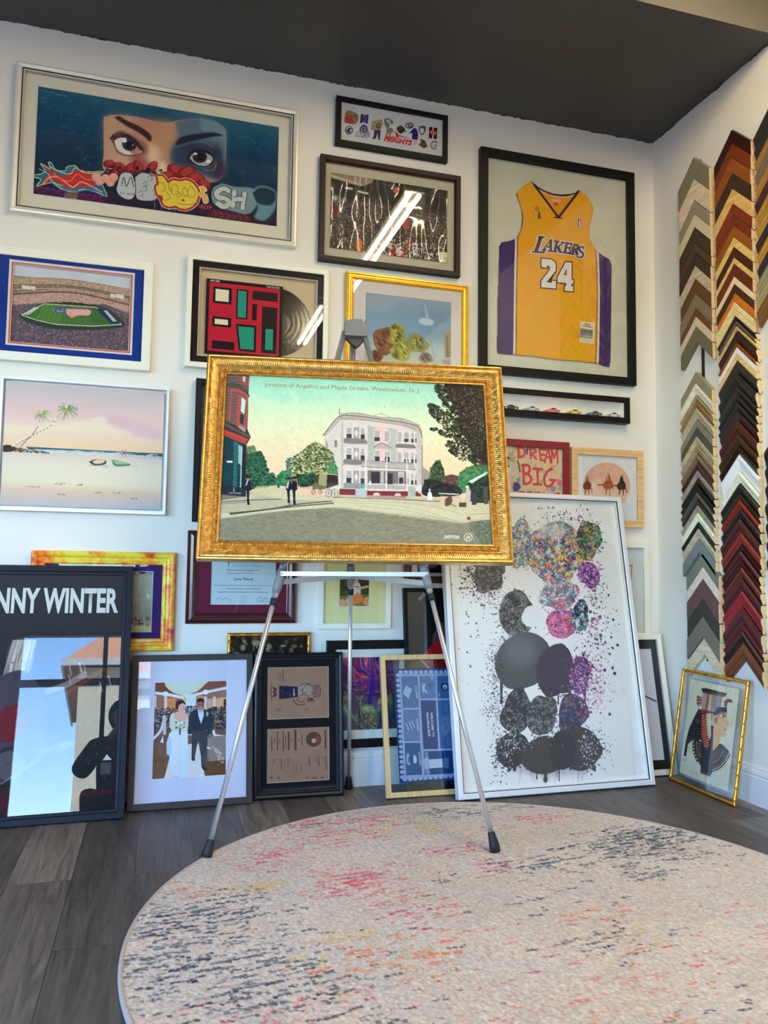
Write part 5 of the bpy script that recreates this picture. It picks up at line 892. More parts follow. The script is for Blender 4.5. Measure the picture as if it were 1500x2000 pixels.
def art_menu1(w, h):
    A = Art([(192, 112), (1142, 95), (1150, 890), (186, 925)], w, h, .0013, (146, 112, 92), 5); A.noise(4, 40); K = (46, 32, 40); bd = (178, 162, 144)
    for s in ([(192, 112), (1142, 95)], [(1142, 95), (1150, 890)], [(1150, 890), (186, 925)]): A.seg(s, 14, bd)
    A.seg([(362, 180), (366, 315)], 5, K); A.seg([(435, 155), (437, 325)], 9, K); A.seg([(400, 190), (402, 285)], 14, (100, 84, 76)); A.seg([(250, 370), (250, 645)], 8, K)
    A.poly([(258, 410), (335, 440), (335, 480), (300, 490), (335, 505), (335, 560), (258, 585), (300, 520), (262, 500), (300, 470)], (84, 36, 40)); A.poly([(375, 400), (545, 405), (545, 590), (375, 610)], (34, 24, 50)); A.poly([(545, 408), (665, 412), (668, 572), (545, 588)], (40, 28, 54)); A.text('CHEF', (590, 440), (596, 560), 22, (196, 190, 196), .03, up=(1, 0))
    for _ in range(12): x, y = A.rs.uniform(400, 540), A.rs.uniform(440, 560); A.line([(x, y), (x + 12, y + 14), (x - 6, y + 24)], 3, (96, 92, 110), .8)
    # plain apron-clad helper figure
    A.blob([(670, 420), (720, 380), (780, 355), (850, 370), (880, 420), (880, 520), (800, 560), (720, 580), (670, 560)], (150, 132, 116)); A.blob([(900, 400), (960, 390), (1010, 430), (1010, 530), (960, 580), (900, 560)], (120, 96, 84))
    for P in (((700, 410), (760, 370), (840, 370), (880, 420)), ((740, 480), (780, 390), (860, 380)), ((720, 450), (760, 530), (830, 560)), ((670, 570), (740, 540), (800, 500)), ((905, 400), (1000, 400), (1020, 480), (1000, 570), (910, 575)), ((940, 430), (950, 460)), ((930, 520), (960, 510)), ((880, 490), (900, 520))): A.line(P, 8, K)
    A.line([(590, 610), (640, 680), (720, 700), (790, 680)], 10, K); A.line([(640, 600), (700, 650), (780, 640)], 26, (150, 76, 62)); A.speck([(800, 600), (920, 590), (930, 680), (820, 660)], 30, [(60, 44, 44), (170, 150, 130)], 1.5, 3.5, .8); A.ell(360, 775, 50, 22, (100, 84, 76), .7, soft=2); A.ell(795, 765, 44, 18, (100, 84, 76), .7, soft=2); return A
def art_menu2(w, h):
    A = Art([(185, 1080), (1152, 1040), (1158, 1870), (178, 1925)], w, h, .0013, (146, 112, 92), 6); K = (66, 46, 42); bd = (178, 162, 144); A.noise(4, 40)
    for s in ([(1152, 1040), (1158, 1870)], [(1158, 1870), (178, 1925)]): A.seg(s, 14, bd)
    A.ell(912, 1245, 142, 150, (140, 120, 106)); A.ell(912, 1240, 122, 118, (92, 56, 44)); A.blob([(800, 1200), (860, 1180), (900, 1230), (890, 1320), (820, 1310)], (84, 60, 50)); A.blob([(930, 1180), (1020, 1200), (1020, 1280), (950, 1290)], (120, 66, 52)); A.ell(915, 1262, 34, 34, (176, 156, 140)); A.ell(925, 1262, 12, 12, (190, 120, 80))
    def v(x, y0, y1, t, a=.85): A.line([(x, y0), (x + 3, y1)], t, K, a)
    for x, y0, y1, t in ((1095, 1095, 1385, 26), (250, 1205, 1420, 12), (265, 1240, 1420, 6), (300, 1230, 1310, 10), (345, 1120, 1415, 16), (378, 1230, 1305, 10), (435, 1110, 1420, 16), (472, 1165, 1370, 9), (520, 1120, 1410, 26), (568, 1240, 1280, 12), (625, 1090, 1415, 34), (678, 1235, 1275, 12), (728, 1170, 1340, 12), (270, 1545, 1655, 7), (305, 1540, 1595, 12), (405, 1540, 1710, 12), (450, 1545, 1710, 6), (480, 1545, 1760, 4), (512, 1530, 1660, 12), (600, 1560, 1840, 6), (640, 1580, 1810, 6), (683, 1590, 1770, 6), (720, 1635, 1750, 10), (848, 1510, 1650, 14), (815, 1510, 1650, 6), (990, 1510, 1655, 14), (960, 1510, 1590, 6), (925, 1520, 1580, 6), (1104, 1500, 1710, 12), (1072, 1510, 1620, 6), (1045, 1510, 1560, 6), (235, 1550, 1600, 6), (375, 1550, 1610, 6)): v(x, y0, y1, t, .8 if t > 8 else .55)
    for x, t in ((250, 56), (365, 40), (815, 20), (930, 76), (1045, 40)): A.line([(x - t / 2, 1838), (x + t / 2, 1836)], 30, K, .5)
    A.seg([(555, 1540), (560, 1880)], 3, (100, 80, 74)); return A
def art_poster(w, h):
    A = Art(QUAD(100, 140.2), w, h, .0026, (44, 44, 48), 6); A.vgrad([(0, (50, 50, 54)), (.25, (40, 40, 44)), (1, (24, 22, 24))]); rs = A.rs; Wt = (196, 196, 192)
    A.text('JOHNNY WINTER', (5, 23.4), (97, 23.4), 15, Wt, .035); A.Mx = homog([(-33, 0), (100, 0), (100, 187.6), (-33, 187.6)], [(0, 0), (A.W, 0), (A.W, A.Hh), (0, A.Hh)]); A.k *= .75
    # long-haired guitarist under stage lights, and a drum kit
    A.ell(24, 66, 9, 13, (112, 96, 96), .9, soft=2)
    for i in range(44): x = 16 + i * .4; A.line([(x + 2, 54), (x - 2 + rs.uniform(-3, 3), 78), (x - 4 + rs.uniform(-6, 8), 98)], .8, [(176, 166, 160), (140, 130, 128), (206, 196, 190)][rs.randint(3)], .5)
    A.blob([(6, 84), (26, 78), (40, 92), (48, 120), (40, 150), (14, 150), (2, 120)], (60, 52, 66)); A.line([(44, 96), (60, 90), (74, 82)], 5, (150, 124, 120), .7); A.line([(20, 118), (46, 106), (88, 78)], 3, (90, 40, 34), .9); A.blob([(8, 112), (24, 104), (34, 118), (24, 132), (8, 128)], (96, 20, 30), .9)
    for _ in range(7): x = rs.uniform(60, 92); y = rs.uniform(70, 90); A.line([(x, y), (x + 2, y + 8)], 1, (190, 170, 170), .5)
    A.ell(22, 150, 14, 14, (40, 38, 42)); A.ell(22, 150, 11, 11, (96, 92, 96), .6); A.line([(14, 165), (44, 146)], .8, (150, 140, 140), .7); A.ell(56, 138, 13, 3, (120, 100, 70), .7, rot=-12); A.line([(60, 140), (70, 182)], .8, (110, 106, 110), .8); A.poly([(46, 128), (54, 126), (76, 182), (64, 182)], (70, 30, 26), .6, 2)
    A.ell(34, 176, 18, 16, (70, 24, 26), .7, soft=2); A.line([(0, 180), (98, 174)], 3, (80, 18, 26), .6); A.poly([(88, 152), (96, 152), (96, 161), (88, 161)], (66, 62, 62)); A.cp([(89, 150), (92, 145.5), (96, 150)], (176, 174, 170)); A.speck([(0, 60), (100, 60), (100, 187), (0, 187)], 300, [(90, 84, 90), (16, 14, 16), (110, 60, 50)], .5, 1.6, .5); return A
def art_wedding(w, h):
    A = Art([(175, 210), (1365, 155), (1368, 1700), (160, 1785)], w, h, .00135, (110, 70, 50), 9); rs = A.rs
    A.poly([(160, 1100), (1368, 1000), (1368, 1700), (160, 1790)], (96, 76, 66)); A.poly([(175, 205), (1368, 150), (1368, 640), (175, 700)], (140, 96, 80))
    A.poly([(180, 210), (360, 205), (400, 330), (520, 390), (180, 400)], (110, 66, 52)); A.poly([(1000, 170), (1368, 150), (1368, 300), (860, 400)], (120, 70, 58)); A.blob([(345, 215), (1000, 180), (990, 250), (880, 350), (760, 400), (640, 430), (480, 380), (370, 290)], (196, 190, 160)); A.blob([(430, 230), (930, 215), (820, 350), (660, 400), (520, 350)], (184, 196, 190), .9, 6)
    A.poly([(640, 410), (860, 400), (850, 700), (660, 700)], (190, 200, 210)); A.poly([(385, 480), (530, 465), (530, 700), (390, 710)], (196, 120, 70)); A.poly([(870, 440), (980, 430), (985, 640), (870, 640)], (200, 130, 84)); A.poly([(1040, 480), (1368, 440), (1368, 640), (1040, 650)], (196, 150, 120)); A.poly([(1300, 480), (1345, 478), (1345, 600), (1300, 600)], (70, 36, 26))
    for x in (200, 370, 1010, 1150): A.poly([(x - 22, 440), (x + 22, 440), (x + 24, 700), (x - 20, 700)], (206, 180, 186))
    A.line([(180, 395), (400, 420), (620, 460), (720, 480)], 44, (206, 206, 216)); A.line([(780, 440), (900, 400), (1100, 350), (1368, 290)], 44, (200, 200, 212)); A.ell(365, 410, 50, 40, (206, 220, 226)); A.ell(1010, 370, 50, 40, (206, 220, 224)); A.poly([(660, 440), (712, 470), (700, 520), (650, 500)], (206, 176, 60))
    A.speck([(175, 640), (520, 640), (520, 960), (175, 980)], 520, [(30, 28, 34), (90, 80, 84), (160, 140, 136), (60, 50, 54)], 1.5, 3.5, .85); A.speck([(1050, 620), (1368, 600), (1368, 960), (1060, 960)], 520, [(24, 24, 28), (70, 64, 66), (140, 120, 110), (16, 18, 24)], 1.5, 3.5, .85); A.speck([(680, 600), (880, 600), (880, 760), (690, 760)], 160, [(40, 40, 46), (160, 150, 150), (90, 80, 80)], 1.5, 3, .85)
    A.line([(180, 1140), (300, 1000), (350, 820), (350, 760)], 40, (196, 196, 206)); A.poly([(330, 780), (385, 780), (390, 1060), (340, 1060)], (170, 170, 184)); A.line([(1140, 980), (1180, 1060), (1368, 1080)], 40, (206, 206, 214)); A.poly([(345, 1070), (350, 1190), (298, 1185)], (214, 208, 206))
    A.poly([(165, 1290), (400, 1200), (420, 1740), (160, 1785)], (106, 76, 54)); A.noise(14, 14, [(160, 1150), (420, 1150), (420, 1780), (160, 1785)], 3); A.poly([(1040, 1080), (1368, 1060), (1368, 1500), (1080, 1520)], (130, 116, 112)); A.poly([(1030, 1480), (1368, 1440), (1368, 1700), (1030, 1720)], (96, 64, 40)); A.speck([(1120, 1200), (1300, 1350), (1320, 1500), (1240, 1480)], 60, [(200, 176, 160)], 1, 2.5, .8)
    # aisle runner
    A.poly([(420, 1560), (480, 1300), (900, 1160), (1020, 1720), (370, 1765)], (204, 196, 194)); A.poly([(1030, 1230), (1130, 1280), (1040, 1270)], (214, 214, 220))
    # bride
    A.blob([(440, 1040), (530, 960), (690, 960), (735, 1050), (735, 1400), (728, 1730), (560, 1745), (470, 1600), (440, 1300), (400, 1240)], (198, 204, 216)); A.blob([(400, 1180), (440, 1080), (480, 1200), (470, 1360), (410, 1370)], (170, 190, 222)); A.line([(600, 1080), (620, 1400), (610, 1700)], 12, (184, 192, 206), .8); A.line([(530, 1710), (620, 1735), (700, 1728)], 10, (120, 130, 150), .8)
    A.blob([(445, 940), (450, 760), (520, 710), (700, 710), (740, 800), (735, 960), (690, 1000), (500, 1000)], (190, 190, 180)); A.blob([(510, 720), (560, 690), (660, 690), (720, 740), (712, 810), (620, 850), (530, 800)], (206, 156, 138)); A.blob([(535, 620), (560, 530), (640, 510), (690, 560), (680, 640), (640, 690), (580, 680)], (206, 160, 140)); A.blob([(530, 640), (540, 540), (600, 505), (670, 520), (690, 580), (640, 555), (580, 600), (575, 660)], (66, 34, 36))
    A.ell(612, 612, 8, 5, (60, 40, 36)); A.ell(655, 610, 8, 5, (60, 40, 36)); A.line([(615, 655), (640, 664), (660, 652)], 6, (160, 60, 66))
    for _ in range(34): A.ell(rs.uniform(545, 700), rs.uniform(850, 960), rs.uniform(10, 24), rs.uniform(8, 18), [(214, 210, 190), (90, 100, 66), (196, 190, 170), (110, 110, 80)][rs.randint(4)], .85)
    A.line([(610, 960), (608, 1060)], 26, (70, 70, 66))
    # groom
    A.blob([(745, 800), (800, 680), (880, 640), (980, 640), (1080, 690), (1120, 800), (1125, 1040), (1050, 1040), (1045, 960), (960, 1010), (810, 1010), (800, 900), (790, 1060), (735, 1050)], (36, 46, 58)); A.poly([(885, 640), (975, 640), (985, 740), (945, 880), (900, 760)], (196, 194, 210)); A.poly([(890, 660), (972, 664), (970, 700), (892, 694)], (160, 160, 184)); A.ell(1040, 720, 22, 40, (150, 170, 150), .8)
    A.poly([(805, 1000), (1055, 990), (1050, 1200), (1035, 1380), (1020, 1570), (960, 1560), (935, 1200), (915, 1140), (880, 1240), (850, 1440), (800, 1430), (800, 1200)], (58, 58, 66)); A.blob([(800, 1420), (850, 1420), (852, 1465), (805, 1460)], (46, 46, 54)); A.blob([(955, 1550), (1025, 1560), (1060, 1620), (990, 1610)], (40, 34, 34)); A.ell(765, 1090, 32, 42, (120, 80, 66)); A.ell(1090, 1075, 30, 42, (120, 80, 66)); A.line([(735, 1055), (800, 1055)], 14, (206, 206, 212))
    A.blob([(880, 540), (900, 500), (975, 500), (982, 590), (960, 650), (910, 655), (882, 610)], (140, 92, 72)); A.blob([(872, 560), (876, 490), (930, 468), (978, 490), (980, 540), (940, 520), (890, 530)], (30, 24, 26)); A.ell(915, 570, 8, 5, (30, 20, 20)); A.ell(955, 568, 8, 5, (30, 20, 20)); A.line([(912, 618), (935, 628), (958, 616)], 9, (226, 214, 206)); A.noise(4, 2); return A
def art_queen(w, h):
    A = Art([(290, 240), (955, 365), (785, 1710), (150, 1480)], w, h, .0012, (196, 190, 166), 4); rs = A.rs; q = [(290, 240), (955, 365), (785, 1710), (150, 1480)]
    A.noise(12, 40, oct=3); A.I += ((vnoise(A.Hh, A.W, 5, rs, 2, .5).mean(0) - .5) * 60)[None, :, None]; A.speck(q, 160, [(150, 146, 110), (120, 116, 84)], 1, 4, .35)
    K = (44, 36, 44); SK = (204, 160, 106)
    # collar
    A.poly(A.curve([(315, 1070), (320, 1180), (370, 1330), (460, 1440), (570, 1472), (700, 1420), (790, 1310), (820, 1220), (690, 1100), (590, 1180), (480, 1120), (400, 1060), (315, 1070)], 5), K)
    for k, c in enumerate([(120, 90, 60), (66, 76, 66), (160, 120, 80), (80, 90, 96), (110, 84, 60), (90, 100, 90)]):
        f = 1 - k * .12; A.line([(330 + k * 20, 1080), (350 + k * 18, 1210 - k * 4), (430 + k * 8, 1350 - k * 22), (470, 1400 - k * 30)], 9, c); A.line([(560, 1420 - k * 30), (660 - k * 6, 1390 - k * 34), (750 - k * 18, 1290 - k * 26), (785 - k * 22, 1210 - k * 12)], 9, c)
    for t in np.linspace(0, 1, 11): x, y = np.interp(t, [0, .3, .6, 1], [325, 340, 395, 440]), np.interp(t, [0, .3, .6, 1], [1090, 1220, 1350, 1420]); A.ell(x, y, 11, 8, (206, 196, 170))
    for t in np.linspace(0, 1, 14): x, y = np.interp(t, [0, .35, .7, 1], [570, 680, 770, 808]), np.interp(t, [0, .35, .7, 1], [1455, 1410, 1310, 1225]); A.ell(x, y, 10, 8, (206, 196, 170))
    # neck, face
    A.poly([(590, 760), (700, 980), (690, 1060), (660, 1130), (580, 1215)], SK); A.poly(A.curve([(600, 690), (650, 700), (780, 690), (785, 770), (812, 850), (790, 880), (782, 905), (785, 930), (765, 960), (770, 990), (740, 1015), (690, 1000), (640, 940), (600, 800), (600, 690)], 5), SK)
    A.poly([(610, 780), (650, 740), (660, 780), (640, 850), (620, 830)], (130, 84, 56)); A.poly([(600, 820), (625, 900), (640, 1000), (610, 1000)], (206, 120, 100), .6, 2); A.ell(755, 905, 18, 8, (140, 110, 90)); A.line([(740, 920), (780, 918)], 5, (120, 84, 70)); A.poly([(640, 930), (700, 960), (730, 1010), (680, 1000)], (206, 120, 90), .4, 3)
    A.line([(660, 715), (710, 690), (770, 705)], 9, (40, 34, 40)); A.poly([(665, 735), (710, 715), (770, 740), (740, 752), (700, 748)], (214, 206, 190)); A.line([(655, 740), (710, 712), (775, 738)], 6, K); A.line([(665, 742), (720, 755), (775, 748)], 5, K); A.ell(735, 735, 13, 12, (24, 22, 28)); A.line([(790, 850), (800, 860)], 5, (120, 80, 60))
    # hair and headdress
    A.poly([(400, 640), (470, 700), (480, 1100), (440, 1060), (320, 1062), (260, 1120), (236, 1275), (206, 1272), (230, 1080), (270, 920), (330, 780)], K); A.poly([(440, 960), (560, 980), (560, 1525), (430, 1490)], (40, 42, 52)); A.poly([(560, 860), (600, 870), (585, 1480), (550, 1530)], (46, 48, 58)); A.poly([(428, 1460), (558, 1500), (552, 1532), (430, 1492)], (110, 56, 50)); A.ell(390, 810, 24, 30, (110, 50, 56), .8)
    A.poly(A.curve([(430, 560), (440, 480), (500, 440), (700, 450), (720, 500), (700, 600), (620, 660), (600, 720), (560, 820), (480, 820), (450, 700), (430, 560)], 5), (150, 136, 130))
    for k in range(24): x = 590 + (k % 8) * 15; y = 470 + (k // 8) * 55; A.line([(x, y), (x + 10, y + 44)], 4, (90, 74, 80))
    A.poly([(440, 720), (500, 690), (545, 1050), (530, 1190), (470, 1130), (436, 980)], (150, 60, 44))
    for k in range(26): y = 700 + k * 17; A.line([(442 + k * 1.2, y + 26), (505 + k * 1.5, y - 4)], 5, (206, 150, 110) if k % 2 else (110, 40, 36))
    A.poly([(505, 700), (560, 690), (570, 1000), (545, 1060), (515, 940)], (196, 190, 176)); A.line([(560, 440), (540, 640), (520, 840), (555, 1020)], 26, (190, 170, 120)); A.line([(535, 440), (510, 620), (480, 760)], 34, (120, 50, 40))
    for k in range(20): A.line([(516 - k * 1.6, 450 + k * 16), (546 - k * 1.5, 452 + k * 16)], 4, (180, 140, 110))
    A.poly([(650, 620), (785, 612), (785, 690), (700, 680), (620, 740), (600, 700)], (34, 32, 52)); A.ell(390, 540, 10, 10, K); A.poly([(372, 490), (385, 460), (440, 500), (430, 600), (385, 615), (372, 570)], (150, 76, 60))
    for k in range(6): A.line([(376, 480 + k * 24), (430, 500 + k * 17)], 5, (206, 160, 130) if k % 2 else (100, 40, 40))
    A.poly([(430, 370), (500, 362), (790, 430), (765, 470), (720, 462), (460, 435)], (52, 44, 44)); A.poly([(455, 408), (770, 455), (740, 480), (500, 440)], (100, 60, 50)); A.blob([(740, 590), (750, 540), (800, 500), (860, 520), (850, 555), (800, 550), (780, 610)], (96, 62, 52)); A.ell(750, 555, 10, 30, (190, 110, 60)); A.poly([(640, 690), (480, 660), (440, 640), (400, 700), (440, 720)], (110, 40, 56), .8); A.text('G', (190, 1330), (235, 1340), 40, (130, 130, 120)); A.noise(4, 1.5); return A
def art_street(w, h):
    A = Art([(441.5, 719.8), (950.7, 743.7), (970.2, 1060.9), (426.3, 1053.5)], w, h, .00155, (200, 206, 170), 21); rs = A.rs; l = sc_(5.357, 420, 700); r = sc_(5.264, 700, 700)
    A.vgrad([(0, (148, 204, 180)), (.10, (166, 212, 186)), (.2, (196, 216, 180)), (.36, (218, 212, 172)), (.5, (224, 200, 162)), (.66, (226, 182, 152)), (.72, (218, 176, 150)), (.74, (186, 176, 140)), (.8, (196, 188, 150)), (.86, (150, 150, 120)), (1, (112, 116, 98))])
    A.noise(6, 50, oct=4, sx=3); A.blob(l((560, 290), (740, 300), (900, 270), (1040, 330), (980, 410), (820, 390), (700, 420)), (150, 206, 182), .5, 5); A.blob(l((780, 320), (850, 300), (900, 370), (860, 390)), (206, 224, 200), .6, 3)
    # road
    A.poly([(426, 1054), (432, 978), (500, 955), (560, 945), (600, 962), (700, 970), (800, 972), (900, 975), (968, 985), (970, 1061)], (192, 180, 146)); A.poly([(428, 1054), (429, 1010), (560, 993), (680, 985), (760, 995), (860, 1003), (920, 1015), (970, 1010), (970, 1061)], (128, 122, 100)); A.noise(13, 3, [(428, 1054), (430, 1000), (680, 985), (970, 1008), (970, 1061)], 3, 3); A.poly([(600, 975), (720, 972), (960, 1000), (915, 1018), (740, 996), (640, 984)], (196, 188, 152), .85, 2)
    for k in range(26): y = 1008 + k * 2; A.line([(432, y), (560, y - 14 + k * .5), (700, y - 14 + k)], .8, (84, 88, 76), .35)
    for _ in range(90): x, y = rs.uniform(440, 965), rs.uniform(995, 1056); A.line([(x, y), (x + rs.uniform(4, 12), y + rs.uniform(-1, 1))], rs.uniform(.5, 1.4), (70, 74, 66), .5)
    for P in (((640, 974), (800, 985), (905, 1015)), ((680, 972), (830, 980), (920, 1002)), ((700, 982), (820, 996), (900, 1020))): A.line(P, .8, (130, 122, 100), .6)
    # kerbs and pavement at left
    A.poly(l((60, 1440), (380, 1360), (700, 1450), (300, 1478), (60, 1500)), (170, 160, 136)); A.poly(l((55, 1500), (720, 1445), (1240, 1465), (700, 1530), (300, 1575), (50, 1607)), (166, 160, 132), .9); A.line(l((60, 1478), (380, 1458), (715, 1446)), 1.6, (74, 70, 60)); A.line(l((150, 1600), (600, 1550), (900, 1500), (1250, 1466)), 2.2, (66, 64, 56)); A.line(l((160, 1612), (800, 1530), (1270, 1488)), 2.4, (70, 72, 62)); A.line(l((60, 1500), (330, 1478)), 1.2, (96, 90, 74))
    # distant trees
    def tree(P, cols, n, r0=.8, r1=2.6, base=None):
        if base is not None: A.blob(P, base)
        pts = A.inside(P, n); A.speck(None, 0, cols, r0 * 1.3, r1 * 1.3, .85, 1.3, P=pts)
    G1 = [(40, 90, 66), (26, 66, 50), (70, 110, 70), (20, 46, 38)]
    tree(l((330, 930), (420, 940), (490, 935), (540, 1040), (570, 1160), (585, 1310), (440, 1330), (330, 1330)), G1, 700, base=(28, 58, 46)); tree(l((330, 870), (420, 880), (430, 940), (335, 960)), [(120, 130, 90), (80, 96, 60)], 60)
    tree(l((570, 1180), (620, 1165), (650, 1220), (660, 1290), (570, 1300)), G1, 120, base=(40, 84, 60)); tree(l((670, 1190), (720, 1145), (790, 1150), (830, 1200), (840, 1300), (660, 1290)), [(40, 110, 70), (26, 84, 56), (70, 130, 84)], 240, base=(34, 92, 62)); tree(l((760, 1040), (800, 1000), (850, 1020), (850, 1150), (770, 1150)), [(70, 96, 100), (100, 120, 110), (50, 80, 70)], 120, base=(76, 98, 90))
    A.poly([(637, 838), (668, 806), (672, 955), (660, 962), (638, 962)], (204, 190, 180)); A.noise(7, 8, [(637, 838), (668, 806), (672, 955), (638, 962)])
    T = l((800, 1100), (830, 1000), (920, 940), (1000, 870), (1080, 835), (1170, 880), (1250, 950), (1290, 1080), (1310, 1190), (1180, 1200), (1050, 1250), (900, 1260), (820, 1220)); tree(T, [(184, 180, 126), (120, 126, 80), (50, 66, 42), (206, 196, 146), (84, 100, 60), (30, 46, 32)], 2300, .8, 2.0, (92, 100, 66)); tree(l((880, 1180), (1080, 1180), (1060, 1290), (900, 1310)), [(26, 60, 40), (50, 90, 60), (16, 36, 26)], 200, base=(30, 60, 44)); tree(l((1230, 1020), (1300, 1110), (1310, 1190), (1200, 1180)), [(50, 120, 70), (80, 140, 80)], 90)
    for x in range(890, 1060, 26): A.line(l((x, 1270), (x, 1340)), .8, (40, 44, 36), .8)
    A.poly(l((440, 1310), (660, 1300), (720, 1300), (600, 1400), (360, 1440)), (186, 176, 134), .8, 1)
    # shop-house at left
    A.poly([(441.5, 719.5), (487.5, 721), (486, 760), (484, 830), (491, 846), (482, 862), (480, 965), (430, 972)], (60, 44, 46)); A.poly([(441.5, 719.5), (486, 721), (482, 830), (437, 812)], (104, 78, 76))
    for k in range(34): A.line([(440, 724 + k * 2.8), (463, 725 + k * 3.0), (484, 729 + k * 3.1)], .7, (60, 54, 56) if k % 2 else (128, 112, 104), .7)
    Rb = (186, 66, 60); A.blob([(441, 741), (452, 735), (470, 741), (485, 756), (487, 766), (474, 757), (452, 750)], (70, 66, 60)); A.seg(l((165, 265), (260, 280), (350, 350)), 4.6, Rb)
    for a, b_ in (((170, 280), (150, 600)), ((245, 320), (235, 690)), ((265, 330), (250, 640)), ((345, 360), (325, 670)), ((100, 240), (95, 590)), ((360, 130), (350, 220)), ((270, 130), (275, 175))): A.line(l(a, b_), 2.4, Rb)
    A.poly(l((280, 350), (325, 385), (310, 535), (270, 500)), (180, 206, 196)); A.poly(l((268, 530), (302, 550), (296, 645), (262, 625)), (44, 40, 46)); A.seg(l((245, 640), (330, 675)), 3, Rb); A.poly(l((290, 130), (320, 130), (318, 190), (292, 180)), (180, 190, 180)); A.seg(l((270, 165), (345, 225)), 2.4, Rb); A.poly(l((250, 650), (325, 690), (320, 730), (250, 700)), (150, 140, 130))
    A.poly(l((90, 600), (220, 660), (380, 775), (350, 800), (90, 690)), (54, 50, 50)); 
    for k in range(22): x = 95 + k * 12.5; A.line(l((x, 620 + k * 6.5), (x + 6, 660 + k * 6.4)), 1.2, (110, 96, 86), .8)
    A.poly(l((90, 695), (350, 800), (325, 858), (85, 760)), (176, 62, 54)); A.line(l((88, 735), (330, 840)), .8, (90, 30, 30)); A.poly(l((80, 760), (325, 862), (320, 1420), (65, 1370)), (20, 52, 62)); A.poly(l((200, 820), (240, 840), (230, 1340), (190, 1350)), (34, 96, 86)); A.poly(l((245, 860), (292, 880), (285, 1090), (245, 1060)), (150, 170, 170), .9); A.poly(l((290, 870), (325, 880), (322, 1400), (290, 1400)), (30, 26, 36)); A.line(l((285, 880), (268, 1400)), 1.6, (160, 190, 190)); A.poly(l((122, 1035), (185, 1035), (185, 1056), (122, 1056)), (206, 210, 206))
    for k in range(18): A.line(l((85, 790 + k * 32), (230, 830 + k * 30)), .7, (14, 34, 48), .7)
    A.poly(l((65, 1290), (330, 1330), (330, 1420), (60, 1380)), (26, 36, 46)); A.line(l((150, 1380), (280, 1385)), 1.4, (170, 180, 180), .8); A.line(l((200, 1320), (200, 1370)), 2.6, (150, 160, 160), .7); A.poly(l((55, 1400), (320, 1420), (60, 1450)), (110, 106, 90))
    # men
    def man(P, x, y, s, k=(22, 22, 34)):
        f = lambda *q: P(*[(x + a * s, y + b * s) for a, b in q]); A.blob(f((-30, 20), (-20, -20), (0, -36), (24, -30), (40, 10), (36, 80), (20, 90), (16, 180), (22, 255), (-6, 255), (-10, 180), (-20, 90), (-34, 70)), k); A.ell(*f((8, -50))[0], 2.6 * s * 1.5, 3.2 * s * 1.5, (130, 100, 90)); A.ell(*f((6, -66))[0], 4.4 * s * 1.5, 1.8 * s * 1.5, k)
    man(l, 350, 1270, .92); A.line(l((330, 1300), (352, 1240)), 2, (190, 190, 190)); man(l, 785, 1280, .85); man(l, 845, 1275, .9); A.line(l((770, 1330), (785, 1260)), 3, (196, 190, 180)); A.line(l((800, 1390), (815, 1345)), 1.6, (190, 186, 180)); A.line(l((765, 1490), (800, 1492)), 1.2, (206, 200, 180)); A.ell(*l((678, 1305))[0], 2.2, 4.5, (60, 50, 50))
    # carriage
    A.poly(l((1075, 1180), (1310, 1170), (1320, 1290), (1200, 1330), (1050, 1325), (1080, 1290)), (66, 56, 46)); A.poly(l((1115, 1180), (1200, 1170), (1190, 1310), (1100, 1310)), (150, 140, 96)); A.poly(l((1200, 1175), (1312, 1180), (1315, 1265), (1196, 1270)), (38, 32, 36)); A.line(l((1075, 1185), (1120, 1170), (1310, 1185)), 2, (180, 170, 130)); A.poly(l((1040, 1290), (1080, 1280), (1190, 1310), (1180, 1340), (1040, 1340)), (104, 98, 66))
    for x, y, rr in ((1055, 1370, 22), (1125, 1365, 20), (1215, 1380, 34), (1280, 1385, 38)): 
        cx, cy = l((x, y))[0]; q = rr / 5.357; A.line([(cx + q * math.cos(t), cy + q * 1.25 * math.sin(t)) for t in np.linspace(0, 2 * PI, 13)], .9, (60, 54, 46)); 
        for t in np.linspace(0, PI, 5)[:-1]: A.line([(cx - q * math.cos(t), cy - q * 1.25 * math.sin(t)), (cx + q * math.cos(t), cy + q * 1.25 * math.sin(t))], .5, (80, 72, 60), .8)
    # hotel
    W0 = (206, 192, 184); G0 = (166, 164, 156); K = (58, 50, 54); PK = (216, 184, 180)
    A.poly([(668, 806), (700, 803), (790, 815), (830, 832), (834, 960), (668, 962)], W0)
    A.poly([(634, 842), (665, 804), (668, 799), (700, 797), (740, 805), (790, 808), (826, 822), (832, 848), (824, 838), (788, 822), (740, 816), (700, 812), (670, 812), (640, 845)], (176, 166, 156)); A.line([(635, 843), (666, 806), (700, 804), (760, 812), (800, 818), (826, 828), (832, 850)], 1.8, (96, 84, 78)); A.line([(668, 799), (705, 798), (745, 806), (792, 809), (828, 823)], 1, (110, 96, 88))
    for k in range(40): t = k / 39; x = 670 + 156 * t; y = np.interp(x, [670, 700, 760, 800, 828], [807, 808, 816, 822, 832]); A.line([(x, y), (x, y + 3)], 1.3, (110, 96, 86), .8)
    A.line([(667.5, 799), (667, 788)], 1.2, (90, 70, 66)); A.line([(733, 804), (750, 800), (768, 806)], 1.4, (170, 156, 146)); A.line([(751, 800), (751, 797)], 1, (90, 80, 76)); A.ell(757, 786, .9, .9, (70, 60, 60))
    A.poly([(675, 815), (676, 958), (672, 958), (671, 815)], (176, 172, 160)); A.poly([(724, 823), (739, 826), (739, 895), (724, 893)], (172, 170, 160)); A.poly([(764, 828), (782, 830), (782, 895), (764, 893)], (176, 172, 162)); A.poly([(742, 824), (760, 826), (760, 893), (742, 892)], (222, 178, 176), .9)
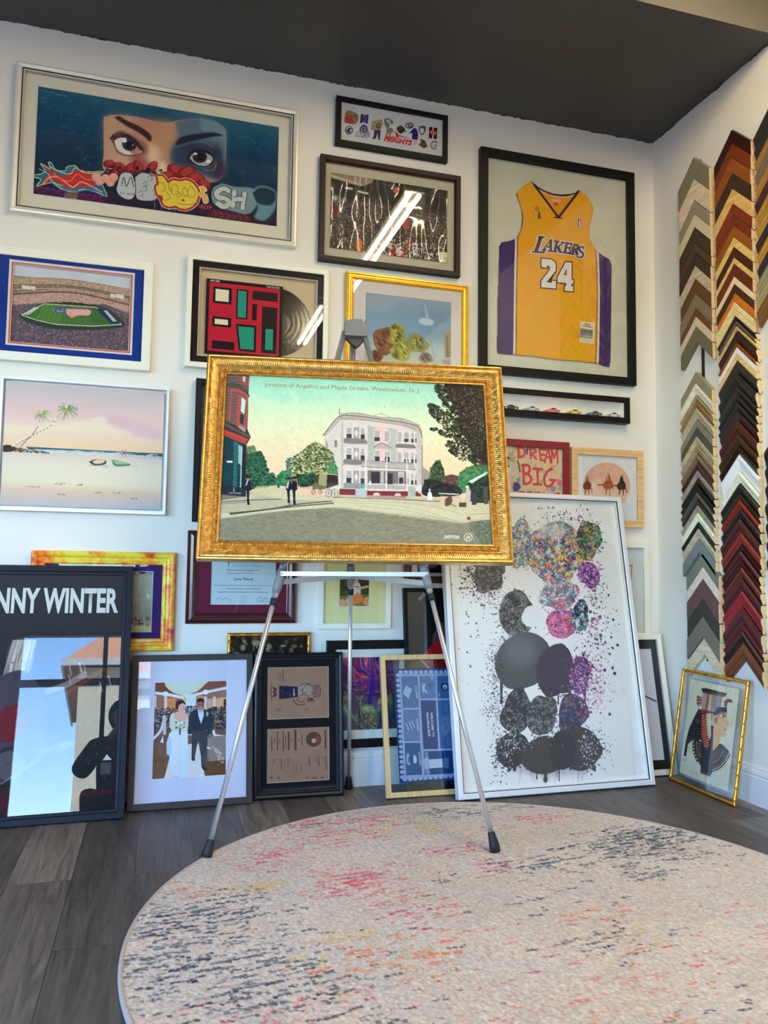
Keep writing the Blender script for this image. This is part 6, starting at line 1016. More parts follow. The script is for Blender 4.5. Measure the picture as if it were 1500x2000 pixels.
    def win(x, y, ww, hh, shade=.45, c=K):
        A.poly([(x - 1.2, y - 1.2), (x + ww + 1.2, y - 1), (x + ww + 1.2, y + hh + 1), (x - 1.2, y + hh + .8)], (218, 206, 200)); A.poly([(x, y), (x + ww, y), (x + ww, y + hh * shade), (x, y + hh * shade)], (168, 160, 154)); A.poly([(x, y + hh * shade), (x + ww, y + hh * shade), (x + ww, y + hh), (x, y + hh)], c); A.line([(x, y + hh * shade), (x + ww, y + hh * shade)], .8, (216, 206, 198))
    def diamond(x, y, ww, hh): A.poly([(x, y), (x + ww, y), (x + ww, y + hh), (x, y + hh)], (150, 146, 142)); A.poly([(x + ww / 2, y + hh * .15), (x + ww * .9, y + hh / 2), (x + ww / 2, y + hh * .85), (x + ww * .1, y + hh / 2)], (210, 196, 190))
    for y, hh in ((827, 22), (868, 23), (913, 25)): win(682, y, 10, hh, .55); diamond(696, y, 11, hh); win(710, y + 1, 8, hh, .55)
    for y in (850, 892): A.poly([(676, y), (680, y - 3), (718, y), (724, y + 6), (722, y + 9), (676, y + 7)], (120, 116, 110)); A.line([(676, y + 8), (723, y + 10)], 1, (90, 84, 80))
    A.poly([(677, 937), (722, 939), (722, 949), (677, 948)], (132, 136, 130)); win(737, 833, 11, 21, .6); win(757, 834, 10, 20, .95); win(738, 873, 10, 22, .5); win(758, 875, 10, 20, .5); A.poly([(735, 866), (753, 858), (771, 868), (770, 870), (735, 869)], (176, 162, 152)); A.line([(735, 866), (753, 858), (771, 868)], 1.4, (110, 96, 90))
    for y, hh in ((836, 20), (876, 21), (917, 23)): win(783, y, 8, hh, .95 if y < 890 else .5); win(796, y, 9, hh, .65 if y < 890 else .5); win(810, y + 1, 5, hh, .6); win(818, y + 3, 3, hh - 2, .5)
    for y in (861, 0): 
        if y: A.poly([(779, y), (786, y - 2), (815, y), (820, y + 5), (818, y + 8), (780, y + 6)], (116, 112, 106))
    # porch
    A.poly([(713, 897), (720, 893), (815, 898), (819, 910), (712, 905)], (176, 166, 158)); A.line([(712, 905), (819, 911)], 1.3, (110, 96, 90)); A.line([(713, 897), (815, 900)], 1, (120, 110, 104)); A.poly([(724, 912), (800, 914), (800, 940), (724, 938)], (110, 104, 100)); A.poly([(731, 915), (748, 916), (748, 938), (731, 938)], (44, 44, 50)); A.poly([(764, 918), (774, 918), (774, 940), (764, 940)], (48, 46, 52)); A.poly([(750, 914), (756, 914), (756, 938), (750, 938)], (176, 166, 160)); win(786, 917, 9, 22, .4)
    A.poly([(724, 940), (800, 942), (800, 951), (724, 949)], (176, 168, 160))
    for k in range(26): A.line([(725 + k * 3, 941), (725 + k * 3, 950)], .6, (130, 120, 116), .8)
    for x in (720, 761, 802): A.line([(x, 893), (x, 963)], 2.6, (214, 204, 198))
    for x, y in ((720, 888), (762, 888), (801, 890)): A.line([(x, y), (x, y + 12)], 3, (206, 194, 188)); A.ell(x, y, 1.4, 2, (206, 194, 188))
    A.line([(722, 893), (815, 898)], 1.4, (120, 112, 108)); A.poly([(668, 949), (700, 950), (724, 952), (830, 954), (830, 964), (668, 961)], (112, 42, 44)); A.poly([(722, 950), (802, 951), (802, 954), (722, 953)], (206, 196, 190)); A.poly([(700, 949), (723, 950), (723, 964), (700, 963)], (170, 178, 176)); A.poly([(804, 944), (819, 945), (819, 965), (804, 965)], (160, 166, 160)); A.ell(742, 961, 7, 4.5, (206, 180, 172)); A.ell(784, 962, 6.5, 4.5, (206, 180, 172)); A.poly([(722, 964), (800, 965), (800, 969), (722, 968)], (112, 42, 44)); A.poly([(722, 962), (802, 963), (802, 965), (722, 965)], (112, 42, 44), .3)
    A.ell(714, 943, 4, 4.4, (70, 150, 146)); A.ell(729, 938, 2.6, 5, (206, 204, 206)); A.line([(660, 966), (760, 969), (868, 974)], 1.6, (96, 80, 76)); A.poly([(668, 962), (868, 968), (868, 972), (668, 966)], (176, 166, 150), .8); A.poly([(820, 826), (833, 850), (834, 963), (822, 955)], (186, 176, 168)); A.ell(827, 947, 5, 6, (206, 200, 198)); A.line([(831.5, 862), (832, 955)], 1.2, (96, 84, 84)); A.poly([(640, 850), (646, 862), (645, 870), (641, 868)], (150, 140, 136)); A.poly([(658, 852), (663, 852), (663, 866), (658, 866)], (120, 110, 108))
    # right side
    A.poly([(833, 905), (846, 915), (852, 950), (834, 956)], (150, 136, 126)); tree([(848, 910), (858, 895), (866, 893), (874, 910), (878, 935), (870, 955), (846, 955)], [(46, 70, 46), (80, 100, 60), (26, 40, 34)], 420, base=(48, 66, 48)); A.poly([(874, 924), (890, 920), (910, 925), (908, 958), (872, 956)], (86, 58, 54)); A.speck([(874, 930), (908, 930), (906, 956), (872, 956)], 90, [(50, 34, 34), (110, 90, 84)], .8, 2, .8)
    tree([(900, 940), (906, 918), (925, 905), (950, 900), (962, 905), (962, 940), (940, 950), (905, 958)], [(60, 116, 74), (36, 90, 56), (90, 136, 86)], 620, base=(46, 96, 62)); tree([(836, 932), (850, 930), (872, 936), (905, 945), (904, 962), (836, 962)], [(26, 34, 34), (46, 50, 44), (16, 20, 24)], 340, base=(34, 40, 38)); tree([(920, 938), (962, 925), (964, 972), (925, 972)], [(30, 50, 40), (50, 70, 56), (20, 30, 30)], 300, base=(36, 52, 44))
    A.poly([(923, 934), (961, 914), (962, 917), (930, 938)], (206, 214, 196)); A.line([(865, 958), (905, 960)], 2.4, (196, 190, 176)); A.line([(868, 964), (905, 966)], 2, (166, 156, 130)); A.line([(858, 945), (860, 966)], 2, (30, 26, 26))
    # big overhanging foliage
    FP = [(856, 741), (951, 744), (957, 850), (961, 900), (935, 903), (925, 893), (908, 893), (898, 885), (885, 872), (878, 856), (893, 852), (872, 842), (848, 832), (852, 828), (880, 832), (862, 815), (846, 800), (843, 788), (850, 776), (864, 786), (880, 800), (870, 770), (860, 760)]
    pts = A.inside(FP, 1500); A.speck(None, 0, [(42, 40, 34), (32, 36, 30), (66, 74, 54), (26, 22, 22), (50, 60, 44)], 1.8, 5.4, .95, 1.2, P=pts)
    A.blob([(880, 741), (951, 743), (957, 850), (960, 896), (930, 880), (920, 850), (905, 830), (900, 790), (885, 770)], (34, 28, 26), .95, 2); pts = A.inside([(885, 745), (951, 745), (957, 850), (958, 890), (920, 860), (900, 800)], 700); A.speck(None, 0, [(70, 62, 54), (36, 32, 32), (90, 84, 70), (56, 60, 48)], 1, 3, .8, P=pts)
    pts = A.inside([(860, 770), (890, 790), (905, 830), (930, 870), (950, 885), (905, 885), (880, 850), (855, 810)], 130); A.speck(None, 0, [(214, 206, 166), (206, 200, 160)], .8, 2.6, .9, P=pts); pts = A.inside([(862, 745), (950, 748), (955, 850), (900, 820)], 90); A.speck(None, 0, [(170, 170, 140), (120, 110, 96)], .6, 1.6, .8, P=pts)
    # people at right, dog cart, manhole, stamp
    A.poly([(843, 958), (847, 952), (851, 958), (853, 972), (842, 972)], (214, 212, 206)); A.ell(847, 951, 2, 2.4, (206, 180, 160)); A.poly([(918, 950), (924, 946), (928, 954), (927, 980), (918, 980)], (186, 170, 160)); A.ell(921, 945, 3.5, 3, (214, 208, 196)); A.poly([(930, 958), (938, 955), (940, 980), (930, 981)], (60, 52, 54)); A.poly([(952, 948), (960, 944), (963, 978), (954, 980)], (70, 66, 64)); A.blob([(878, 968), (888, 964), (892, 972), (886, 982), (877, 982)], (90, 66, 58)); A.line([(886, 978), (900, 984)], 1.4, (70, 56, 50)); A.poly([(905, 976), (919, 976), (919, 985), (905, 985)], (66, 54, 48)); A.line([(905, 990), (925, 1012)], 2, (206, 196, 176)); A.line([(925, 1000), (960, 998)], 1, (120, 110, 96))
    A.poly([(926, 1014), (968, 1010), (970, 1061), (950, 1061), (935, 1035)], (84, 96, 80), .8, 2); A.speck([(926, 1014), (968, 1010), (970, 1061), (930, 1050)], 260, [(60, 70, 60), (120, 130, 110), (150, 160, 140)], .6, 1.8, .7); A.ell(924, 1007.5, 4, 3.8, (150, 56, 62)); A.ell(930, 1031.5, 2.4, 2.6, (150, 60, 66), .8)
    A.speck([(441.5, 719.8), (950.7, 743.7), (970.2, 1060.9), (426.3, 1053.5)], 900, [(180, 180, 150), (96, 96, 80)], .4, .9, .45); A.noise(8, 1.4); A.noise(6, 9, oct=3); A.noise(9, 3, [(668, 803), (834, 830), (834, 962), (668, 962)])
    A.text('Junction of Angelica and Maple Streets, Weehawken, N. J.', (517.5, 743.8), (826.5, 757.2), 8.4, (152, 118, 92), .0)
    A.text('207720', (874.5, 1047), (905.5, 1047.8), 6.3, (222, 222, 206), .02, .25); A.text('JV', (917.5, 1048.2), (928, 1048.6), 7.4, (222, 222, 206), .02, .2)
    c = [(922.7 + 8.2 * math.cos(t), 1044.6 + 8.2 * math.sin(t)) for t in np.linspace(0, 2 * PI, 40)[:-1]]; d = [(922.7 + 7.2 * math.cos(t), 1044.6 + 7.2 * math.sin(t)) for t in np.linspace(0, 2 * PI, 40)[:-1]]
    P = A.m(c + d); n = 39; A.layer += 1; A.over.append((P, [t for i in range(n) for t in ((i, (i + 1) % n, n + i), ((i + 1) % n, n + (i + 1) % n, n + i))], (222, 222, 206), A.layer)); return A
def art_big(w, h):
    # plain abstract stand-in: rounded boulder-like forms, one dark, one graffiti coloured, breaking up into paint splatter
    A = Art([(10, 95), (1038, 108), (1280, 1760), (180, 1845)], w, h, .0020, (212, 208, 214), 31); rs = A.rs
    DK = (52, 50, 52)
    def tex(P, cols, n, wd=(4, 12)):
        pts = A.inside(P, n); inv = np.linalg.inv(A.Mx)
        for x, y in pts:
            o = inv @ np.array([x, y, 1]); x, y = o[0] / o[2], o[1] / o[2]; s = rs.uniform(8, 30); q = rs.uniform(0, 6.3)
            A.line([(x, y), (x + s * math.cos(q), y + s * math.sin(q)), (x + s * math.cos(q + .9), y + s * math.sin(q + .9) + s * .5)], rs.uniform(*wd), cols[rs.randint(len(cols))], .85)
    def form(P, base, cols=None, n=0, wd=(4, 12)):
        m0 = A.I.copy(); A.blob(P, base)
        if cols:
            tex(P, cols, n, wd); r = A.mask(A.m(A.curve(P + [P[0]])[:-1]), 2)
            if r: x0, y0, mk = r; M_ = np.zeros(A.I.shape[:2], np.float32); M_[y0:y0 + mk.shape[0], x0:x0 + mk.shape[1]] = mk; A.I[:] = m0 * (1 - M_[..., None]) + A.I * M_[..., None]
    gf = [(60, 130, 150), (196, 50, 60), (206, 190, 60), (200, 200, 206), (24, 70, 140), (30, 30, 40), (120, 50, 120), (206, 120, 60), (60, 110, 70), (170, 180, 190)]; gk = [(24, 24, 26), (96, 96, 98), (14, 14, 16), (120, 118, 120)]
    # long vertical fade strokes at the top and foot
    for x in range(590, 660, 14): A.line([(x, 130), (x + 4, 260)], 5, (186, 184, 190), .6)
    for _ in range(50): x = rs.uniform(520, 960); A.line([(x, 1690), (x + rs.uniform(-8, 14), 1690 + rs.uniform(40, 110))], rs.uniform(3, 9), (90, 88, 94), .35, .5)
    A.ell(700, 1700, 250, 40, (120, 118, 124), .5, soft=6)
    def blot(cx, cy, rx, ry, base, cols=None, n=0, wd=(4, 12), wob=.22, spikes=14, drip=0):
        t = np.linspace(0, 2 * PI, 40)[:-1]; r = 1 + wob * np.interp(t, np.linspace(0, 2 * PI, 10), np.r_[rs.rand(9) - .5, 0]) * 2
        P = [(cx + rx * k * math.cos(q), cy + ry * k * math.sin(q)) for q, k in zip(t, r)]; form(P, base, cols, int(n * 1.9), (wd[0] * .7, wd[1] * .7))
        for _ in range(spikes): q = rs.uniform(0, 6.28); k = rs.uniform(.9, 1.0); x, y = cx + rx * k * math.cos(q), cy + ry * k * math.sin(q); L_ = rs.uniform(10, 50) * rs.rand(); A.line([(x, y), (x + L_ * math.cos(q), y + L_ * math.sin(q))], rs.uniform(3, 8), base, 1, 2.5); A.ell(x + L_ * math.cos(q), y + L_ * math.sin(q), rs.uniform(2, 6), rs.uniform(2, 6), base)
        for _ in range(drip): x = cx + rs.uniform(-.8, .8) * rx; L_ = rs.uniform(.3, 1) * ry; w_ = rs.uniform(8, 26); A.line([(x, cy + ry * .5), (x + 3, cy + ry * .5 + L_)], w_, base, 1, w_ * .6); A.ell(x + 3, cy + ry * .5 + L_, w_ * .5, w_ * .8, base)
    blot(300, 560, 90, 110, (44, 42, 44), gk, 150); blot(460, 780, 120, 130, (58, 56, 58), gk, 240, (6, 14)); blot(520, 1070, 165, 170, (58, 60, 62), None, 0, wob=.10, spikes=6, drip=4); A.ell(500, 1010, 100, 100, (96, 97, 100), .7, soft=14)
    blot(730, 1130, 120, 150, (44, 28, 50), None, 0, wob=.15, drip=3); blot(860, 1140, 70, 120, (82, 36, 96), [(120, 60, 130), (50, 24, 66)], 70, (4, 9), drip=2)
    blot(490, 1370, 90, 120, (34, 32, 34), gk, 90, (4, 9)); blot(640, 1390, 90, 140, (66, 64, 66), gk, 130, (4, 9)); blot(820, 1370, 100, 130, (44, 34, 54), [(60, 90, 160), (150, 70, 80), (30, 30, 60), (120, 110, 130)], 60, (3, 8))
    blot(470, 1600, 100, 110, (30, 27, 28), None, 0, wob=.12, drip=2); blot(650, 1620, 130, 110, (50, 42, 37), None, 0, wob=.10, drip=3); blot(880, 1580, 120, 125, (52, 45, 40), None, 0, wob=.12, drip=3); blot(770, 1590, 80, 110, (34, 30, 32), None, 0, wob=.1)
    blot(690, 420, 190, 190, (120, 140, 160), gf, 620, (5, 15), wob=.14, spikes=20); A.poly([(590, 250), (700, 240), (790, 300), (700, 340), (570, 320)], (186, 190, 192), .6, 6); blot(890, 330, 78, 120, (90, 110, 90), [(30, 50, 60), (190, 160, 60), (120, 50, 110), (60, 130, 90), (20, 20, 26)], 150); blot(480, 380, 70, 150, (70, 100, 140), [(150, 190, 120), (200, 210, 220), (20, 60, 120), (206, 130, 60)], 120)
    blot(900, 540, 60, 80, (130, 70, 130), [(60, 40, 90), (190, 120, 190)], 60); blot(720, 680, 120, 90, (150, 150, 160), [(196, 40, 70), (200, 200, 206), (60, 90, 110), (60, 120, 130)], 170); blot(740, 840, 110, 90, (170, 80, 140), [(120, 40, 100), (220, 90, 50), (206, 140, 190), (60, 30, 80)], 170, (3, 7)); blot(850, 780, 50, 100, (30, 60, 100), [(20, 24, 40), (60, 130, 90), (206, 200, 210)], 60)
    blot(570, 800, 70, 60, (204, 202, 206), None, 0, spikes=4); blot(830, 960, 60, 50, (204, 202, 206), None, 0, spikes=5)
    # splatter
    def spl(cx, cy, sx, sy, n, cols, r0=.6, r1=3.2, a=.9):
        p = np.c_[cx + rs.randn(n) * sx, cy + rs.randn(n) * sy]; A.speck(None, 0, cols, r0, r1, a, P=A.m(p))
    KK = [(50, 46, 52), (90, 84, 92), (30, 28, 32)]; PP = [(110, 60, 110), (196, 90, 150), (206, 140, 170), (80, 50, 90)]
    spl(240, 560, 60, 70, 420, KK); spl(180, 520, 40, 60, 160, KK, .5, 1.6); spl(310, 680, 50, 40, 200, KK + PP, .5, 1.8); spl(355, 1100, 26, 110, 340, KK, .5, 2.0); spl(360, 1350, 40, 60, 240, KK, .5, 1.6); spl(395, 1600, 26, 70, 260, KK, .6, 2.2); spl(440, 1560, 40, 60, 150, [(200, 198, 204)], .6, 1.8); spl(560, 1540, 70, 20, 60, [(200, 196, 200)], .6, 1.6)
    spl(940, 1590, 50, 60, 330, KK, .6, 2.0); spl(930, 1580, 30, 60, 150, [(206, 204, 208)], .6, 1.8); spl(900, 1150, 60, 90, 520, PP + KK, .6, 2.6); spl(960, 1250, 60, 70, 260, [(206, 120, 170), (214, 150, 190)], .6, 2.2, .7); spl(860, 1180, 36, 60, 150, [(206, 200, 210)], .5, 1.6); spl(930, 850, 50, 120, 260, KK + PP, .6, 2.6); spl(940, 640, 30, 60, 120, KK, .6, 2.0); spl(690, 200, 80, 30, 90, KK, .5, 2.4); spl(820, 200, 60, 40, 60, KK + PP, .6, 2.8); spl(880, 560, 40, 60, 120, [(206, 190, 210), (190, 180, 190)], .5, 1.6); spl(860, 400, 40, 50, 120, [(20, 26, 30), (196, 196, 196)], .5, 1.6); spl(1000, 1000, 60, 180, 60, KK, .8, 4); spl(240, 900, 60, 200, 40, KK, .6, 2.6)
    for x, y, r in ((970, 800, 14), (978, 910, 12), (1035, 1020, 9), (925, 815, 13), (965, 740, 8), (260, 740, 10), (780, 212, 10), (240, 893, 6), (975, 380, 7), (1008, 622, 6), (205, 1105, 8), (275, 1168, 6)): A.ell(x, y, r * .8, r, (90, 86, 96), wob=.3)
    return A
# ---------------------------------------------------------------- the jersey
def make_jersey(t):
    # drawing coordinates of the crop, mapped to the frame plane
    Hm = homog([(210, 188), (1235, 378), (1232, 1832), (188, 1733)], [(.0383, 1.0687), (.8106, 1.0687), (.8106, .036), (.0383, .036)])
    def m(p): o = np.c_[np.atleast_2d(p), np.ones(len(np.atleast_2d(p)))] @ Hm.T; return o[:, :2] / o[:, 2:3]
    left = [(540, 368), (490, 400), (440, 440), (422, 466), (440, 510), (462, 580), (468, 650), (455, 730), (425, 790), (370, 812), (312, 820), (296, 850), (290, 1000), (278, 1250), (270, 1620), (278, 1645)]
    bottom = [(400, 1655), (560, 1670), (700, 1692), (850, 1702), (1020, 1722), (1060, 1740), (1100, 1747)]
    right = [(1108, 1700), (1118, 1300), (1124, 1000), (1110, 955), (1060, 925), (1020, 895), (985, 850), (965, 800), (965, 720), (985, 640), (1000, 575), (960, 500), (920, 460), (888, 438)]
    neckb = [(860, 462), (820, 470), (760, 474), (700, 466), (640, 445), (590, 415), (560, 390)]
    out = left + bottom + right + neckb; P = m(out); u0, v0 = P.min(0) - .002; u1, v1 = P.max(0) + .002
    iv = np.linalg.inv(Hm)
    def dq(u, v): o = iv @ np.array([u, v, 1]); return (o[0] / o[2], o[1] / o[2])
    quad = [dq(u0, v1), dq(u1, v1), dq(u1, v0), dq(u0, v0)]
    A = Art(quad, u1 - u0, v1 - v0, .0021, (222, 150, 26), 8); Gd = (222, 150, 26); Pu = (52, 32, 92); Wh = (206, 200, 196); K = (40, 26, 44)
    A.noise(5, 3); A.noise(5, 40)
    A.poly([(250, 780), (430, 780), (412, 1100), (395, 1660), (250, 1700)], Pu); A.poly([(1010, 860), (1140, 900), (1140, 1760), (1010, 1730), (1020, 1200)], Pu); A.line([(418, 795), (408, 1100), (395, 1655)], 14, Wh); A.line([(430, 795), (420, 1100), (410, 1655)], 5, K); A.line([(1018, 890), (1024, 1200), (1010, 1725)], 14, Wh); A.line([(1006, 880), (1012, 1200), (996, 1720)], 5, K)
    # shoulder seams and arm bindings
    A.line([(470, 430), (495, 560), (500, 680), (470, 780)], 26, (206, 150, 50), .8); A.line([(424, 466), (445, 530), (464, 600), (468, 660), (455, 730), (428, 790)], 9, Pu); A.line([(955, 560), (935, 680), (950, 800)], 16, (206, 156, 60), .8)
    # inside of the neck and the V collar
    A.poly([(548, 385), (600, 425), (700, 470), (800, 478), (888, 445), (850, 540), (735, 650), (640, 520)], (206, 136, 24)); A.line([(545, 380), (600, 428), (680, 466), (760, 480), (830, 474), (888, 444)], 24, Pu); A.line([(600, 452), (680, 488), (780, 498), (860, 482)], 8, (230, 170, 90))
    for a, b_ in (((552, 400), (735, 650)), ((884, 455), (735, 645))): A.line([a, b_], 16, K); A.line([(a[0] - (12 if a[0] < 700 else -12), a[1] + 8), (b_[0] - (12 if a[0] < 700 else -12), b_[1] + 12)], 5, (206, 156, 60))
    A.poly([(700, 640), (760, 648), (757, 657), (700, 650)], K); A.poly([(682, 508), (752, 516), (750, 540), (684, 530)], (206, 150, 150)); A.poly([(700, 538), (730, 542), (730, 560), (700, 556)], (190, 60, 40)); A.line([(688, 520), (746, 527)], 4, (206, 196, 190), .8)
    A.ell(576, 580, 16, 17, (120, 100, 50)); A.poly([(590, 595), (598, 610), (604, 655), (578, 655), (580, 630)], (96, 78, 40)); A.ell(576, 580, 9, 10, (170, 140, 70))
    A.cp([(873, 655), (901, 656), (898, 720), (870, 718)], (206, 200, 200)); A.cp([(875, 657), (887, 658), (880, 690), (884, 717), (872, 716)], (40, 44, 110)); A.cp([(889, 658), (899, 658), (896, 718), (888, 717), (884, 690)], (170, 40, 50)); A.cp([(885, 662), (890, 664), (889, 680), (893, 700), (889, 716), (884, 700), (881, 685)], (214, 210, 206))
    # team name, slab letters leaning along the chest
    def glyph(polys, c, g):
        for P_ in polys: A.cp(P_, c)
    def grow(P_, d):
        P_ = np.array(P_, float); a = 0.5 * np.sum(P_[:, 0] * np.roll(P_[:, 1], -1) - np.roll(P_[:, 0], -1) * P_[:, 1]); s = 1 if a > 0 else -1; o = []
        for i in range(len(P_)):
            e1 = P_[i] - P_[i - 1]; e2 = P_[(i + 1) % len(P_)] - P_[i]; n1 = np.array([e1[1], -e1[0]]) * s / np.linalg.norm(e1); n2 = np.array([e2[1], -e2[0]]) * s / np.linalg.norm(e2); b_ = n1 + n2; L_ = max(.45, np.linalg.norm(b_) / 2); b_ = b_ / max(1e-6, np.linalg.norm(b_)); o.append(tuple(P_[i] + b_ * d / L_))
        return o
    LK = [[(588, 780), (632, 790), (628, 800), (612, 800), (578, 893), (612, 898), (628, 872), (640, 876), (622, 912), (530, 904), (534, 894), (548, 893), (583, 800), (574, 796)],
          [(668, 806), (684, 808), (680, 890), (692, 894), (690, 902), (648, 898), (650, 888), (662, 888), (664, 872), (634, 866), (622, 884), (632, 888), (630, 894), (600, 890), (603, 880), (612, 882)],
          [(702, 816), (736, 822), (734, 832), (726, 832), (718, 862), (752, 836), (744, 830), (748, 822), (776, 828), (774, 838), (764, 840), (736, 864), (752, 900), (762, 904), (760, 912), (732, 908), (716, 874), (710, 896), (720, 898), (718, 906), (682, 902), (684, 892), (692, 892), (708, 830), (699, 826)],
          [(782, 828), (846, 838), (840, 862), (832, 860), (832, 850), (806, 846), (800, 864), (820, 868), (824, 860), (832, 862), (824, 890), (816, 888), (816, 880), (797, 876), (791, 902), (818, 906), (828, 892), (836, 894), (828, 920), (758, 910), (760, 900), (770, 900), (786, 840), (779, 838)],
          [(856, 840), (892, 848), (902, 862), (898, 882), (884, 892), (896, 918), (900, 922), (876, 930), (862, 892), (856, 892), (850, 916), (860, 918), (858, 926), (824, 922), (826, 912), (834, 912), (850, 852), (851, 850)],
          [(884, 858), (914, 862), (912, 884), (904, 884), (902, 872), (888, 870), (880, 880), (884, 890), (908, 906), (912, 924), (902, 944), (880, 950), (850, 940), (842, 928), (856, 934), (880, 938), (894, 930), (896, 918), (872, 902), (864, 888), (868, 868)]]
    sh = lambda i, dx, c_, k_: [(c_ + (p[0] - c_) * k_ + dx, p[1]) for p in LK[i]]; LK[3] = sh(3, -7, 800, .88); LK[4] = sh(4, -14, 860, .84); LK[5] = sh(5, 8, 880, .92)
    glyph([grow(p, 7) for p in LK], Wh, 0); glyph(LK, (62, 48, 84), 0); A.cp([(656, 832), (664, 834), (662, 862), (641, 858)], Gd); A.cp([(850, 856), (863, 858), (865, 867), (859, 876), (847, 876)], Gd)
    N2 = [(602, 950), (668, 955), (700, 975), (708, 1000), (706, 1040), (640, 1120), (640, 1124), (676, 1128), (678, 1112), (708, 1116), (706, 1170), (598, 1160), (600, 1112), (664, 1030), (664, 1010), (655, 1002), (642, 1000), (642, 1016), (602, 1012)]
    N4 = [(780, 976), (824, 980), (822, 1104), (836, 1106), (836, 1136), (820, 1136), (820, 1156), (834, 1158), (832, 1192), (770, 1186), (772, 1152), (782, 1152), (782, 1130), (720, 1124), (720, 1086)]
    glyph([grow(N2, 8), grow(N4, 8)], (96, 20, 60), 0); glyph([grow(N2, 4), grow(N4, 4)], (60, 20, 50), 0); glyph([N2, N4], (216, 208, 204), 0); A.cp([(786, 1026), (788, 1072), (762, 1070)], (70, 20, 50)); A.cp([(782, 1042), (783, 1066), (770, 1065)], Gd)
    # woven jock tag
    A.cp([(882, 1410), (990, 1424), (980, 1580), (872, 1562)], (206, 196, 176)); A.text('2008-09', (912, 1436), (956, 1442), 12, (60, 50, 50), .03); A.text('THE FINALS', (900, 1452), (968, 1460), 13, (50, 40, 44), .03); A.cp([(882, 1462), (976, 1474), (970, 1542), (876, 1530)], (120, 116, 110)); A.text('HARDWOOD', (886, 1490), (968, 1500), 14, (60, 58, 60), .03); A.text('CLASSICS', (884, 1524), (966, 1534), 14, (196, 190, 180), .02); A.text('authentic', (888, 1552), (968, 1562), 9, (80, 70, 80))
    A.line([(250, 1640), (400, 1650), (700, 1688), (1100, 1740)], 4, (150, 100, 30), .5)
    # cloth: grid clipped to the outline, gently padded and creased
    r = A.mask(A.m(out), 2); M_ = np.zeros((A.Hh, A.W), np.float32); x0, y0, mk = r; M_[y0:y0 + mk.shape[0], x0:x0 + mk.shape[1]] = mk; ins = M_ > .5
    yy, xx = np.mgrid[0:A.Hh, 0:A.W]; d = M_.copy()
    for _ in range(10): d = (np.roll(d, 1, 0) + np.roll(d, -1, 0) + np.roll(d, 1, 1) + np.roll(d, -1, 1) + d) / 5
    rs = np.random.RandomState(3); cre = vnoise(A.Hh, A.W, 46, rs, 3, .8)
    dep = .0275 - .008 * np.clip(d * 2 - 1, 0, 1) ** .6 - .0035 * (cre - .5); top = dep.min()
    idx = -np.ones(ins.shape, int); idx[ins] = np.arange(ins.sum()); U_ = u0 + (u1 - u0) * (xx + .5) / A.W; V_ = v1 - (v1 - v0) * (yy + .5) / A.Hh
    V = np.stack([U_[ins], dep[ins], V_[ins]], 1); Cc = A.I[ins]; a, b_, c, e = idx[:-1, :-1], idx[1:, :-1], idx[1:, 1:], idx[:-1, 1:]; ok = (a >= 0) & (b_ >= 0) & (c >= 0) & (e >= 0); Q = np.stack([a[ok], b_[ok], c[ok], e[ok]], 1); n = len(V); Vx, Cx, TT = [V], [Cc], []
    for P_, T, col, ly in A.over:
        gx = np.clip(P_[:, 0].astype(int), 0, A.W - 1); gy = np.clip(P_[:, 1].astype(int), 0, A.Hh - 1)
        v = np.stack([u0 + (u1 - u0) * P_[:, 0] / A.W, np.full(len(P_), top - .0002 - ly * .00004), v1 - (v1 - v0) * P_[:, 1] / A.Hh], 1); Vx.append(v); Cx.append(np.tile(np.asarray(col, float), (len(P_), 1))); TT.append(np.array(T, int) + n); n += len(P_)
    V = np.concatenate(Vx); Cc = np.concatenate(Cx); TT = np.concatenate(TT); me = bpy.data.meshes.new('jersey'); me.vertices.add(len(V)); me.vertices.foreach_set('co', V.astype(np.float32).ravel())
    me.loops.add(Q.size + TT.size); me.loops.foreach_set('vertex_index', np.r_[Q.ravel(), TT.ravel()].astype(np.int32)); me.polygons.add(len(Q) + len(TT)); me.polygons.foreach_set('loop_start', np.r_[np.arange(len(Q)) * 4, Q.size + np.arange(len(TT)) * 3].astype(np.int32)); me.update(calc_edges=True)
    at = me.color_attributes.new('Col', 'BYTE_COLOR', 'POINT'); o4 = np.ones((len(V), 4), np.float32); o4[:, :3] = srgb(np.clip(lin(Cc) / LIGHT, 0, .92)); at.data.foreach_set('color_srgb', o4.ravel())
    o = obj('jersey', me, FABRIC, t); tag(o, 'sleeveless gold and purple basketball jersey')
# ---------------------------------------------------------------- pictures on the wall, leaning on the floor and on the easel
def start(name, label, cat, b, yaw, tilt, group=None):
    return thing(name, label, cat, frameM(b, yaw, tilt), group)
def frame(t, w, h, prof, m, name='frame', **kw): return obj(name, ring(name, (0, 0, w, h), prof, **kw), m, t)
def pane(t, r, y=.008, th=.002): return obj('glass', boxr('glass', r, y, y + th), GLASS, t)
def R(a, b, c, d): return (a, b, c, d)
def QUAD(w, h): return [(0, 0), (w, 0), (w, h), (0, h)]
RES = .0021
CREAM = mat('mat_board_cream', (205, 200, 184), .85, var=.02); WHITEM = mat('mat_board_white', (212, 210, 206), .85, var=.02); BLACKM = mat('mat_board_black', (26, 22, 24), .8)
SATB = mat('satin_black_frame', (10, 9, 9), .5, var=.1, spec=.22); WHITEF = mat('white_lacquer_frame', (212, 208, 194), .4, var=.02)

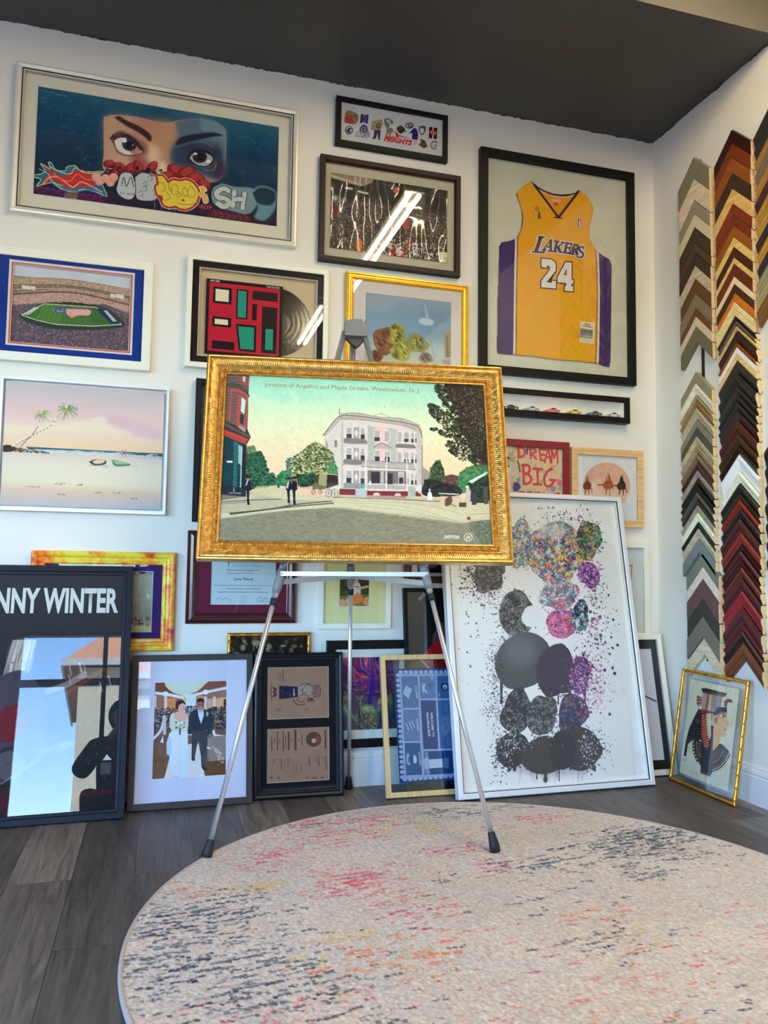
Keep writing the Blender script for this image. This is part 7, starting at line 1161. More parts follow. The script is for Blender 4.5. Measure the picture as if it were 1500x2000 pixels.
# --- mural print in a champagne frame
def mural():
    w, h = 1.1673, .6343
    t = start('framed_mural_print', 'wide champagne framed print of two staring eyes above graffiti, top left of the wall', 'picture', (-.6273, -.030, 2.3686), 0, 0)
    frame(t, w, h, [(0, .030), (0, .006), (.003, .002), (.010, 0), (.018, .0025), (.024, .004), (.024, .012), (.021, .030)], mat('champagne_silver_frame', (206, 202, 190), .35, metal=.25, var=.05, scale=8))
    obj('inner_fillet', ring('inner_fillet', (.0235, .0235, w - .0235, h - .0235), [(0, .020), (0, .003), (.0035, .003), (.0035, .020)]), SATB, t)
    obj('box_side', ring('box_side', (.027, .027, w - .027, h - .027), [(0, .0245), (0, .006), (.006, .006), (.006, .0245)]), mat('shadow_box_grey', (170, 166, 158), .7), t)
    pane(t, R(.025, .025, w - .025, h - .025), .0075)
    board('mount_board', R(.024, .024, w - .024, h - .024), .025, .028, CREAM, t)
    A = art_mural(.9966, .458); A.build('print', None, t, (.0837, .0925, 1.0803, .5505), .0225, material=PAPER)
def logos():
    w, h = .5435, .2302
    t = start('framed_logo_print', 'small black framed print of a row of school team logos, highest on the wall', 'picture', (.7111, -.026, 2.878), 0, 0)
    frame(t, w, h, prof_flat(.024, .026), SATB); pane(t, R(.02, .02, w - .02, h - .02)); r = R(.022, .022, w - .022, h - .022)
    art_logos(r[2] - r[0], r[3] - r[1]).build('print', None, t, r, .012)
def basket():
    w, h = .6787, .4925
    t = start('framed_basketball_photo', 'black framed rippled glossy photo of a basketball crowd, crossed by a lamp reflection', 'picture', (.6424, -.030, 2.325), 0, 0)
    frame(t, w, h, prof_flat(.024, .030, .012), mat('dark_walnut_black_frame', (24, 18, 16), .5, var=.15, spec=.25)); pane(t, R(.02, .02, w - .02, h - .02), .010)
    obj('inner_fillet', ring('inner_fillet', (.0235, .0235, w - .0235, h - .0235), [(0, .024), (0, .012), (.002, .012), (.002, .024)]), mat('dark_red_fillet', (88, 12, 14), .5), t)
    board('mount_board', R(.022, .022, w - .022, h - .022), .0245, .028, mat('mat_board_stone', (178, 172, 152), .85, var=.02), t)
    r = R(.0532, .0689, .6188, .4211); art_basket(r[2] - r[0], r[3] - r[1]).build('photo', None, t, r, .0215, material=GLOSSY)
def jersey():
    w, h = .8458, 1.1031
    t = start('framed_basketball_jersey', 'tall black shadow box frame with a gold and purple number 24 basketball jersey', 'picture', (1.423, -.034, 1.8793), 0, 0)
    frame(t, w, h, prof_flat(.038, .034, .006), SATB); pane(t, R(.034, .034, w - .034, h - .034), .008)
    board('mount_board', R(.036, .036, w - .036, h - .036), .0285, .032, mat('mat_board_pale_grey', (188, 188, 172), .85, var=.02), t)
    make_jersey(t)
def stadium():
    w, h = .6272, .4631
    t = start('framed_stadium_photo', 'white framed stadium photo with a royal blue mat, at the left photo edge', 'picture', (-.691, -.030, 1.7581), 0, 0)
    frame(t, w, h, prof_flat(.036, .030), WHITEF); pane(t, R(.03, .03, w - .03, h - .03))
    matboard('outer_mat', R(.033, .033, w - .033, h - .033), R(.0727, .0628, .5541, .4133), .011, mat('mat_board_royal_blue', (22, 48, 128), .8, var=.03), t)
    matboard('middle_mat', R(.06, .05, .566, .425), R(.0790, .0690, .548, .407), .0135, WHITEM, t)
    matboard('inner_mat', R(.06, .05, .566, .425), R(.0870, .0772, .5395, .3993), .0155, mat('mat_board_coral_red', (196, 92, 76), .8), t)
    obj('spacer', ring('spacer', R(.083, .073, .5435, .4035), [(0, .0225), (0, .0175), (.003, .0175), (.003, .0225)]), SATB, t)
    r = R(.083, .073, .5435, .4035); art_stadium(r[2] - r[0], r[3] - r[1]).build('photo', None, t, r, .023)
def beach():
    w, h = .6443, .5325
    t = start('framed_beach_painting', 'silver white floater frame with a beach painting of two leaning palms and two boats', 'picture', (-.6255, -.036, 1.1584), 0, 0)
    frame(t, w, h, [(0, .036), (0, .001), (.001, 0), (.0095, 0), (.0105, .001), (.0105, .0315), (.03, .0315), (.03, .036)], mat('silver_white_floater', (205, 204, 206), .35, metal=.2, var=.03))
    r = R(.0195, .0195, w - .0195, h - .0195); obj('stretched_canvas', boxr('canvas', r, .0066, .031), mat('canvas_edge_white', (205, 203, 200), .8), t)
    art_beach(r[2] - r[0], r[3] - r[1]).build('painting', None, t, r, .006, .86, CANVAS)
def record():
    w, h = .6144, .4877
    t = start('framed_record_album', 'white framed vinyl record half out of a red album sleeve with black and green shapes', 'picture', (.0751, -.034, 1.7908), 0, 0)
    frame(t, w, h, prof_flat(.0225, .034), WHITEF); pane(t, R(.018, .018, w - .018, h - .018), .0085)
    matboard('outer_mat', R(.02, .02, w - .02, h - .02), R(.0506, .052, .5658, .4398), .0115, BLACKM, t)
    matboard('inner_mat', R(.035, .035, w - .035, h - .035), R(.0535, .055, .5628, .4368), .014, mat('mat_board_red', (150, 40, 40), .8), t)
    obj('box_side', ring('box_side', R(.0515, .053, .5648, .4388), [(0, .0305), (0, .016), (.004, .016), (.004, .0305)]), mat('box_side_cream', (170, 152, 122), .8), t)
    board('mount_board', R(.02, .02, w - .02, h - .02), .0305, .033, mat('mat_board_tan', (188, 168, 136), .85, var=.02), t)
    # vinyl
    cx, cz, Rr = .385, .2365, .1525; V, F = [], []; n = 96
    rr = [.003, .010, .050, .052] + list(np.linspace(.054, Rr - .004, 10)) + [Rr]
    for i in range(n):
        q = 2 * PI * i / n
        for k, x in enumerate(rr): V.append((cx + x * math.cos(q), .0245 + (.00008 if k % 2 else 0), cz + x * math.sin(q)))
    m = len(rr)
    F = [(i * m + j, i * m + j + 1, ((i + 1) % n) * m + j + 1, ((i + 1) % n) * m + j) for i in range(n) for j in range(m - 1)]
    mi = [1 if j in (0, 1) else 0 for i in range(n) for j in range(m - 1)]
    me = mesh('vinyl_record', V, F, False, mi); o = obj('vinyl_record', me, [mat('black_vinyl', (4, 4, 5), .12, var=.1, spec=.45), mat('record_label', (60, 58, 60), .6)], t)
    tag(o, 'black vinyl disc sliding out of the sleeve')
    r = R(.0812, .0659, .4117, .3945); obj('sleeve', boxr('sleeve', r, .0165, .0205), mat('sleeve_edge', (20, 16, 18), .6), t)
    art_sleeve(r[2] - r[0], r[3] - r[1]).build('sleeve_print', None, t, r, .0162)
def cats():
    w, h = .5944, .6499
    t = start('framed_sky_print', 'yellow gold framed print of a blue sky with ochre shapes, behind the easel head', 'picture', (.7718, -.030, 1.64), 0, 0)
    frame(t, w, h, [(0, .030), (0, .006), (.003, .001), (.009, 0), (.013, .004), (.017, .004), (.020, .001), (.027, .002), (.032, .008), (.034, .009), (.034, .014), (.03, .03)], mat('yellow_gold_leaf', (228, 160, 46), .32, metal=.55, var=.12, scale=30, bump=.1))
    pane(t, R(.03, .03, w - .03, h - .03), .0085)
    matboard('mat', R(.03, .03, w - .03, h - .03), R(.0917, .09, .5106, .5632), .013, mat('mat_board_lilac_grey', (200, 190, 188), .85, var=.02), t)
    r = R(.085, .083, .517, .570); art_sky(r[2] - r[0], r[3] - r[1]).build('print', None, t, r, .0165)
def blackbox():
    w, h = .7738, .6081
    t = start('black_shadow_box', 'black deep frame mostly hidden behind the gold street picture, only its left side showing', 'picture', (.1262, -.036, 1.1348), 0, 0)
    frame(t, w, h, prof_flat(.022, .036, .010), SATB)
    matboard('mat', R(.02, .02, w - .02, h - .02), R(.045, .045, w - .045, h - .045), .022, mat('mat_charcoal', (70, 68, 72), .8), t)
    pane(t, R(.018, .018, w - .018, h - .018), .012); board('mount_board', R(.02, .02, w - .02, h - .02), .0285, .034, BLACKM, t)
def carcase():
    w, h = .8186, .1294
    t = start('toy_car_display_case', 'long low black wall case holding a row of toy cars', 'display case', (1.40, -.050, 1.6812), 0, 0)
    frame(t, w, h, prof_flat(.027, .050, .010), SATB)
    board('back_panel', R(.02, .02, w - .02, h - .02), .046, .049, mat('case_back_white', (205, 200, 190), .8), t)
    obj('lining', ring('lining', R(.0235, .0235, w - .0235, h - .0235), [(0, .0465), (0, .014), (.0035, .014), (.0035, .0465)]), mat('case_lining_white', (215, 212, 204), .7), t)
    cols = [((26, 26, 30), 'black'), ((160, 164, 170), 'silver'), ((222, 96, 90), 'salmon red'), ((206, 182, 62), 'yellow'), ((88, 80, 84), 'plum grey'), ((186, 180, 182), 'pale grey')]
    xs = [1.578, 1.69, 1.80, 1.918, 2.03, 2.135]; near = [' at the frame edge of the gold picture', ' between the black and the salmon red one', ' between the silver and the yellow one', ', third from the right', ', second from the right end', ' at the right end of the case']
    for (c, nm), x, nr in zip(cols, xs, near):
        toy(x, 1.6812 + .0272, c, nm, '%s toy car in the long black case%s' % (nm, nr))
def toy(x, z, c, nm, label):
    t = thing('toy_car', label, 'toy car', Matrix.Translation((x, -.022, z)), 'toy cars in the long black case')
    m = mat('toy_paint_' + nm.replace(' ', '_'), c, .3, var=.1, coat=.6); L = .041
    prof = [(-L, .006), (-L + .001, .012), (-.030, .0145), (-.014, .0155), (-.006, .0235), (.010, .0245), (.022, .018), (.036, .0165), (L, .012), (L, .006), (.031, .004), (-.031, .004)]
    def ext(pf, y0, y1, tp=0):
        V = [(a, y, b) for y in (y0, y1) for a, b in pf]; n = len(pf)
        return V, [tuple(range(n)), tuple(range(n, 2 * n))[::-1]] + [(i, n + i, n + (i + 1) % n, (i + 1) % n) for i in range(n)]
    me = mesh('body', *ext(prof, -.0155, .0155)); bm = bmesh.new(); bm.from_mesh(me); bmesh.ops.bevel(bm, geom=bm.edges[:], offset=.0012, segments=2, affect='EDGES'); bm.to_mesh(me); bm.free(); obj('body', me, m, t)
    win = [(-.0125, .0165), (-.0052, .0226), (.0095, .0236), (.0195, .0180)]
    obj('window_band', mesh('window_band', *ext(win, -.0159, .0159)), mat('toy_window_black', (20, 22, 26), .15), t)
    for a in (-.024, .025):
        for s in (-1, 1):
            v = tube_data([(a, s * .0125, .0072), (a, s * .0165, .0072)], .0072, 20); w = obj('wheel', mesh('wheel', *v), BLKR, t)
            v = tube_data([(a, s * .0165, .0072), (a, s * .0169, .0072)], .0042, 12); obj('hub', mesh('hub', *v), ALUM, w)
def dream():
    w, h = .4943, .4503
    t = start('framed_slogan_print', 'dark red framed collage print with the red words dream big dreams', 'picture', (1.40, -.030, 1.12), 0, 0)
    frame(t, w, h, prof_flat(.035, .030), mat('crimson_frame', (112, 12, 18), .4, var=.08)); pane(t, R(.03, .03, w - .03, h - .03)); r = R(.033, .033, w - .033, h - .033)
    art_dream(r[2] - r[0], r[3] - r[1]).build('print', None, t, r, .012)
def horses():
    w, h = .3999, .3836
    t = start('framed_horse_print', 'light oak framed round picture of three running horses, right of the slogan print', 'picture', (1.9057, -.030, 1.167), 0, 0)
    frame(t, w, h, prof_flat(.034, .030), wood('pale_oak_frame', (186, 148, 102), (206, 170, 122), .5, 0, 70)); pane(t, R(.03, .03, w - .03, h - .03)); r = R(.032, .032, w - .032, h - .032)
    art_horses(r[2] - r[0], r[3] - r[1]).build('print', None, t, r, .012)
def yellow():
    w, h = .5542, .4047
    t = start('framed_graffiti_print', 'yellow, orange and red splashed frame with a purple mat around a pale graffiti print', 'picture', (-.4867, -.032, .5981), 0, 0)
    m, nt, b = nodes('splashed_yellow_red_paint'); L = nt.links; tc = nt.nodes.new('ShaderNodeTexCoord'); n = nt.nodes.new('ShaderNodeTexNoise'); n.inputs['Scale'].default_value = 7; n.inputs['Detail'].default_value = 9; n.inputs['Roughness'].default_value = .68; n.inputs['Distortion'].default_value = .4
    L.new(tc.outputs['Object'], n.inputs[0]); r = nt.nodes.new('ShaderNodeValToRGB'); e = r.color_ramp.elements; e[0].position = .41; e[0].color = paint((150, 20, 30)); e[1].position = .60; e[1].color = paint((232, 192, 62))
    q = e.new(.46); q.color = paint((208, 84, 24)); q = e.new(.52); q.color = paint((226, 140, 34)); L.new(n.outputs['Fac'], r.inputs[0]); L.new(r.outputs[0], b.inputs['Base Color']); setp(b, rough=.4, coat=.2)
    frame(t, w, h, [(0, .032), (0, .008), (.004, .003), (.011, 0), (.020, .003), (.026, .010), (.034, .012), (.040, .008), (.047, .009), (.052, .013), (.052, .018), (.048, .032)], m)
    pane(t, R(.045, .045, w - .045, h - .045), .0135)
    matboard('mat', R(.046, .046, w - .046, h - .046), R(.100, .0774, .4656, .3265), .0165, mat('mat_board_violet', (58, 34, 92), .8, var=.15, scale=5), t)
    r = R(.095, .072, .471, .332); art_pale(r[2] - r[0], r[3] - r[1]).build('print', None, t, r, .020)
def diploma():
    w, h = .4639, .3882
    t = start('framed_diploma', 'mahogany framed diploma with a maroon mat, below the left end of the gold picture', 'picture', (.112, -.032, .7094), 0, 0)
    frame(t, w, h, [(0, .032), (0, .010), (.004, .006), (.009, .010), (.014, .004), (.024, 0), (.034, .003), (.040, .010), (.044, .012), (.044, .016), (.04, .032)], mat('mahogany_frame', (62, 22, 26), .3, var=.2, scale=30, stretch=(.2, 1, 1), coat=.5))
    pane(t, R(.04, .04, w - .04, h - .04), .0125)
    matboard('mat', R(.04, .04, w - .04, h - .04), R(.1008, .0784, .3716, .3113), .016, mat('mat_board_maroon', (96, 30, 50), .85, var=.03), t)
    r = R(.096, .074, .376, .316); art_diploma(r[2] - r[0], r[3] - r[1]).build('certificate', None, t, r, .0195)
def pumpkin():
    w, h = .3299, .3668
    t = start('framed_pumpkin_photo', 'white framed small photo of pumpkins in a wide pale yellow mat, behind the easel bar', 'picture', (.6702, -.030, .6828), 0, 0)
    frame(t, w, h, prof_flat(.0245, .030), WHITEF); pane(t, R(.02, .02, w - .02, h - .02))
    matboard('mat', R(.021, .021, w - .021, h - .021), R(.0958, .0976, .2317, .2474), .011, mat('mat_board_pale_yellow', (218, 204, 146), .85, var=.02), t)
    r = R(.09, .092, .237, .253); art_pumpkin(r[2] - r[0], r[3] - r[1]).build('photo', None, t, r, .014)
def bamboo(s, a, j): return -.0022 * math.exp(-((s % .052 - .026) / .0035) ** 2) - .0010 * math.exp(-((s % .052 - .034) / .0025) ** 2)
BPROF = [(0, .014), (-.001, .008), (.001, .003), (.0045, .0005), (.009, 0), (.0125, .002), (.0145, .006), (.0145, .009), (.0135, .014)]
BGOLD = mat('burnished_gold_bamboo', (200, 138, 44), .25, metal=.85, var=.25, scale=20, bump=.1)
def bamboopic():
    w, h = .3542, .3387
    t = start('framed_dark_leaf_picture', 'gold bamboo framed dark picture peeking over the top of the two portrait frames', 'picture', (.2877, -.022, .33), 0, 0)
    frame(t, w, h, BPROF, BGOLD, step=.003, mod=bamboo, smooth=True)
    board('mount_board', R(.01, .01, w - .01, h - .01), .0145, .019, BLACKM, t); r = R(.012, .012, w - .012, h - .012); art_leaf(r[2] - r[0], r[3] - r[1]).build('print', None, t, r, .011); pane(t, r, .008, .0015)
def marble():
    w, h = .4057, .4634
    t = start('framed_marbled_print', 'black framed print of swirling violet, red and green marbling, behind the back easel leg', 'picture', (.7143, -.027, .1675), 0, 0)
    frame(t, w, h, prof_flat(.0375, .027), SATB); pane(t, R(.03, .03, w - .03, h - .03))
    matboard('mat', R(.033, .033, w - .033, h - .033), R(.0715, .0728, w - .0715, .3907), .011, WHITEM, t); r = R(.066, .067, w - .066, .396)
    art_marble(r[2] - r[0], r[3] - r[1]).build('print', None, t, r, .014)
def bronze():
    w, h = .3339, .365
    t = start('framed_floral_print', 'ornate bronze framed picture of dark flowers, mostly hidden behind the gold picture', 'picture', (1.0661, -.028, .885), 0, 0)
    frame(t, w, h, [(0, .028), (0, .006), (.004, .002), (.008, .006), (.016, 0), (.024, .005), (.028, .002), (.032, .006), (.032, .012), (.03, .028)], mat('antique_bronze_frame', (96, 66, 34), .35, metal=.5, var=.3, scale=60, bump=.6), step=.004, mod=lambda s, a, j: -.0012 * math.sin(s * 700) if j in (4, 5) else 0)
    matboard('mat', R(.03, .03, w - .03, h - .03), R(.06, .045, w - .05, h - .06), .014, mat('mat_board_lilac', (206, 196, 200), .85), t); r = R(.055, .04, w - .045, h - .055)
    art_floral(r[2] - r[0], r[3] - r[1]).build('print', None, t, r, .017); pane(t, R(.03, .03, w - .03, h - .03), .009, .0015)
def pennant():
    w, h = .3545, .4769
    t = start('framed_pennant', 'slim white framed small pennant on pale grey, half hidden by the tall white framed picture', 'picture', (1.98, -.028, .62), 0, 0)
    frame(t, w, h, prof_flat(.030, .028), WHITEF); pane(t, R(.025, .025, w - .025, h - .025)); board('mount_board', R(.026, .026, w - .026, h - .026), .018, .024, mat('mat_board_mist', (196, 200, 198), .85), t)
    A = Art([(322, 478), (455, 478), (455, 1000), (322, 1000)], .0498, .1684, .001, (196, 200, 198), 9)
    A.poly([(322, 488), (455, 478), (398, 990)], (118, 98, 80)); A.poly([(332, 502), (440, 494), (398, 950)], (200, 188, 170)); A.speck([(335, 505), (435, 500), (400, 900)], 90, [(90, 70, 60), (110, 90, 80)], .5, 1.4, .8)
    A.seg([(350, 618), (392, 612), (352, 690), (380, 690)], 14, (160, 40, 40)); A.build('pennant', None, t, (.22, .1956, .2698, .364), .0165)

# --- leaning on the skirting
def poster():
    w, h = .70, .9547
    t = start('framed_concert_poster', 'big black framed dark concert poster leaning at the far left, window reflected in its glass', 'picture', (-.7937, -.2609, .0056), .0272, .185)
    frame(t, w, h, [(0, .030), (0, .002), (.002, 0), (.022, 0), (.026, .004), (.034, .005), (.036, .007), (.036, .012), (.032, .030)], mat('blue_black_frame', (12, 16, 26), .5, var=.1, spec=.25)); pane(t, R(.03, .03, w - .03, h - .03), .0085)
    r = R(.033, .033, w - .033, h - .033); art_poster(r[2] - r[0], r[3] - r[1]).build('poster', None, t, r, .012); board('backing_board', R(.03, .03, w - .03, h - .03), .024, .028, BACKING, t)
def wedding():
    w, h = .481, .593
    t = start('framed_wedding_photo', 'dark brown framed wedding photo of a walking couple in a wide lilac white mat, leaning', 'picture', (-.089, -.163, .0043), .005, .195)
    frame(t, w, h, prof_flat(.025, .022), wood('dark_brown_frame', (34, 26, 25), (50, 38, 34), .6, 2, 60)); pane(t, R(.021, .021, w - .021, h - .021))
    r = R(.0897, .1119, .3765, .4848); matboard('mat', R(.022, .022, w - .022, h - .022), r, .011, mat('mat_board_cool_white', (190, 190, 210), .85, var=.02), t)
    r = inset(r, -.004); art_wedding(r[2] - r[0], r[3] - r[1]).build('photo', None, t, r, .0135); board('backing_board', R(.02, .02, w - .02, h - .02), .017, .02, BACKING, t)
def menu():
    w, h = .3783, .5892
    t = start('framed_menu_sheets', 'black framed pair of sideways brown menu sheets, leaning beside the wedding photo', 'picture', (.3961, -.1363, .0039), -.02, .13)
    frame(t, w, h, [(0, .030), (0, .010), (.003, .004), (.010, .001), (.018, .004), (.022, .009), (.030, .010), (.033, .013), (.033, .017), (.03, .030)], mat('gloss_black_stepped_frame', (9, 11, 19), .4, spec=.35)); pane(t, R(.028, .028, w - .028, h - .028), .013)
    board('mount_board', R(.028, .028, w - .028, h - .028), .0195, .026, mat('mat_board_ink', (16, 17, 22), .8), t)
    for r, fn in ((R(.0566, .3164, .3175, .5289), art_menu1), (R(.0573, .0631, .3182, .2783), art_menu2)):
        fn(r[2] - r[0], r[3] - r[1]).build('menu_sheet', None, t, r, .0185, .9)
def blackposter():
    w, h = .56, .8681
    t = start('framed_dark_poster', 'tall black framed dark poster with a red corner, leaning behind the oak frame', 'picture', (1.059, -.147, .0035), 0, .139)
    frame(t, w, h, prof_flat(.016, .025), SATB); pane(t, R(.013, .013, w - .013, h - .013)); r = R(.015, .015, w - .015, h - .015)
    art_dark(r[2] - r[0], r[3] - r[1]).build('poster', None, t, r, .012); board('backing_board', R(.013, .013, w - .013, h - .013), .019, .022, BACKING, t)
def noodle():
    w, h = .44, .5862
    t = start('framed_noodle_bar_menu', 'light oak frame with a blue noodle bar menu floating sideways between glass', 'picture', (.9318, -.2317, .0047), -.02, .236)
    frame(t, w, h, prof_flat(.022, .020), wood('light_oak_frame', (184, 152, 100), (204, 174, 122), .5, 2, 70)); pane(t, R(.019, .019, w - .019, h - .019), .008, .0015)
    r = R(.0608, .0552, .395, .5262); board('sheet_back', r, .0112, .0118, mat('menu_paper_back', (170, 190, 220), .8), t); art_noodle(r[2] - r[0], r[3] - r[1]).build('menu_sheet', None, t, r, .0108, .66)
    o = obj('rear_glass', boxr('glass', R(.019, .019, w - .019, h - .019), .0125, .014), GLASS, t)
def big():
    w, h = .9426, 1.3269
    t = start('framed_splatter_print', 'largest white framed print, black and coloured splattered forms on white, leaning at right', 'picture', (1.210, -.334, .0075), .0166, .186)
    frame(t, w, h, [(0, .040), (0, .003), (.003, 0), (.020, 0), (.0235, .003), (.0235, .009), (.02, .040)], mat('silver_white_wide_frame', (206, 206, 210), .4, metal=.15, var=.03))
    obj('inner_fillet', ring('inner_fillet', R(.0225, .0225, w - .0225, h - .0225), [(0, .028), (0, .004), (.0035, .004), (.0035, .028)]), SATB, t)
    obj('box_side', ring('box_side', R(.0255, .0255, w - .0255, h - .0255), [(0, .0265), (0, .009), (.004, .009), (.004, .0265)]), WHITEM, t)
    r = R(.025, .025, w - .025, h - .025); art_big(r[2] - r[0], r[3] - r[1]).build('print', None, t, r, .0260, 1.05); pane(t, r, .0085); board('backing_board', R(.025, .025, w - .025, h - .025), .034, .038, BACKING, t)
def abstract():
    w, h = .42, .6532
    t = start('framed_line_drawing', 'white framed line drawing with a black mat, leaning in the corner behind the big print', 'picture', (1.952, -.1836, .0058), 0, .19)
    frame(t, w, h, [(0, .030), (0, .002), (.002, 0), (.024, 0), (.026, .002), (.026, .012), (.02, .030)], WHITEF)
    matboard('mat', R(.022, .022, w - .022, h - .022), R(.07, .0677, w - .054, .584), .020, BLACKM, t); pane(t, R(.022, .022, w - .022, h - .022), .010); r = R(.065, .062, w - .049, .589)
    A = Art(QUAD(1, 1.79), r[2] - r[0], r[3] - r[1], .003, (196, 198, 208), 3); A.seg([(.45, .62), (1, .88)], .02, (20, 20, 22)); A.line([(.1, 1.0), (.55, 1.2), (.72, 1.79)], .02, (20, 20, 22)); A.blob([(.1, .3), (.35, .2), (.5, .5), (.3, .8), (.12, .6)], (40, 40, 44)); A.poly([(.6, 1.2), (.66, 1.5), (.73, 1.79), (.55, 1.79)], (90, 34, 40))
    A.build('drawing', None, t, r, .0235); board('backing_board', R(.022, .022, w - .022, h - .022), .026, .029, BACKING, t)
def queen():
    w, h = .4265, .5096
    t = start('framed_papyrus_queen', 'small gold bamboo frame with an Egyptian queen on papyrus, leaning on the right wall', 'picture', (2.2758, -.233, .0023), -PI / 2, .163)
    frame(t, w, h, BPROF, BGOLD, step=.003, mod=bamboo, smooth=True); r0 = R(.012, .012, w - .012, h - .012); pane(t, r0, .006, .0015)
    r = R(.062, .048, .372, .468); board('sheet_back', r, .0088, .0094, mat('papyrus_back', (200, 190, 160), .9), t); art_queen(r[2] - r[0], r[3] - r[1]).build('papyrus', None, t, r, .0084, material=CANVAS)
    obj('rear_glass', boxr('glass', r0, .010, .0115), GLASS, t)
def gold():
    w, h = 1.1401, .7961
    t = start('framed_street_picture', 'large ornate gold framed tinted street postcard, standing on the easel', 'picture', (.1216, -.5895, .9742), -.1571, .2253)
    m, nt, b = nodes('antique_gold_leaf'); L = nt.links; tc = nt.nodes.new('ShaderNodeTexCoord'); n = nt.nodes.new('ShaderNodeTexNoise'); n.inputs['Scale'].default_value = 55; n.inputs['Detail'].default_value = 6
    L.new(tc.outputs['Object'], n.inputs[0]); rp = nt.nodes.new('ShaderNodeValToRGB'); rp.color_ramp.elements[0].position = .30; rp.color_ramp.elements[0].color = (.50, .255, .055, 1); rp.color_ramp.elements[1].position = .62; rp.color_ramp.elements[1].color = (.82, .47, .125, 1)
    L.new(n.outputs['Fac'], rp.inputs[0]); L.new(rp.outputs[0], b.inputs['Base Color']); bp = nt.nodes.new('ShaderNodeBump'); bp.inputs['Strength'].default_value = .2; bp.inputs['Distance'].default_value = .001; n2 = nt.nodes.new('ShaderNodeTexNoise'); n2.inputs['Scale'].default_value = 260; L.new(tc.outputs['Object'], n2.inputs[0]); L.new(n2.outputs['Fac'], bp.inputs['Height']); L.new(bp.outputs[0], b.inputs['Normal']); setp(b, metal=.88, rough=.30)
    # outer lip, fluted cove, twisted rope, inner lip
    prof = [(0, .042), (0, .004), (.002, .001), (.006, 0), (.009, .001), (.011, .006), (.013, .009), (.018, .0085), (.024, .0095), (.030, .012), (.036, .0155), (.041, .019), (.045, .0215), (.048, .022), (.050, .016), (.053, .0125), (.0565, .0115), (.060, .0125), (.063, .016), (.0645, .020), (.066, .018), (.069, .0165), (.072, .017), (.074, .0195), (.074, .026), (.07, .042)]
    rr = random.Random(4); ph = [rr.uniform(0, 6) for _ in range(8)]
    def mod(s, a, j):
        if 7 <= j <= 11: return -.0013 * max(0, math.sin(s * 760 + .15 * math.sin(s * 37 + ph[0]))) * (1 if j < 11 else .5)
        if 14 <= j <= 18: return -.0017 * math.sin(s * 900 + (a - .05) * 330)
        if j == 4: return 0
        return 0
    frame(t, w, h, prof, m, step=.0017, mod=mod)
    r = R(.0725, .0725, w - .0725, h - .0725); art_street(r[2] - r[0], r[3] - r[1]).build('print', None, t, r, .0255, .84); board('backing_board', R(.068, .068, w - .068, h - .068), .036, .040, BACKING, t)
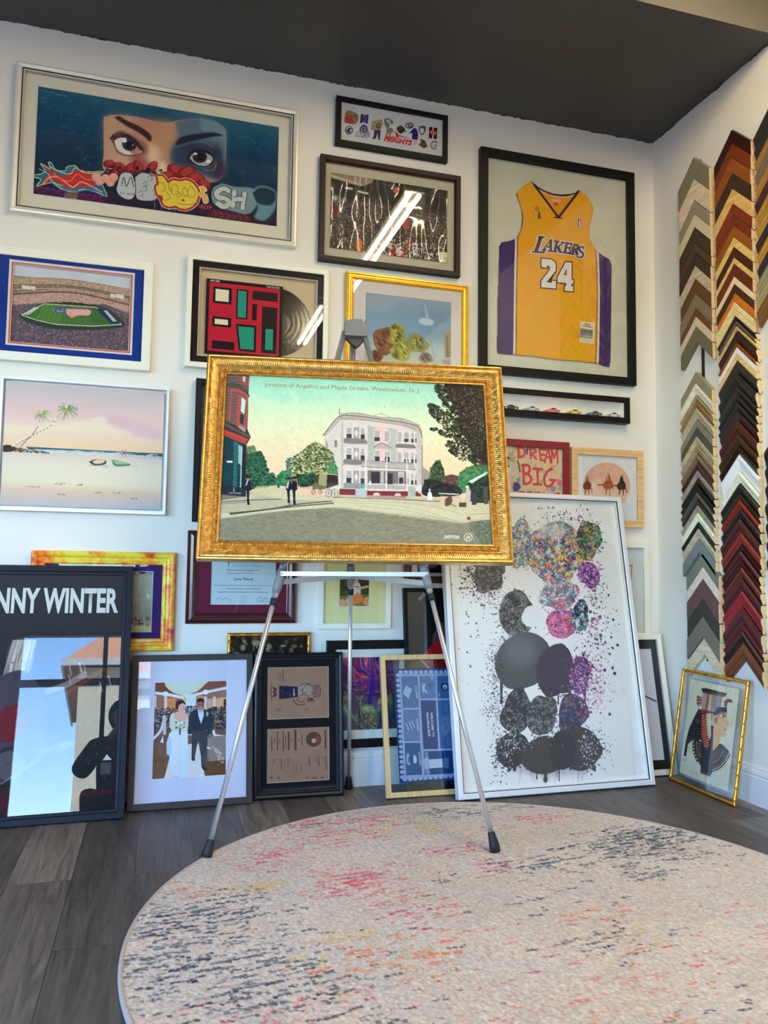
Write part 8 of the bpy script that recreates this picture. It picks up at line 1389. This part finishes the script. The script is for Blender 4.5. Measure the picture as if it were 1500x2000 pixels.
# ---------------------------------------------------------------- the photographer, crouching in dark clothes (seen only as a reflection in the poster glass)
def person():
    t = thing('person', 'person crouching in dark clothes holding a phone, a silhouette reflected in the poster glass', 'person', Matrix.Translation((-.045, -3.95, 0)))
    CL = mat('dark_clothes', (.012, .012, .015), .85, raw=True, bump=.4); SKN = mat('skin', (.42, .26, .19), .55, raw=True); HR = mat('dark_hair', (.02, .015, .012), .7, raw=True)
    def skin(name, nodes_, edges, m, parent, sub=2):
        me = bpy.data.meshes.new(name); me.from_pydata([n[0] for n in nodes_], edges, []); o = obj(name, me, m, parent)
        md = o.modifiers.new('skin', 'SKIN'); 
        for v, n in zip(me.skin_vertices[0].data, nodes_): v.radius = (n[1], n[2] if len(n) > 2 else n[1])
        me.skin_vertices[0].data[0].use_root = True; md.use_smooth_shade = True; s = o.modifiers.new('sub', 'SUBSURF'); s.levels = s.render_levels = sub; return o
    # pelvis, spine, shoulders, arms, squatting legs: one body
    N = [((0, -.10, .36), .21, .15), ((0, -.06, .52), .20, .14), ((0, 0, .70), .22, .14), ((0, .04, .84), .16, .11), ((0, .07, .92), .055), ((0, .10, .97), .05),
         ((-.20, .03, .83), .10), ((-.32, .12, .64), .085), ((-.12, .40, .86), .042), ((.20, .03, .83), .10), ((.32, .12, .64), .085), ((.12, .40, .86), .042),
         ((-.13, .0, .34), .10), ((-.24, .32, .47), .072), ((-.22, .12, .10), .048), ((.13, .0, .34), .10), ((.20, .36, .14), .072), ((.18, -.02, .07), .048), ((-.22, .26, .045), .042), ((.18, -.16, .05), .042)]
    E_ = [(0, 1), (1, 2), (2, 3), (3, 4), (4, 5), (3, 6), (6, 7), (7, 8), (3, 9), (9, 10), (10, 11), (0, 12), (12, 13), (13, 14), (14, 18), (0, 15), (15, 16), (16, 17), (17, 19)]
    skin('body', N, E_, CL, t)
    h = [((0, .10, .98), .05), ((0, .11, 1.03), .075, .085), ((0, .12, 1.09), .082, .098), ((0, .12, 1.15), .075, .09), ((0, .20, 1.04), .045), ((0, .222, 1.075), .016)]
    skin('head', h, [(0, 1), (1, 2), (2, 3), (1, 4), (2, 5)], SKN, t)
    def ball(name, c, r, m, keep=None):
        bm = bmesh.new(); bmesh.ops.create_uvsphere(bm, u_segments=32, v_segments=20, radius=1)
        for v in bm.verts: v.co = Vector((v.co.x * r[0] + c[0], v.co.y * r[1] + c[1], v.co.z * r[2] + c[2]))
        if keep: bmesh.ops.delete(bm, geom=[v for v in bm.verts if not keep(v.co)], context='VERTS')
        me = bpy.data.meshes.new(name); bm.to_mesh(me); bm.free(); me.shade_smooth(); o = obj(name, me, m, t)
        if keep: k = o.modifiers.new('thick', 'SOLIDIFY'); k.thickness = .02
        return o
    ball('hair', (0, .075, 1.09), (.115, .13, .135), HR, lambda c: c.y < .13 or c.z > 1.16)
    for s in (-1, 1): ball('eye', (s * .031, .192, 1.095), (.011, .008, .008), BLKR); ball('ear', (s * .085, .11, 1.075), (.010, .018, .028), SKN)
    ball('mouth', (0, .195, 1.035), (.022, .006, .005), mat('lips', (.32, .12, .10), .5, raw=True))
    for s in (-1, 1):     # palm and fingers round the phone edges
        w = Vector((s * .095, .41, .855)); pl_ = Vector((s * .066, .47, .895)); nd = [(tuple(w), .026), (tuple(pl_), .03, .018)]; ed = [(0, 1)]
        for k in range(4):
            a = pl_ + Vector((s * -.004, .018, .022 - k * .017)); b = a + Vector((-s * .012, .035, .004)); c = b + Vector((-s * .022, .006, .0)); n = len(nd); nd += [(tuple(a), .009), (tuple(b), .0085), (tuple(c), .0075)]; ed += [(1, n), (n, n + 1), (n + 1, n + 2)]
        n = len(nd); a = pl_ + Vector((-s * .02, -.008, .008)); b = a + Vector((-s * .022, .02, .012)); nd += [(tuple(a), .011), (tuple(b), .009)]; ed += [(1, n), (n, n + 1)]
        skin('hand', nd, ed, SKN, t, 1)
    p = tag(obj('mobile_phone', box('mobile_phone', -.039, .039, -.004, .004, -.08, .08, .003), mat('phone_black', (.01, .01, .012), .2, raw=True), None, Matrix.Translation((-.03, -3.405, .895))), 'black mobile phone held upright in both hands by the crouching person', 'phone')
person()
for fn in (mural, logos, basket, jersey, stadium, beach, record, cats, blackbox, carcase, dream, horses, yellow, diploma, pumpkin, bamboopic, marble, bronze, pennant, poster, wedding, menu, blackposter, noodle, big, abstract, queen, gold):
    fn()
# ---------------------------------------------------------------- light, sky, camera
w = bpy.data.worlds.new('sky'); bpy.context.scene.world = w; w.use_nodes = True; nt = w.node_tree; L = nt.links
bg = nt.nodes['Background']; sky = nt.nodes.new('ShaderNodeTexSky'); sky.sky_type = 'NISHITA'; sky.sun_disc = False
sky.sun_elevation = math.radians(48); sky.sun_rotation = math.radians(20); sky.air_density = 1.0; sky.dust_density = .6; sky.ozone_density = 1.5
tn = nt.nodes.new('ShaderNodeMix'); tn.data_type = 'RGBA'; tn.blend_type = 'MULTIPLY'; tn.inputs['Factor'].default_value = 1; tn.inputs['B'].default_value = SKYTINT; L.new(sky.outputs[0], tn.inputs['A']); L.new(tn.outputs['Result'], bg.inputs['Color']); bg.inputs['Strength'].default_value = SKY
s = bpy.data.lights.new('sun', 'SUN'); s.energy = SUN; s.color = (1, .94, .84); s.angle = math.radians(.5); so = bpy.data.objects.new('sun', s); C.objects.link(so)
so.rotation_euler = Vector((-.35, -.75, -.8)).normalized().to_track_quat('-Z', 'Y').to_euler()
for k, (a, b, c, d) in enumerate(WINS):
    l = bpy.data.lights.new('window_portal', 'AREA'); l.shape = 'RECTANGLE'; l.size = b - a; l.size_y = d - c; l.cycles.is_portal = True
    o = bpy.data.objects.new('window_portal', l); C.objects.link(o); o.location = ((a + b) / 2, YF - .11, (c + d) / 2); o.rotation_euler = (PI / 2, 0, 0)
l = bpy.data.lights.new('window_portal', 'AREA'); l.shape = 'RECTANGLE'; l.size = WL[3] - WL[2]; l.size_y = WL[1] - WL[0]; l.cycles.is_portal = True
o = bpy.data.objects.new('window_portal', l); C.objects.link(o); o.location = (XL - .11, (WL[0] + WL[1]) / 2, (WL[2] + WL[3]) / 2); o.rotation_euler = (0, -PI / 2, 0)
F_, YAW, PIT, ROL = 1516.705, .2805166, .0723003, .0134009
fw = Vector((math.sin(YAW) * math.cos(PIT), math.cos(YAW) * math.cos(PIT), math.sin(PIT))); r0 = Vector((math.cos(YAW), -math.sin(YAW), 0)); u0 = r0.cross(fw)
rt = r0 * math.cos(ROL) + u0 * math.sin(ROL); up = -r0 * math.sin(ROL) + u0 * math.cos(ROL)
cam = bpy.data.cameras.new('camera'); cam.sensor_fit = 'VERTICAL'; cam.sensor_height = 24; cam.lens = F_ / 2000 * 24; cam.clip_start = .05
co = bpy.data.objects.new('camera', cam); C.objects.link(co)
co.matrix_world = Matrix(((rt.x, up.x, -fw.x, 0), (rt.y, up.y, -fw.y, -3.36697), (rt.z, up.z, -fw.z, .95), (0, 0, 0, 1)))
sc = bpy.context.scene; sc.camera = co
sc.view_settings.view_transform = 'Standard'; sc.view_settings.look = 'None'; sc.view_settings.gamma = 1; sc.view_settings.use_curve_mapping = False; sc.view_settings.exposure = EXPO
sc.cycles.max_bounces = 10; sc.cycles.diffuse_bounces = 5; sc.cycles.glossy_bounces = 5; sc.cycles.transparent_max_bounces = 16; sc.cycles.transmission_bounces = 6
sc.cycles.caustics_reflective = False; sc.cycles.caustics_refractive = False; sc.cycles.sample_clamp_indirect = 6
